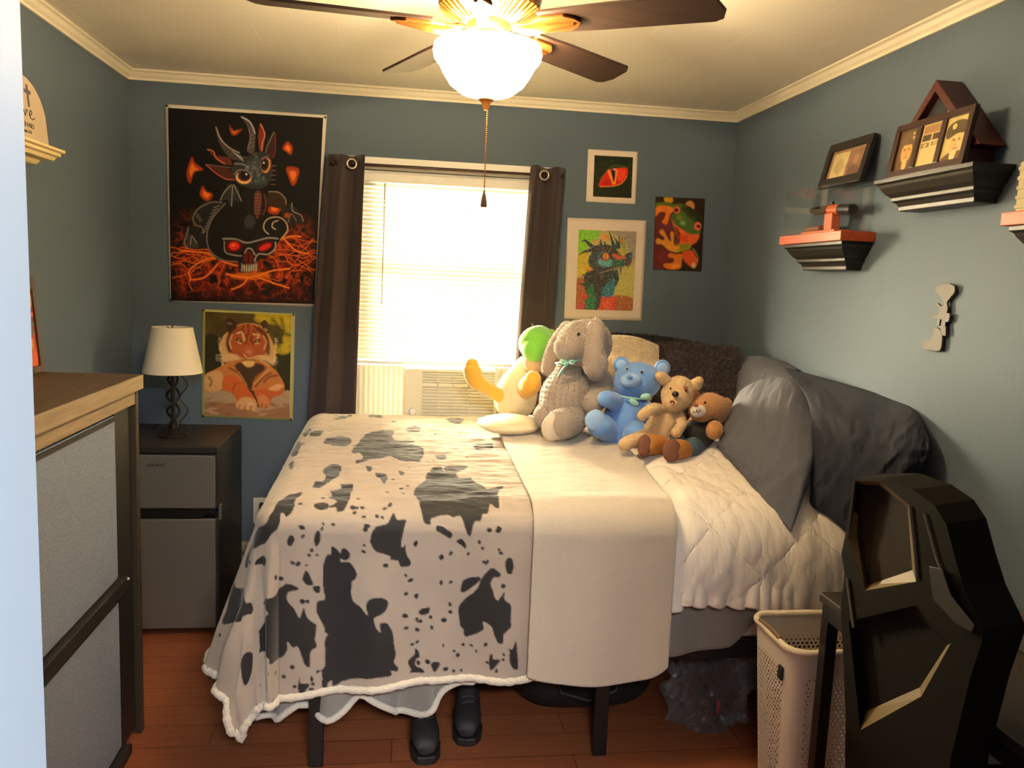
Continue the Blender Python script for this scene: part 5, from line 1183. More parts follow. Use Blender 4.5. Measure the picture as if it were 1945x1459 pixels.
cv.poly([(538, 115), (600, 150), (635, 210), (640, 300), (630, 370), (585, 350), (600, 260), (580, 180)], c(74, 66, 66)); cv.stroke([(540, 118), (600, 155), (636, 230)], 9, c(190, 180, 178), 0.85); cv.stroke([(590, 200), (605, 260), (590, 340)], 6, c(150, 110, 112), 0.8)
for k in range(5): cv.stroke([(480+k*14, 355+k*12), (545+k*4, 395+k*7)], 6, c(160, 156, 156), 0.7); cv.stroke([(600+k*3, 330-k*28), (632, 318-k*26)], 5, c(130, 124, 124), 0.6)
cv.ell(566, 540, 56, 42, c(236, 176, 120), 0.25, 1, 1); cv.ell(570, 528, 46, 36, c(66, 34, 24), 0.2); cv.ell(572, 522, 30, 26, c(16, 12, 12)); cv.ell(585, 515, 7, 7, c(235, 235, 235))
cv.ell(724, 455, 30, 52, c(226, 150, 96), 0.1, 1, 1); cv.ell(716, 450, 26, 44, c(60, 30, 22), 0.1); cv.ell(713, 445, 17, 28, c(14, 10, 10)); cv.ell(706, 437, 6, 7, c(235, 235, 235))
cv.stroke([(500, 515), (530, 485), (590, 490), (625, 530)], 9, c(140, 130, 126), 0.8); cv.stroke([(690, 410), (720, 395), (752, 420)], 8, c(150, 110, 104), 0.8); cv.stroke([(500, 440), (560, 445), (600, 470)], 10, c(150, 150, 150), .6)
for k in range(5): cv.stroke([(765, 460+k*32), (792, 455+k*34)], 6, c(130, 90, 84), 0.8)
cv.grain(0.18, 2)
def curl(U, T): return 0.004+0.012*np.clip(U-0.9, 0, 1)*10*T
dp = wthing('wall_poster', (318, 200), (600, 580), 'large black poster of baby dragon on fiery skull with white border', 'poster')
sheet((314, 198), (621, 219), (323, 572), (597, 582), 0.0006, 'paper', m_paper, dp, curve=lambda U, T: 0.002+0*U)
hang(cv, (319.5, 205), (614, 224), (325.5, 571), (597, 577.5), 'print', m_print, dp, off=0.0035)
for q in ((317, 201), (618, 223), (325, 570)): pin(dp, *q)

# ---- tiger poster: strokes in a frame of 1216 x 1459
cv = Canvas((120, 135), (1118, 165), (105, 1345), 170, 212, c(74, 62, 30))
cv.noise(4, 5, 0.5, 3)
cv.poly([(120, 420), (300, 470), (330, 860), (105, 880)], c(34, 32, 20), 0.85, True, 6); cv.poly([(900, 560), (1110, 620), (1105, 1050), (1000, 1000), (930, 700)], c(40, 40, 22), 0.9, True, 5)
for x, y, rx, ry, k in ((900, 200, 210, 70, 1), (1050, 240, 90, 90, 1), (1080, 420, 60, 110, 1), (1000, 560, 110, 60, .8), (760, 220, 80, 40, .8), (1060, 540, 60, 60, .7)): cv.ell(x, y, rx, ry, c(196, 172, 40), 0.2, 0.75*k, 5)
for P in ([(900, 220), (960, 300), (950, 420), (990, 470)], [(880, 330), (930, 400), (970, 520)], [(1000, 200), (1020, 300)], [(1110, 400), (1030, 380), (960, 430)]): cv.stroke(P, 46, c(62, 58, 30), 0.7, soft=6)
cv.poly([(105, 1060), (400, 1070), (520, 1200), (700, 1260), (860, 1150), (1100, 1050), (1110, 1370), (105, 1350)], c(168, 138, 106), 1, True, 2)
cv.poly([(105, 1190), (500, 1220), (760, 1290), (1100, 1240), (1110, 1370), (105, 1350)], c(140, 92, 62), 0.8, True, 4)
for k in range(30): cv.ell(rl_.uniform(110, 1100), rl_.uniform(1110, 1340), 60, 12, c(*rl_.choice(((206, 178, 142), (120, 70, 46), (176, 120, 70), (90, 56, 40)))), rl_.uniform(-.3, .3), 0.5, 3)
# body
cv.poly([(105, 880), (240, 800), (380, 720), (500, 690), (760, 690), (880, 760), (970, 850), (1040, 980), (1020, 1060), (870, 1090), (700, 1060), (600, 1040), (440, 1080), (300, 1040), (110, 1060)], c(186, 112, 54))
cv.poly([(120, 880), (260, 820), (330, 900), (300, 1040), (120, 1050)], c(206, 158, 104), 0.9, True, 4)
cv.poly([(480, 730), (620, 720), (780, 740), (800, 800), (690, 900), (650, 1050), (600, 1010), (540, 900), (480, 800)], c(52, 38, 28), 0.95, True, 4)
for P in ([(400, 790), (480, 830), (560, 900)], [(820, 780), (740, 860), (680, 930)], [(880, 840), (790, 900), (700, 1000)], [(460, 760), (540, 850), (590, 960)], [(960, 870), (860, 890), (800, 950)], [(340, 900), (400, 890), (470, 910)], [(160, 900), (190, 950), (170, 1000)]): cv.stroke(P, 22, c(70, 36, 26), 0.75, soft=4)
for P in ([(860, 800), (760, 900), (690, 970)], [(500, 830), (560, 920), (600, 990)]): cv.stroke(P, 14, c(200, 150, 100), 0.6, soft=3)
# forelegs and paws
cv.poly([(330, 900), (420, 870), (520, 920), (600, 1020), (680, 1120), (718, 1220), (700, 1280), (600, 1280), (490, 1260), (480, 1180), (440, 1090), (320, 1030)], c(196, 94, 40)); cv.poly([(480, 1190), (560, 1130), (680, 1150), (718, 1230), (690, 1285), (580, 1275), (490, 1262)], c(214, 162, 110), 0.9, True, 3)
cv.poly([(690, 1050), (820, 1020), (960, 960), (1030, 980), (1010, 1090), (900, 1130), (870, 1220), (830, 1260), (760, 1250), (720, 1160)], c(192, 92, 42)); cv.poly([(730, 1120), (800, 1100), (860, 1160), (850, 1240), (780, 1260), (740, 1200)], c(206, 130, 78), 0.85, True, 3); cv.poly([(850, 1030), (960, 970), (1030, 990), (960, 1050)], c(222, 176, 118), 0.7, True, 4)
for P in ([(500, 1260), (520, 1225)], [(570, 1275), (580, 1230)], [(640, 1282), (650, 1240)], [(770, 1250), (780, 1210)], [(820, 1255), (825, 1215)]): cv.stroke(P, 12, c(70, 40, 30), 0.8, soft=3)
cv.stroke([(440, 1080), (450, 1000), (500, 960)], 10, c(110, 46, 26), 0.8, soft=3); cv.ell(640, 1205, 24, 14, c(226, 196, 160), 0, .7, 3)
# head
cv.poly([(340, 400), (300, 480), (280, 560), (310, 650), (340, 720), (480, 690), (780, 690), (900, 740), (940, 660), (910, 520), (860, 400), (780, 300), (640, 262), (480, 290)], c(200, 152, 96), 1, True, 2)
cv.poly([(350, 240), (400, 200), (460, 240), (480, 290), (400, 380), (370, 330)], c(60, 34, 28)); cv.poly([(760, 260), (820, 225), (860, 330), (840, 380), (790, 330)], c(70, 48, 32)); cv.stroke([(380, 265), (420, 270)], 14, c(150, 130, 110), .7, soft=3); cv.ell(815, 340, 26, 22, c(170, 150, 90), 0, .7, 3)
cv.poly([(400, 380), (480, 300), (620, 268), (760, 310), (840, 400), (850, 540), (800, 630), (720, 650), (620, 690), (500, 650), (390, 590), (370, 480)], c(164, 80, 38), 1, True, 2)
cv.stroke([(400, 590), (375, 500), (400, 390), (470, 310)], 40, c(54, 28, 22), 0.85, soft=5); cv.stroke([(845, 610), (850, 520), (820, 410), (740, 320)], 40, c(60, 28, 22), 0.85, soft=5)
cv.stroke([(420, 560), (400, 480), (430, 400)], 14, c(214, 176, 120), 0.8, soft=3); cv.stroke([(800, 560), (825, 480), (790, 410)], 14, c(214, 176, 120), 0.8, soft=3)
for P in ([(610, 280), (620, 340), (612, 400)], [(560, 300), (540, 340), (480, 360)], [(690, 300), (720, 340), (760, 360)], [(570, 350), (530, 390)], [(670, 350), (720, 390)], [(590, 400), (600, 450), (580, 500)], [(660, 410), (650, 460), (670, 500)]): cv.stroke(P, 20, c(70, 30, 26), 0.8, soft=3)
for P in ([(490, 380), (540, 370), (570, 460)], [(680, 390), (740, 400), (700, 470)]): cv.stroke(P, 18, c(226, 196, 140), 0.8, soft=4)
cv.ell(510, 460, 36, 26, c(60, 34, 22), 0.4); cv.ell(512, 460, 17, 15, c(190, 140, 60)); cv.ell(513, 460, 8, 8, c(14, 10, 8)); cv.ell(722, 470, 36, 26, c(60, 34, 22), -0.3); cv.ell(722, 470, 17, 15, c(190, 140, 60)); cv.ell(722, 470, 8, 8, c(14, 10, 8))
cv.stroke([(490, 480), (530, 500)], 10, c(230, 210, 160), 0.8, soft=2); cv.stroke([(700, 500), (740, 495)], 10, c(230, 210, 160), 0.8, soft=2)
cv.poly([(570, 560), (620, 530), (680, 560), (680, 620), (622, 665), (570, 620)], c(176, 92, 58), 1, True, 3); cv.ell(625, 595, 30, 20, c(200, 130, 100), 0, .7, 4)
cv.stroke([(560, 620), (600, 668), (645, 668), (720, 640), (790, 640)], 9, c(230, 190, 120), 0.9); cv.stroke([(540, 690), (620, 700), (690, 690)], 12, c(50, 26, 20), 0.8, soft=3); cv.poly([(545, 715), (620, 700), (690, 710), (670, 760), (610, 775), (570, 750)], c(226, 180, 110), 0.95, True, 3)
for k in range(7):
    cv.stroke([(500, 630+k*9), (380, 625+k*14), (240, 630+k*12)], 4, c(236, 220, 180), 0.55); cv.stroke([(750, 640+k*10), (860, 660+k*16), (960, 650+k*14)], 4, c(236, 220, 180), 0.5)
for k in range(90):
    a = rl_.uniform(0, 1); x = 290+(330-290)*a if k % 2 else 930-20*a; y = 430+320*a; cv.stroke([(x, y), (x+rl_.uniform(-34, 4)*(1 if k % 2 else -1), y+rl_.uniform(-6, 22))], 6, c(226, 196, 140), 0.6)
cv.grain(0.14, 5); cv.a *= 1.15
tp = wthing('wall_poster', (383, 588), (556, 798), 'tiger poster with pale yellow border pinned below the dragon poster', 'poster')
m_ylw = mat('pale_yellow_paper', rgb(178, 172, 108), 0.6)
sheet((383.5, 587), (560.5, 596), (382.5, 792), (556.5, 799), 0.0006, 'paper', m_ylw, tp, curve=lambda U, T: 0.001+0*U)
hang(cv, (390, 592), (553.5, 599), (388.5, 788.5), (550, 794), 'print', m_print, tp, off=0.0026)
for q in ((386.5, 589.5), (557.5, 598), (386, 790.5), (552.5, 797)): pin(tp, *q)

# ---- reptile eye print: strokes in a frame of 1209 x 1459
cv = Canvas((288, 104), (592, 120), (275, 430), 100, 108, c(30, 36, 18))
cv.noise(9, 9, 0.55, 12)
for k in range(160): cv.ell(rl_.uniform(275, 592), rl_.uniform(104, 440), 9, 5, c(*rl_.choice(((52, 64, 30), (20, 24, 12), (66, 74, 40)))), rl_.uniform(-1, 1), 0.5, 1)
cv.stroke([(330, 350), (350, 270), (430, 190), (540, 200)], 20, c(70, 84, 44), 0.6, soft=4); cv.stroke([(345, 260), (430, 170), (550, 180)], 10, c(16, 18, 10), 0.7, soft=3)
cv.poly([(325, 352), (350, 275), (400, 222), (470, 205), (545, 208), (545, 270), (500, 325), (430, 346)], c(204, 44, 22), 1, True, 1); cv.poly([(345, 340), (375, 290), (430, 300), (420, 340)], c(170, 24, 18), .8, True, 3); cv.poly([(460, 230), (530, 215), (530, 270), (480, 310)], c(236, 70, 30), .8, True, 3)
cv.stroke([(332, 352), (430, 348), (500, 328), (545, 268)], 8, c(214, 130, 60), 0.9); cv.stroke([(400, 228), (415, 270), (435, 325)], 20, c(238, 140, 40), 0.9, soft=2); cv.stroke([(462, 222), (455, 270), (445, 325)], 16, c(240, 150, 50), 0.9, soft=2)
cv.poly([(424, 225), (444, 215), (450, 260), (440, 318), (430, 280)], c(16, 8, 8)); cv.ell(445, 216, 10, 8, c(190, 190, 180))
ep = wthing('wall_picture', (1113, 283), (1207, 388), 'small square print of red reptile eye in white mat', 'picture')
sheet((1117, 283.5), (1212, 288.5), (1113, 383), (1207, 388), 0.0025, 'mat_board', m_mat_board, ep)
hang(cv, (1129, 295), (1202, 299), (1126, 373.5), (1199, 376.5), 'print', m_print, ep, off=0.0026)

# ---- glitter dragon print: strokes in a frame of 1194 x 1459
cv = Canvas((258, 240), (990, 266), (220, 1246), 150, 206, c(196, 176, 110))
cv.poly([(240, 220), (520, 235), (500, 350), (380, 450), (230, 620)], c(132, 206, 40), 1, True, 8); cv.poly([(640, 240), (1000, 250), (985, 600), (900, 560), (860, 400)], c(160, 146, 128), 1, True, 8)
cv.poly([(240, 540), (420, 560), (420, 760), (235, 800)], c(222, 190, 40), 1, True, 7); cv.poly([(760, 800), (970, 700), (950, 1100), (720, 1100)], c(206, 192, 96), 1, True, 8)
cv.poly([(225, 880), (350, 880), (360, 1260), (210, 1260)], c(176, 96, 44), 1, True, 7); cv.poly([(700, 1080), (950, 1110), (940, 1270), (690, 1270)], c(176, 92, 34), 1, True, 5); cv.poly([(480, 1110), (700, 1080), (700, 1270), (480, 1270)], c(232, 66, 28), 1, True, 5); cv.ell(610, 1190, 60, 60, c(255, 96, 40), 0, .8, 6)
cv.poly([(340, 790), (460, 740), (560, 760), (740, 760), (760, 900), (700, 1000), (680, 1080), (560, 1080), (500, 1250), (340, 1250), (350, 1050), (330, 940)], c(24, 40, 34), 1, True, 2)
cv.poly([(350, 1050), (440, 900), (480, 1000), (460, 1250), (350, 1250)], c(24, 116, 66), .9, True, 4); cv.poly([(580, 960), (700, 850), (720, 960), (690, 1080), (560, 1080)], c(28, 112, 140), .95, True, 4); cv.poly([(440, 860), (600, 800), (620, 900), (520, 1000), (480, 1100)], c(44, 24, 30), .9, True, 4)
cv.poly([(400, 560), (480, 470), (560, 430), (700, 450), (860, 540), (925, 560), (930, 650), (860, 690), (740, 740), (560, 790), (440, 740), (380, 660)], c(36, 50, 58), 1, True, 2)
cv.ell(600, 650, 100, 55, c(110, 190, 200), 0.1, .85, 5); cv.ell(560, 560, 70, 60, c(40, 100, 120), 0, .7, 5); cv.poly([(700, 540), (830, 560), (860, 610), (740, 610), (690, 580)], c(216, 84, 36), .95, True, 3); cv.poly([(740, 480), (830, 490), (860, 560), (770, 560)], c(196, 176, 56), .9, True, 3); cv.poly([(690, 630), (830, 620), (860, 680), (700, 700)], c(30, 100, 70), .8, True, 3); cv.poly([(860, 550), (925, 530), (930, 600), (870, 610)], c(30, 52, 84), 1, True, 2); cv.poly([(850, 650), (930, 630), (900, 700), (850, 690)], c(96, 40, 40), 1, True, 2)
for P, w in (([(290, 390), (340, 375), (400, 430), (470, 465), (540, 440)], [8, 26, 44, 50, 40]), ([(255, 560), (320, 520), (400, 500), (500, 490), (640, 470)], [6, 24, 44, 50, 40]), ([(540, 440), (530, 380), (525, 360)], [40, 16, 4]), ([(600, 440), (580, 390)], [30, 6]), ([(700, 440), (670, 350), (645, 268)], [50, 24, 6]), ([(740, 460), (740, 400), (700, 330)], [46, 26, 6]), ([(760, 460), (770, 380), (770, 320)], [50, 26, 8]), ([(300, 800), (350, 830), (420, 820)], [4, 30, 40]), ([(255, 905), (320, 930), (380, 940)], [4, 30, 40]), ([(800, 690), (790, 760), (800, 830)], [24, 14, 4]), ([(880, 680), (880, 740)], [20, 4]), ([(740, 760), (760, 860), (740, 930)], [30, 26, 4])):
    cv.stroke(P, w, c(20, 56, 56) if w[0] > 10 or w[-1] < 10 else c(34, 30, 40), 1)
cv.poly([(530, 290), (560, 290), (640, 330), (650, 360), (570, 370)], c(236, 150, 36), .95, True, 2); cv.poly([(770, 360), (830, 350), (850, 440), (850, 520), (800, 460)], c(140, 160, 50), .95, True, 3); cv.ell(800, 380, 26, 26, c(220, 90, 40), 0, .8, 3); cv.ell(470, 390, 40, 30, c(230, 170, 70), 0, .8, 4); cv.ell(400, 740, 36, 22, c(236, 120, 44), 0, .9, 3); cv.ell(330, 1085, 44, 36, c(222, 44, 50), 0, .9, 3); cv.ell(300, 1200, 40, 40, c(206, 30, 90), 0, .9, 3)
cv.stroke([(480, 490), (600, 470), (720, 510), (780, 560)], 30, c(72, 34, 34), .8, soft=4); cv.stroke([(550, 780), (660, 745), (770, 712)], 12, c(210, 190, 130), .9); cv.stroke([(500, 720), (600, 770), (700, 740)], 20, c(52, 28, 46), .8, soft=4)
cv.ell(600, 575, 56, 62, c(30, 18, 18), 0, 1, 1); cv.ell(600, 578, 46, 52, c(220, 92, 36)); cv.ell(602, 570, 28, 32, c(246, 170, 60), 0, 1, 2); cv.stroke([(598, 545), (600, 600)], 9, c(60, 20, 14))
rs = np.random.RandomState(8); g = rs.rand(cv.h, cv.w); cv.a *= (0.55+0.9*rs.rand(cv.h, cv.w))[..., None]; cv.a[g > 0.965] = np.array(c(238, 236, 220)); cv.a[(g > 0.94) & (g < 0.955)] *= 2.2
gp = wthing('wall_picture', (1071, 413), (1219, 610), 'tall glitter print of colourful dragon head in white mat', 'picture')
sheet((1078, 413.5), (1228, 419), (1071.5, 605.5), (1219, 609.5), 0.0025, 'mat_board', m_mat_board, gp)
hang(cv, (1099, 436.5), (1209, 440), (1093, 587.5), (1201.5, 590.5), 'print', m_glit, gp, off=0.0026)

# ---- tree frog print: strokes in a frame of 1030 x 1459
cv = Canvas((136, 122), (940, 160), (84, 1304), 100, 142, c(40, 26, 18))
cv.poly([(110, 400), (420, 400), (520, 900), (300, 1300), (80, 1300)], c(92, 34, 34), .9, True, 8); cv.ell(300, 620, 120, 90, c(96, 40, 60), 0, .6, 8); cv.ell(240, 1080, 100, 120, c(110, 36, 40), 0, .7, 8)
cv.poly([(280, 125), (400, 130), (415, 200), (340, 225), (280, 200)], c(196, 140, 30), 1, True, 2); cv.poly([(120, 230), (300, 205), (420, 240), (560, 240), (640, 300), (500, 320), (300, 290), (140, 270)], c(86, 100, 34), 1, True, 3)
cv.poly([(130, 300), (220, 260), (400, 290), (440, 340), (370, 400), (340, 500), (330, 550), (280, 570), (230, 520), (270, 480), (290, 380), (200, 370), (130, 440), (115, 380)], c(212, 112, 32), 1, True, 2)
cv.poly([(380, 440), (440, 380), (560, 330), (700, 420), (860, 560), (880, 650), (850, 760), (740, 900), (560, 930), (440, 900), (480, 800), (420, 620)], c(70, 92, 40), 1, True, 2)
cv.poly([(560, 260), (720, 330), (900, 480), (860, 600), (700, 480), (600, 380)], c(40, 48, 24), .8, True, 5); cv.ell(580, 550, 50, 40, c(112, 150, 84), 0.3, .8, 5); cv.ell(520, 460, 50, 40, c(120, 126, 50), 0.3, .7, 5)
cv.poly([(385, 470), (440, 560), (560, 650), (700, 730), (850, 740), (800, 860), (660, 930), (540, 920), (470, 880), (500, 820), (440, 640)], c(214, 92, 40), 1, True, 2); cv.poly([(440, 600), (540, 720), (520, 880), (470, 880), (490, 780)], c(96, 24, 24), .95, True, 3); cv.ell(600, 800, 90, 50, c(206, 60, 34), 0.4, .7, 5); cv.poly([(560, 890), (700, 890), (690, 970), (480, 1030), (400, 970)], c(140, 130, 40), 1, True, 3)
cv.ell(478, 338, 58, 58, c(206, 96, 66)); cv.ell(470, 338, 30, 30, c(40, 14, 12)); cv.ell(824, 602, 60, 70, c(208, 96, 80)); cv.ell(838, 604, 34, 24, c(60, 16, 16), .4); cv.poly([(620, 240), (700, 185), (760, 240), (760, 320), (690, 280)], c(190, 130, 70), 1, True, 2)
cv.poly([(190, 680), (240, 650), (275, 690), (330, 800), (380, 850), (370, 720), (395, 685), (430, 720), (430, 900), (520, 930), (480, 1020), (340, 990), (240, 900), (150, 885), (130, 830), (170, 800), (260, 830), (270, 780), (210, 730)], c(206, 134, 40), 1, True, 2)
cv.poly([(560, 1040), (720, 990), (800, 1100), (830, 1180), (780, 1280), (700, 1260), (600, 1160)], c(206, 80, 36), 1, True, 2); cv.ell(760, 1240, 34, 44, c(190, 186, 130), 0, .9, 4); cv.stroke([(750, 970), (820, 1080), (830, 1180)], 14, c(150, 150, 110), .8, soft=3)
cv.poly([(330, 1070), (380, 1040), (470, 1060), (560, 1060), (560, 1180), (530, 1290), (360, 1310), (260, 1260), (270, 1210), (400, 1200), (430, 1130), (350, 1110)], c(212, 112, 40), 1, True, 2); cv.stroke([(400, 1270), (500, 1240)], 40, c(226, 150, 60), .8, soft=5)
cv.noise(14, 18, 0.22, 6); cv.grain(0.1, 7); cv.a *= 1.1
fp = wthing('wall_picture', (1240, 373), (1332, 515), 'unframed print of green and orange tree frog near the corner', 'picture')
sheet((1245, 373.5), (1339, 377.5), (1240, 512), (1332, 516), 0.0025, 'backing_board', mat('dark_board', rgb(40, 32, 26), 0.7), fp)
hang(cv, (1245.5, 374), (1338.5, 378), (1240.5, 511.5), (1331.5, 515.5), 'print', m_print, fp, off=0.0026)
pin(fp, 1337, 381)

# ------------------------------------------------------------------ things on the right wall shelves
def panel(cv, p, name, m, parent):
    """canvas onto four points: top left, top right, bottom left, bottom right"""
    P = [np.array(q, float) for q in p]
    U, T = np.meshgrid(np.linspace(0, 1, cv.w), np.linspace(0, 1, cv.h))
    V = P[0]*((1-U)*(1-T))[..., None]+P[1]*(U*(1-T))[..., None]+P[2]*((1-U)*T)[..., None]+P[3]*(U*T)[..., None]
    return link(name, grid_mesh(name, V, np.clip(cv.a, 0, 1)), m, parent)
m_clear = clear_mat('clear_acrylic', (1.0, 1.0, 1.0), 0.035, 0.02)
dc = thing('display_case', (1.57, 2.92, 1.782), 'clear acrylic display box on small shelf with orange board', 'display case')
x0, x1, y0, y1, z0, z1 = 1.514, 1.630, 2.706, 3.148, 1.783, 1.954
for lo, hi in (((x0, y0, z0), (x0+.0025, y1, z1)), ((x1-.0025, y0, z0), (x1, y1, z1)), ((x0+.0026, y0, z0), (x1-.0026, y0+.0025, z1)), ((x0+.0026, y1-.0025, z0), (x1-.0026, y1, z1)), ((x0, y0, z1+.0001), (x1, y1, z1+.0026))):
    MB().box(lo, hi).build('clear_panel', m_clear, dc)
st = thing('display_stand', (1.575, 2.9, z0), 'dark spyglass cylinder held on orange wooden stand inside clear case', 'display stand')
m_or2 = wood('orange_wood', rgb(186, 84, 42), rgb(214, 108, 56), 'Z', 1.0, 0.4, 0.4)
MB().box((1.54, 2.80, z0), (1.61, 3.05, z0+0.012)).build('base', m_or2, st, bevel=0.003)
MB().box((1.548, 2.93, z0+0.012), (1.602, 3.04, z0+0.032)).build('block', wood('brown_block', rgb(110, 62, 36), rgb(134, 78, 44), 'Y'), st, bevel=0.006)
MB().box((1.558, 2.855, z0+0.012), (1.592, 2.912, z0+0.075)).build('post', m_or2, st, bevel=0.003)
MB().tube([(1.575, 2.83, 1.868), (1.575, 2.90, 1.872)], 0.019, 20).build('wooden_collar', m_or2, st, smooth=40)
MB().tube([(1.575, 3.04, 1.878), (1.575, 3.0, 1.876), (1.575, 2.90, 1.872)], [0.011, 0.016, 0.0165], 20).build('barrel', mat('dark_bronze_barrel', rgb(66, 50, 44), 0.2, 0.6), st, smooth=40)
MB().tube([(1.575, 2.83, 1.868), (1.575, 2.745, 1.862)], [0.0185, 0.0185], 20).build('end_cap', mat('matte_black', rgb(20, 18, 18), 0.5), st, smooth=40, bevel=0.002)
MB().box((1.57, 2.885, 1.887), (1.58, 2.90, 1.903)).build('sight', m_black, st, bevel=0.002)

m_photo = paint_mat('photo_print', 0.35, spec=0.4)
def leaning_frame(parent, yl, yr, zb, h, xb, xt, fw, depth, m, n=1, mullion=0.02):
    """picture frame leaning on the right wall; returns corners of its n openings (left is the far end)"""
    ang = math.atan2(xt-xb, h)
    M = Matrix.Translation((xb, 0, zb)) @ Matrix.Rotation(ang, 4, 'Y')
    L = h/math.cos(ang); w = yl-yr
    b = MB(); b.M = M
    b.box((0, yr, 0), (depth, yl, fw)).box((0, yr, L-fw), (depth, yl, L)).box((0, yr, fw), (depth, yr+fw, L-fw)).box((0, yl-fw, fw), (depth, yl, L-fw))
    ow = (w-2*fw-(n-1)*mullion)/n
    for k in range(1, n): b.box((0, yl-fw-k*ow-k*mullion, fw), (depth, yl-fw-k*ow-(k-1)*mullion, L-fw))
    b.build('frame', m, parent, bevel=0.0015)
    bk = MB(); bk.M = M; bk.box((depth*0.6, yr+fw*0.5, fw*0.5), (depth*0.9, yl-fw*0.5, L-fw*0.5)); bk.build('backing', m_black, parent)
    out = []
    for k in range(n):
        a = yl-fw-k*(ow+mullion); q = a-ow
        out.append([M @ Vector((depth*0.55, yy, zz)) for yy, zz in ((a, L-fw), (q, L-fw), (a, fw), (q, fw))])
    return out
m_bfr = mat('black_picture_frame', rgb(28, 24, 22), 0.35)
pf2 = thing('picture_frame', (1.6, 2.86, 1.957), 'small black frame leaning on wall atop clear display case', 'picture frame')
op = leaning_frame(pf2, 3.0, 2.706, 1.9575, 0.165, 1.565, 1.606, 0.030, 0.016, m_bfr)
cv = Canvas((0, 0), (100, 0), (0, 60), 70, 42, c(150, 118, 92)); cv.poly([(8, 6), (52, 6), (52, 56), (8, 56)], c(206, 188, 140), 1, False); cv.ell(30, 34, 12, 16, c(170, 140, 92), 0, .6, 4); cv.poly([(54, 6), (96, 6), (96, 56), (54, 56)], c(140, 104, 84), 1, False); cv.ell(76, 26, 9, 11, c(176, 136, 104), 0, .8, 3); cv.poly([(60, 56), (66, 40), (86, 40), (94, 56)], c(96, 74, 64), .8, True, 3); cv.noise(6, 5, .25, 4)
panel(cv, op[0], 'photo', m_photo, pf2)
tf = thing('triple_photo_frame', (1.53, 2.29, 1.933), 'black three opening frame with sepia portraits on stepped black shelf', 'photo frame')
m_mah = mat('dark_mahogany_frame', rgb(52, 30, 26), 0.35)
op = leaning_frame(tf, 2.47, 2.112, 1.9325, 0.164, 1.516, 1.542, 0.020, 0.014, m_mah, 3, 0.020)
cv = Canvas((0, 0), (60, 0), (0, 90), 60, 90, c(96, 74, 50))
cv.ell(32, 50, 17, 24, c(214, 158, 92), 0, 1, 2); cv.poly([(8, 30), (14, 12), (34, 4), (52, 12), (56, 30), (32, 34)], c(104, 82, 58), 1, True, 1); cv.poly([(2, 90), (10, 76), (26, 70), (40, 70), (54, 76), (60, 90)], c(92, 66, 44), 1, True, 1); cv.poly([(26, 66), (40, 66), (38, 90), (28, 90)], c(222, 176, 110), 1, True, 1)
for x in (25, 39): cv.ell(x, 44, 4, 2.5, c(120, 70, 40), 0, .9, 1)
cv.stroke([(32, 46), (31, 56), (35, 57)], 2.5, c(176, 116, 66), .8); cv.stroke([(26, 62), (38, 62)], 2.5, c(150, 88, 56), .9); cv.ell(44, 10, 3, 3, c(220, 190, 130)); cv.ell(46, 20, 3, 3, c(220, 190, 130)); cv.noise(5, 6, .2, 5)
panel(cv, op[0], 'portrait_print', m_photo, tf)
cv = Canvas((0, 0), (60, 0), (0, 90), 60, 90, c(206, 182, 128))
cv.poly([(4, 2), (58, 2), (58, 20), (4, 20)], c(158, 122, 84), 1, False); cv.poly([(4, 22), (30, 22), (30, 36), (4, 36)], c(70, 56, 40), 1, False); cv.poly([(34, 22), (58, 22), (58, 36), (34, 36)], c(84, 64, 46), 1, False); cv.poly([(4, 40), (28, 40), (28, 50), (4, 50)], c(104, 84, 60), .9, False); cv.poly([(34, 40), (58, 40), (58, 48), (34, 48)], c(120, 98, 70), .9, False); cv.ell(15, 45, 7, 4, c(190, 160, 110)); cv.ell(46, 44, 7, 3, c(190, 160, 110))
for k in range(7): cv.stroke([(8, 57+k*4.4), (54, 57+k*4.4)], 0.8, c(176, 150, 102), .7)
panel(cv, op[1], 'document_print', m_photo, tf)
cv = Canvas((0, 0), (60, 0), (0, 90), 60, 90, c(198, 178, 116))
cv.ell(36, 52, 18, 24, c(214, 170, 116), 0.1, 1, 2); cv.poly([(2, 34), (6, 16), (30, 8), (56, 14), (60, 36), (34, 36), (10, 44)], c(84, 70, 46), 1, True, 1); cv.ell(22, 20, 6, 6, c(214, 184, 120)); cv.poly([(0, 90), (16, 76), (30, 74), (50, 72), (60, 76), (60, 90)], c(104, 74, 46), 1, True, 1); cv.poly([(26, 72), (42, 72), (38, 90), (28, 90)], c(226, 196, 140), 1, True, 1)
for x in (28, 43): cv.ell(x, 48, 4, 2.2, c(96, 66, 40), .2, .9, 1)
cv.stroke([(35, 48), (33, 58), (38, 60)], 2.2, c(170, 120, 74), .8); cv.stroke([(30, 66), (42, 66)], 2.2, c(140, 88, 60), .9); cv.noise(5, 6, .2, 9)
panel(cv, op[2], 'portrait_print', m_photo, tf)
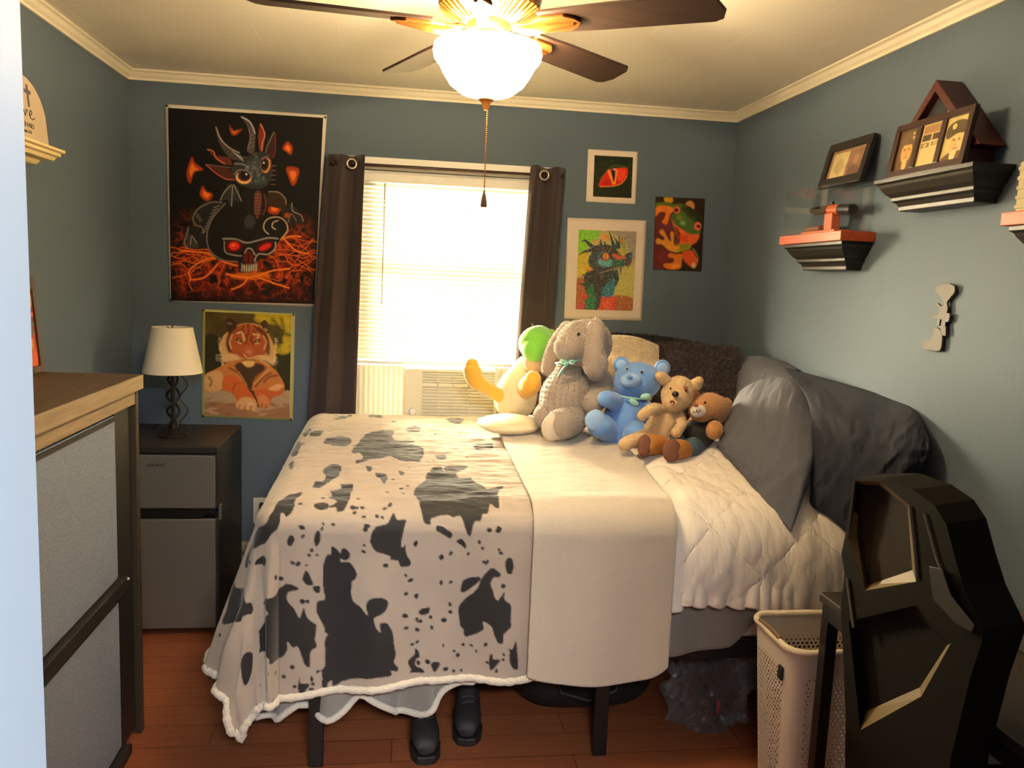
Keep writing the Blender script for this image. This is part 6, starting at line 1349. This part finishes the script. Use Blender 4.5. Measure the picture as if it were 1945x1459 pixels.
# triangular flag case behind the portraits
m_case = wood('red_mahogany', rgb(62, 24, 22), rgb(80, 32, 28), 'Y', 1.0, 0.4, 0.4)
fl = thing('flag_case', (1.59, 2.31, 1.932), 'red mahogany triangular flag case behind the triple photo frame', 'flag case')
ya, zt, hw, zb = 2.312, 2.205, 0.222, 1.985
t3 = MB(); o_ = [(ya-hw, zb), (ya, zt), (ya+hw, zb)]; i_ = [(ya-hw+0.058, zb+0.024), (ya, zt-0.034), (ya+hw-0.058, zb+0.024)]
vs = [(x, y, z) for x in (1.55, 1.634) for y, z in o_]+[(1.55, y, z) for y, z in i_]+[(1.575, y, z) for y, z in i_]
t3.add(vs, [(0, 1, 4, 3), (1, 2, 5, 4), (2, 0, 3, 5), (3, 4, 5), (0, 6, 7, 1), (1, 7, 8, 2), (2, 8, 6, 0), (6, 9, 10, 7), (7, 10, 11, 8), (8, 11, 9, 6)])
t3.build('triangle_frame', m_case, fl, bevel=0.003)
MB().add([(1.5745, y, z) for y, z in i_], [(0, 1, 2)]).build('dark_field', mat('navy_black_field', rgb(26, 28, 30), 0.7), fl)
MB().box((1.548, ya-0.175, 1.932), (1.634, ya+0.175, 1.984)).build('pedestal', m_case, fl, bevel=0.004)
em = MB(); em.prism([(2.262+u*1.25, 2.098+w*1.25) for u, w in ((0.0, 0.030), (0.004, 0.008), (0.018, 0.004), (0.020, -0.006), (0.004, -0.010), (-0.010, -0.008), (-0.020, 0.0), (-0.008, 0.004), (-0.004, 0.010))], 'X', 1.571, 1.5735)
em.build('emblem', mat('pale_green_emblem', rgb(206, 210, 150), 0.5), fl)
m_rid = mat('dull_cream_card', rgb(170, 156, 120), 0.7)
cb_ = thing('ridged_box', (1.58, 1.8, 1.787), 'cream ridged box on shelf cut by right picture edge', 'box')
MB().box((1.545, 1.66, 1.7865), (1.63, 1.925, 1.915)).build('body', m_rid, cb_, bevel=0.004)
for k in range(5): MB().box((1.543, 1.658, 1.797+k*0.024), (1.63, 1.927, 1.807+k*0.024)).build('ridge', m_rid, cb_, bevel=0.002)
# flat steel helmet, rifle and boots cut-out
def tr(pts, ox=1720, oy=520, k=8.586): return [WX(ox+x/k, oy+y/k, 1.629) for x, y in pts]
m_steel = mat('grey_brown_cut_steel', rgb(60, 52, 46), 0.6)
def cut(name, pts, parent, x0=1.622, x1=1.629):
    q = tr(pts); return MB().prism([(p.y, p.z) for p in q], 'X', x0, x1).build(name, m_steel, parent, bevel=0.001)
bc = thing('wall_plaque', (1.63, 2.29, 1.4), 'flat steel helmet, rifle and boot silhouette on right wall', 'wall decoration')
cut('helmet', [(530, 220), (560, 185), (610, 180), (660, 158), (740, 155), (790, 180), (835, 200), (840, 280), (820, 330), (780, 370), (720, 450), (700, 480), (655, 480), (630, 420), (590, 350), (540, 320), (525, 280)], bc)
cut('rifle', [(650, 470), (710, 470), (722, 560), (720, 600), (705, 640), (755, 645), (758, 700), (735, 785), (690, 790), (680, 850), (695, 870), (690, 1020), (640, 1010), (600, 960), (600, 880), (625, 750), (600, 745), (585, 850), (545, 855), (555, 745), (480, 740), (475, 670), (570, 655), (585, 600), (575, 550), (530, 530), (535, 490), (560, 480), (610, 530), (650, 520)], bc, 1.6215, 1.6285)
cut('boots', [(495, 890), (540, 880), (590, 900), (610, 960), (640, 1000), (635, 1080), (625, 1190), (600, 1255), (540, 1265), (430, 1255), (350, 1240), (305, 1190), (315, 1100), (360, 1072), (440, 1075), (480, 1020), (490, 940)], bc, 1.621, 1.629)

# ------------------------------------------------------------------ desk and chair at the right
m_desk = wood('black_brown_desk', rgb(34, 28, 25), rgb(46, 38, 33), 'Y', 1.0, 0.5, 0.3)
dk = thing('desk', (1.4, 1.45, 0), 'dark desk with black metal legs along the right wall', 'desk')
MB().box((1.145, 0.92, 0.732), (1.628, 1.985, 0.757)).build('desk_top', m_desk, dk, bevel=0.003)
for x in (1.152, 1.585):
    for y in (0.93, 1.942): MB().box((x, y, 0), (x+0.033, y+0.033, 0.732)).build('leg', m_bframe, dk, bevel=0.002)
MB().box((1.185, 1.945, 0.68), (1.585, 1.972, 0.732)).build('apron', m_bframe, dk); MB().box((1.152, 0.963, 0.69), (1.18, 1.942, 0.732)).build('apron', m_bframe, dk)
bx = thing('storage_box', (1.52, 1.5, 0.757), 'low black box with brown edge on desk at right picture edge', 'box')
MB().box((1.44, 1.36, 0.7575), (1.615, 1.685, 0.812)).build('body', m_black, bx, bevel=0.003)
ed_ = MB().box((1.432, 1.352, 0.812), (1.622, 1.693, 0.820)).build('lid', mat('dark_brown_lid', rgb(74, 58, 48), 0.5), bx, bevel=0.002)

m_lea = mat('black_leatherette', rgb(20, 18, 15), 0.7, bump=(200, 0.08, 0.001), spec=0.06)
m_bev = mat('lamplit_brown_bevel', rgb(96, 80, 50), 0.45, spec=0.3)  # warm light caught by the black bevels, painted in as brown
m_lea2 = mat('smoked_brown_panel', rgb(34, 27, 20), 0.7, spec=0.08)
ch = thing('gaming_chair', (1.0, 1.4, 0), 'black racing style chair with faceted back in front of desk', 'chair')
CX, CK = 0.965, -0.13
def WC(x, y, off=0.0):
    """point of the reclined chair-back plane seen at picture point, pushed by off towards the seat"""
    d = CF + CR*((x-972.5)/F_PX) - CU*((y-729.5)/F_PX)
    t = (CX+off+CK*(CAMZ-1.0))/(d.x-CK*d.z); return Vector((d.x*t, d.y*t, CAMZ+d.z*t))
outer = [(1622, 908), (1678, 908), (1735, 930), (1775, 960), (1797, 995), (1814, 1060), (1832, 1120), (1866, 1195), (1866, 1215), (1842, 1290), (1829, 1345), (1806, 1440), (1796, 1530), (1607, 1530), (1605, 1440), (1606, 1366), (1602, 1262), (1597, 1158), (1604, 1090), (1598, 1052), (1606, 1015)]
h1o = [(1624, 913), (1673, 915), (1728, 960), (1740, 1105), (1643, 1122), (1611, 1024)]; h1i = [(1632, 920), (1671, 922), (1724, 964), (1733, 1083), (1650, 1111), (1628, 1017)]
h2o = [(1612, 1180), (1740, 1150), (1806, 1222), (1750, 1323), (1634, 1387)]; h2i = [(1626, 1192), (1735, 1162), (1799, 1226), (1747, 1306), (1645, 1351)]
bm = bmesh.new(); loops = []
for L_ in (outer, h1o, h2o):
    vs = [bm.verts.new(WC(*q)) for q in L_]; loops.append(vs)
    for i in range(len(vs)): bm.edges.new((vs[i], vs[(i+1) % len(vs)]))
bmesh.ops.triangle_fill(bm, edges=bm.edges[:], use_beauty=True)
bk_ = [bm.verts.new(v.co+Vector((0.075, 0, 0.01))) for v in loops[0]]
for i in range(len(bk_)): bm.faces.new((loops[0][i], loops[0][(i+1) % len(bk_)], bk_[(i+1) % len(bk_)], bk_[i]))
bm.faces.new(list(reversed(bk_)))
bmesh.ops.recalc_face_normals(bm, faces=bm.faces)
me = bpy.data.meshes.new('backrest'); bm.to_mesh(me); bm.free()
br_ = link('backrest', me, m_lea, ch)
for nm, lo_, li_, off in (('lit_recess_bevel', h1o, h1i, 0.022), ('lit_recess_bevel', h2o, h2i, 0.022)):
    b = MB(); n = len(lo_); b.add([WC(*q, 0.0005) for q in lo_]+[WC(*q, off) for q in li_], [(i, (i+1) % n, n+(i+1) % n, n+i) for i in range(n) if n == 6 or i in (2, 3)]); b.build(nm, m_bev, br_)  # lower recess: brown only on the faces that look lit
    if n == 5: b = MB(); b.add([WC(*q, 0.0005) for q in lo_]+[WC(*q, off) for q in li_], [(i, (i+1) % n, n+(i+1) % n, n+i) for i in (4, 0, 1)]); b.build('unlit_recess_bevel', m_lea, br_)  # unlit faces of the same bevel kept black
fa = MB(); fa.add([WC(1632, 920, .022), WC(1666, 922, .034), WC(1650, 1111, .022), WC(1628, 1017, .022)], [(0, 1, 2, 3)]); fa.add([WC(1666, 922, .034), WC(1671, 922, .034), WC(1724, 964, .022), WC(1733, 1083, .022), WC(1650, 1111, .022)], [(0, 1, 2, 3, 4)]); fa.build('head_panel', m_lea2, br_)
fb = MB(); fb.add([WC(*q, .022) for q in h2i], [tuple(range(len(h2i)))]); fb.build('lower_panel', m_lea, br_)
wg = MB(); n = 4
wq = [(1764, 1075), (1790, 1080), (1806, 1130), (1852, 1188), (1846, 1202), (1816, 1186), (1772, 1138)]
wg.add([WC(*q, -0.004) for q in wq]+[WC(*q, -0.014) for q in wq], [tuple(range(7)), tuple(range(13, 6, -1))]+[(i, (i+1) % 7, 7+(i+1) % 7, 7+i) for i in range(7)]); wg.build('shoulder_wing', mat('dark_grey_panel', rgb(40, 38, 36), 0.6, spec=0.2), br_, bevel=0.002)
pp_ = MB(); pp_.tube([WC(1727, 960, -.003), WC(1735, 1030, -.003), WC(1741, 1100, -.003)], 0.002, 6); pp_.tube([WC(1755, 975, -.003), WC(1778, 1060, -.003), WC(1804, 1126, -.004)], 0.002, 6); pp_.tube([WC(1609, 1098, -.003), WC(1621, 1192, -.003)], 0.0032, 6); pp_.build('edge_highlights', mat('grey_edge_highlight', rgb(110, 104, 92), 0.4), br_)  # highlights along the back's edges put in as thin grey tubes
MB().box((1.03, 1.10, 0.41), (1.48, 1.60, 0.50)).build('seat', m_lea, ch, bevel=0.03, seg=4, smooth=40)
for y in (1.06, 1.60):
    MB().box((1.12, y, 0.625), (1.36, y+0.06, 0.655)).build('armrest', m_black, ch, bevel=0.01); MB().box((1.20, y+0.015, 0.44), (1.26, y+0.045, 0.625)).build('arm_support', m_black, ch)
MB().tube([(1.24, 1.35, 0.09), (1.24, 1.35, 0.41)], 0.028, 16).build('gas_column', m_black, ch)
for k in range(5):
    a = 2*PI*k/5+0.2; cx_, cy_ = 1.24+0.27*math.cos(a), 1.35+0.27*math.sin(a)
    MB().tube([(1.24, 1.35, 0.10), (cx_, cy_, 0.075)], [0.028, 0.018], 10).build('base_leg', m_black, ch, smooth=50)
    w_ = MB(); w_.M = Matrix.Translation((cx_, cy_, 0.03)) @ Matrix.Rotation(a, 4, 'Z') @ Matrix.Rotation(PI/2, 4, 'X'); w_.lathe([(0.03, -0.02), (0.03, 0.02)], n=16); w_.build('caster', m_black, ch)
jt = MB().box((1.0, 1.30, 0.44), (1.06, 1.40, 0.62)); jt.build('recline_bracket', m_black, ch)

# ------------------------------------------------------------------ laundry hamper
m_ham = bpy.data.materials.new('perforated_white_plastic'); m_ham.use_nodes = True
nt = m_ham.node_tree; pb = bsdf(m_ham); pb.inputs['Base Color'].default_value = (*rgb(226, 214, 200), 1); pb.inputs['Roughness'].default_value = 0.45
uv = nt.nodes.new('ShaderNodeUVMap'); uv.uv_map = 'wall'
def math_n(op, a, b=None):
    n = nt.nodes.new('ShaderNodeMath'); n.operation = op
    for i, v in enumerate((a, b)):
        if v is None: continue
        if isinstance(v, (int, float)): n.inputs[i].default_value = v
        else: nt.links.new(v, n.inputs[i])
    return n.outputs[0]
sp = nt.nodes.new('ShaderNodeSeparateXYZ'); nt.links.new(uv.outputs['UV'], sp.inputs[0])
u_, v_ = sp.outputs[0], sp.outputs[1]
row = math_n('FLOOR', math_n('DIVIDE', v_, 0.0125)); par = math_n('MODULO', row, 2.0)
fu = math_n('SUBTRACT', math_n('FRACT', math_n('ADD', math_n('DIVIDE', u_, 0.0155), math_n('MULTIPLY', par, 0.5))), 0.5)
fv = math_n('SUBTRACT', math_n('FRACT', math_n('DIVIDE', v_, 0.0125)), 0.5)
dist = math_n('SQRT', math_n('ADD', math_n('POWER', math_n('MULTIPLY', fu, 0.0155), 2.0), math_n('POWER', math_n('MULTIPLY', fv, 0.0125), 2.0)))
hole = math_n('LESS_THAN', dist, 0.0043)
at = nt.nodes.new('ShaderNodeAttribute'); at.attribute_name = 'print'
hole = math_n('MULTIPLY', hole, at.outputs['Fac'])
tp_ = nt.nodes.new('ShaderNodeBsdfTransparent'); mx = nt.nodes.new('ShaderNodeMixShader')
nt.links.new(hole, mx.inputs['Fac']); nt.links.new(pb.outputs['BSDF'], mx.inputs[1]); nt.links.new(tp_.outputs['BSDF'], mx.inputs[2]); nt.links.new(mx.outputs['Shader'], nt.nodes['Material Output'].inputs['Surface'])
hp_ = thing('laundry_hamper', (1.29, 2.14, 0), 'open white perforated plastic laundry hamper between bed and desk', 'hamper')
def rrect(x0, y0, x1, y1, r, n=8):
    o = []
    for cx, cy, a0 in ((x1-r, y1-r, 0), (x0+r, y1-r, PI/2), (x0+r, y0+r, PI), (x1-r, y0+r, 1.5*PI)):
        for k in range(n+1): o.append((cx+r*math.cos(a0+k*PI/2/n), cy+r*math.sin(a0+k*PI/2/n), 1.0 if False else k))
    return o
HT = 0.565; prof = []
zs = [0.0, 0.04, 0.06, 0.10, 0.2, 0.3, 0.4, 0.47, 0.50, HT]
rings = []
for z in zs:
    s = 0.035*(1-z/HT); rings.append([(x, y, z) for x, y, k in rrect(1.098+s, 2.012+s, 1.49-s, 2.285-s, 0.055)])
rings = [rg+[rg[0]] for rg in rings]
V = np.array(rings); seglen = np.r_[0, np.cumsum(np.linalg.norm(np.diff(V[-1][:, :2], axis=0), axis=1))]
nper = V.shape[1]
on = np.zeros(V.shape[:2]); kk = [k for _, _, k in rrect(0, 0, 1, 1, .1)]; kk = kk+[kk[0]]
me = grid_mesh('basket_wall', V, np.ones(V.shape))
# straight sides get holes: add rows of extra columns by marking corner points
a = me.color_attributes['print']; cc = np.zeros((V.shape[0], nper, 4), np.float32); cc[..., 3] = 1
for i, z in enumerate(zs):
    for j in range(nper): cc[i, j, :3] = 1.0 if (0.06 <= z <= 0.47 and kk[j] in (0, 8)) else 0.0
a.data.foreach_set('color', cc.reshape(-1))
ul = me.uv_layers.new(name='wall'); li = np.empty(len(me.loops), np.int32); me.loops.foreach_get('vertex_index', li)
uvs = np.stack([seglen[li % nper], np.array(zs)[li//nper]], -1).astype(np.float32); ul.data.foreach_set('uv', uvs.reshape(-1))
link('basket_wall', me, m_ham, hp_, smooth=180)
m_hpl = mat('white_hamper_plastic', rgb(232, 216, 190), 0.4)
rim = MB(); rim.tube([(x, y, HT) for x, y, z in rings[-1][:-1]], 0.0105, 10, closed=True); rim.build('rim', m_hpl, hp_, smooth=180)
MB().prism([(x, y) for x, y, z in rings[1][:-1]], 'Z', 0.004, 0.01).build('bottom', m_hpl, hp_)
MB().box((1.0955, 2.06, 0.46), (1.104, 2.085, 0.50)).build('grip_slot', mat('dark_slot_black', (0.012, 0.012, 0.012), 0.7), hp_, bevel=0.003)
MB().tube([(1.099, 2.09, HT+0.008), (1.0985, 2.15, HT+0.013), (1.099, 2.22, HT+0.008)], 0.008, 8).build('handle_shade_strip', mat('taupe_handle_shade', rgb(112, 92, 70), 0.5), hp_, smooth=60)  # shading of the cut-out handle put in as a taupe strip

# ------------------------------------------------------------------ things under the bed
def boot(x, ytoe, yaw, label):
    r = thing('boot', (x, ytoe+0.14, 0), label, 'boot'); M = Matrix.Translation((x, ytoe+0.14, 0)) @ Matrix.Rotation(yaw, 4, 'Z') @ Matrix.Translation((0, -0.14, 0))
    out = [(0.0, -0.0), (0.03, 0.006), (0.049, 0.04), (0.054, 0.09), (0.042, 0.16), (0.038, 0.24), (0.030, 0.285), (0.0, 0.295), (-0.030, 0.285), (-0.036, 0.24), (-0.038, 0.16), (-0.050, 0.09), (-0.047, 0.04), (-0.03, 0.006)]
    b = MB(); b.M = M; b.prism(out, 'Z', 0, 0.028); b.build('sole', m_black, r, bevel=0.004)
    u = MB(); u.M = M; rings = []
    for y, w, h, z0 in ((0.012, 0.028, 0.03, 0.03), (0.035, 0.043, 0.052, 0.03), (0.08, 0.048, 0.066, 0.03), (0.13, 0.044, 0.085, 0.03), (0.17, 0.040, 0.12, 0.03), (0.205, 0.040, 0.165, 0.03), (0.24, 0.038, 0.17, 0.03), (0.28, 0.030, 0.165, 0.03), (0.287, 0.012, 0.12, 0.04)):
        rings.append([(w*math.cos(t)*(1.0 if math.sin(t) < 0.2 else 1.0), y, z0+max(0, h*(0.5+0.5*math.sin(t))**0.8)) for t in [-PI/2+2*PI*k/20 for k in range(20)]])
    vs = [p for rg in rings for p in rg]; n = 20
    u.add(vs, [(i*n+k, i*n+(k+1) % n, (i+1)*n+(k+1) % n, (i+1)*n+k) for i in range(len(rings)-1) for k in range(n)]+[tuple(range(n)), tuple((len(rings)-1)*n+k for k in range(n))])
    u.build('upper', mat('black_scuffed_leather', rgb(30, 26, 25), 0.65, noise=(40, 0.3), bump=(60, 0.3, 0.002)), r, smooth=60)
    lc = MB(); lc.M = M
    for k in range(6):
        y = 0.105+k*0.017; z = 0.108+k*0.0185 if k > 1 else 0.104+k*0.012; lc.tube([(-0.022, y, z-0.004), (0, y-0.004, z+0.004), (0.022, y+0.004, z-0.002)], 0.0028, 5)
    lc.build('laces', mat('dark_grey_lace', rgb(60, 56, 54), 0.8), r)
    return r
boot(0.105, 2.44, 0.05, 'black work boot under bed foot, nearer and left of its pair')
boot(0.262, 2.535, -0.1, 'black work boot under bed foot, right of its pair')
m_duff = mat('black_nylon', rgb(22, 21, 22), 0.6, bump=(30, 0.4, 0.006))
dfl = thing('duffel_bag', (0.75, 2.85, 0), 'black duffel bag lying under middle of bed', 'bag')
db_ = MB(); db_.ell((0.70, 2.86, 0.15), (0.27, 0.19, 0.15), None, 40, 20, lambda q: Vector((abs(q.x)**0.6*(1 if q.x > 0 else -1), abs(q.y)**0.7*(1 if q.y > 0 else -1), abs(q.z)**0.75*(1 if q.z > 0 else -1))))
db_.build('body', m_duff, dfl, smooth=180)
hd_ = MB(); hd_.tube([(0.57, 2.68, 0.19), (0.59, 2.655, 0.12), (0.69, 2.65, 0.09), (0.79, 2.655, 0.12), (0.81, 2.68, 0.19)], 0.009, 8); hd_.build('handle', m_duff, dfl, smooth=60)
zp = MB(); zp.tube([(0.48+0.044*k, 2.72, 0.262-0.002*abs(k-5)) for k in range(11)], 0.003, 5); zp.build('zipper', mat('dark_zip', rgb(44, 42, 42), 0.4, 0.5), dfl)
m_film = clear_mat('clear_film', (0.96, 0.96, 0.97), 0.10, 0.10)
nt = m_film.node_tree; gl_ = nt.nodes['Glossy BSDF'] if 'Glossy BSDF' in nt.nodes else None
df = nt.nodes.new('ShaderNodeBsdfDiffuse'); df.inputs['Color'].default_value = (0.75, 0.75, 0.76, 1)
m2 = nt.nodes.new('ShaderNodeMixShader'); m2.inputs['Fac'].default_value = 0.05
out_ = nt.nodes['Material Output']; prev = out_.inputs['Surface'].links[0].from_socket
nt.links.new(prev, m2.inputs[1]); nt.links.new(df.outputs['BSDF'], m2.inputs[2]); nt.links.new(m2.outputs['Shader'], out_.inputs['Surface'])
# crumpled clear bag with a red item inside
r_ = random.Random(11); bm = bmesh.new(); bmesh.ops.create_icosphere(bm, subdivisions=5, radius=1.0)
for v in bm.verts:
    d = v.co.normalized(); n_ = float(fbm(np.array([d.x*4+d.z*3+9]), np.array([d.y*4-d.z*2+4]), 5, 4)[0]); n2_ = float(fbm(np.array([d.x*13+d.z*7]), np.array([d.y*13+d.z*5+7]), 15, 2)[0])
    k = 0.86+0.8*(n_-0.5)+0.6*abs(n2_-0.5)
    v.co = Vector((d.x*0.16*k, d.y*0.12*k, max(-0.145, min(0.178, d.z*0.24*k))))
me = bpy.data.meshes.new('film'); bm.to_mesh(me); bm.free(); me.transform(Matrix.Translation((1.13, 2.64, 0.149)))
pbg = thing('plastic_bag', (1.13, 2.64, 0), 'crumpled clear plastic bag under bed beside white hamper', 'bag')
link('film', me, m_film, pbg)
rd = MB().box((1.15, 2.60, 0.05), (1.163, 2.612, 0.10)); rd.M = Matrix.Identity(4); rd.build('red_packet', mat('red_card', rgb(176, 36, 40), 0.5), pbg, bevel=0.004)

# ------------------------------------------------------------------ families of like things
GROUPS = {'pillow': 'pillows at the head of the bed', 'wall_shelf': 'ledge shelves on the walls', 'wall_poster': 'posters on the back wall', 'wall_picture': 'small prints on the back wall', 'boot': 'boots under the bed', 'curtain': 'curtains at the window', 'throw_blanket': 'blankets on the bed', 'grey_blanket': 'blankets on the bed'}
for o in C.objects:
    if o.parent is None and 'category' in o:
        k = o.name.split('.')[0]
        if k in GROUPS: o['group'] = GROUPS[k]
        elif k.startswith('plush_') and k != 'plush_cushion': o['group'] = 'plush toys on the bed'
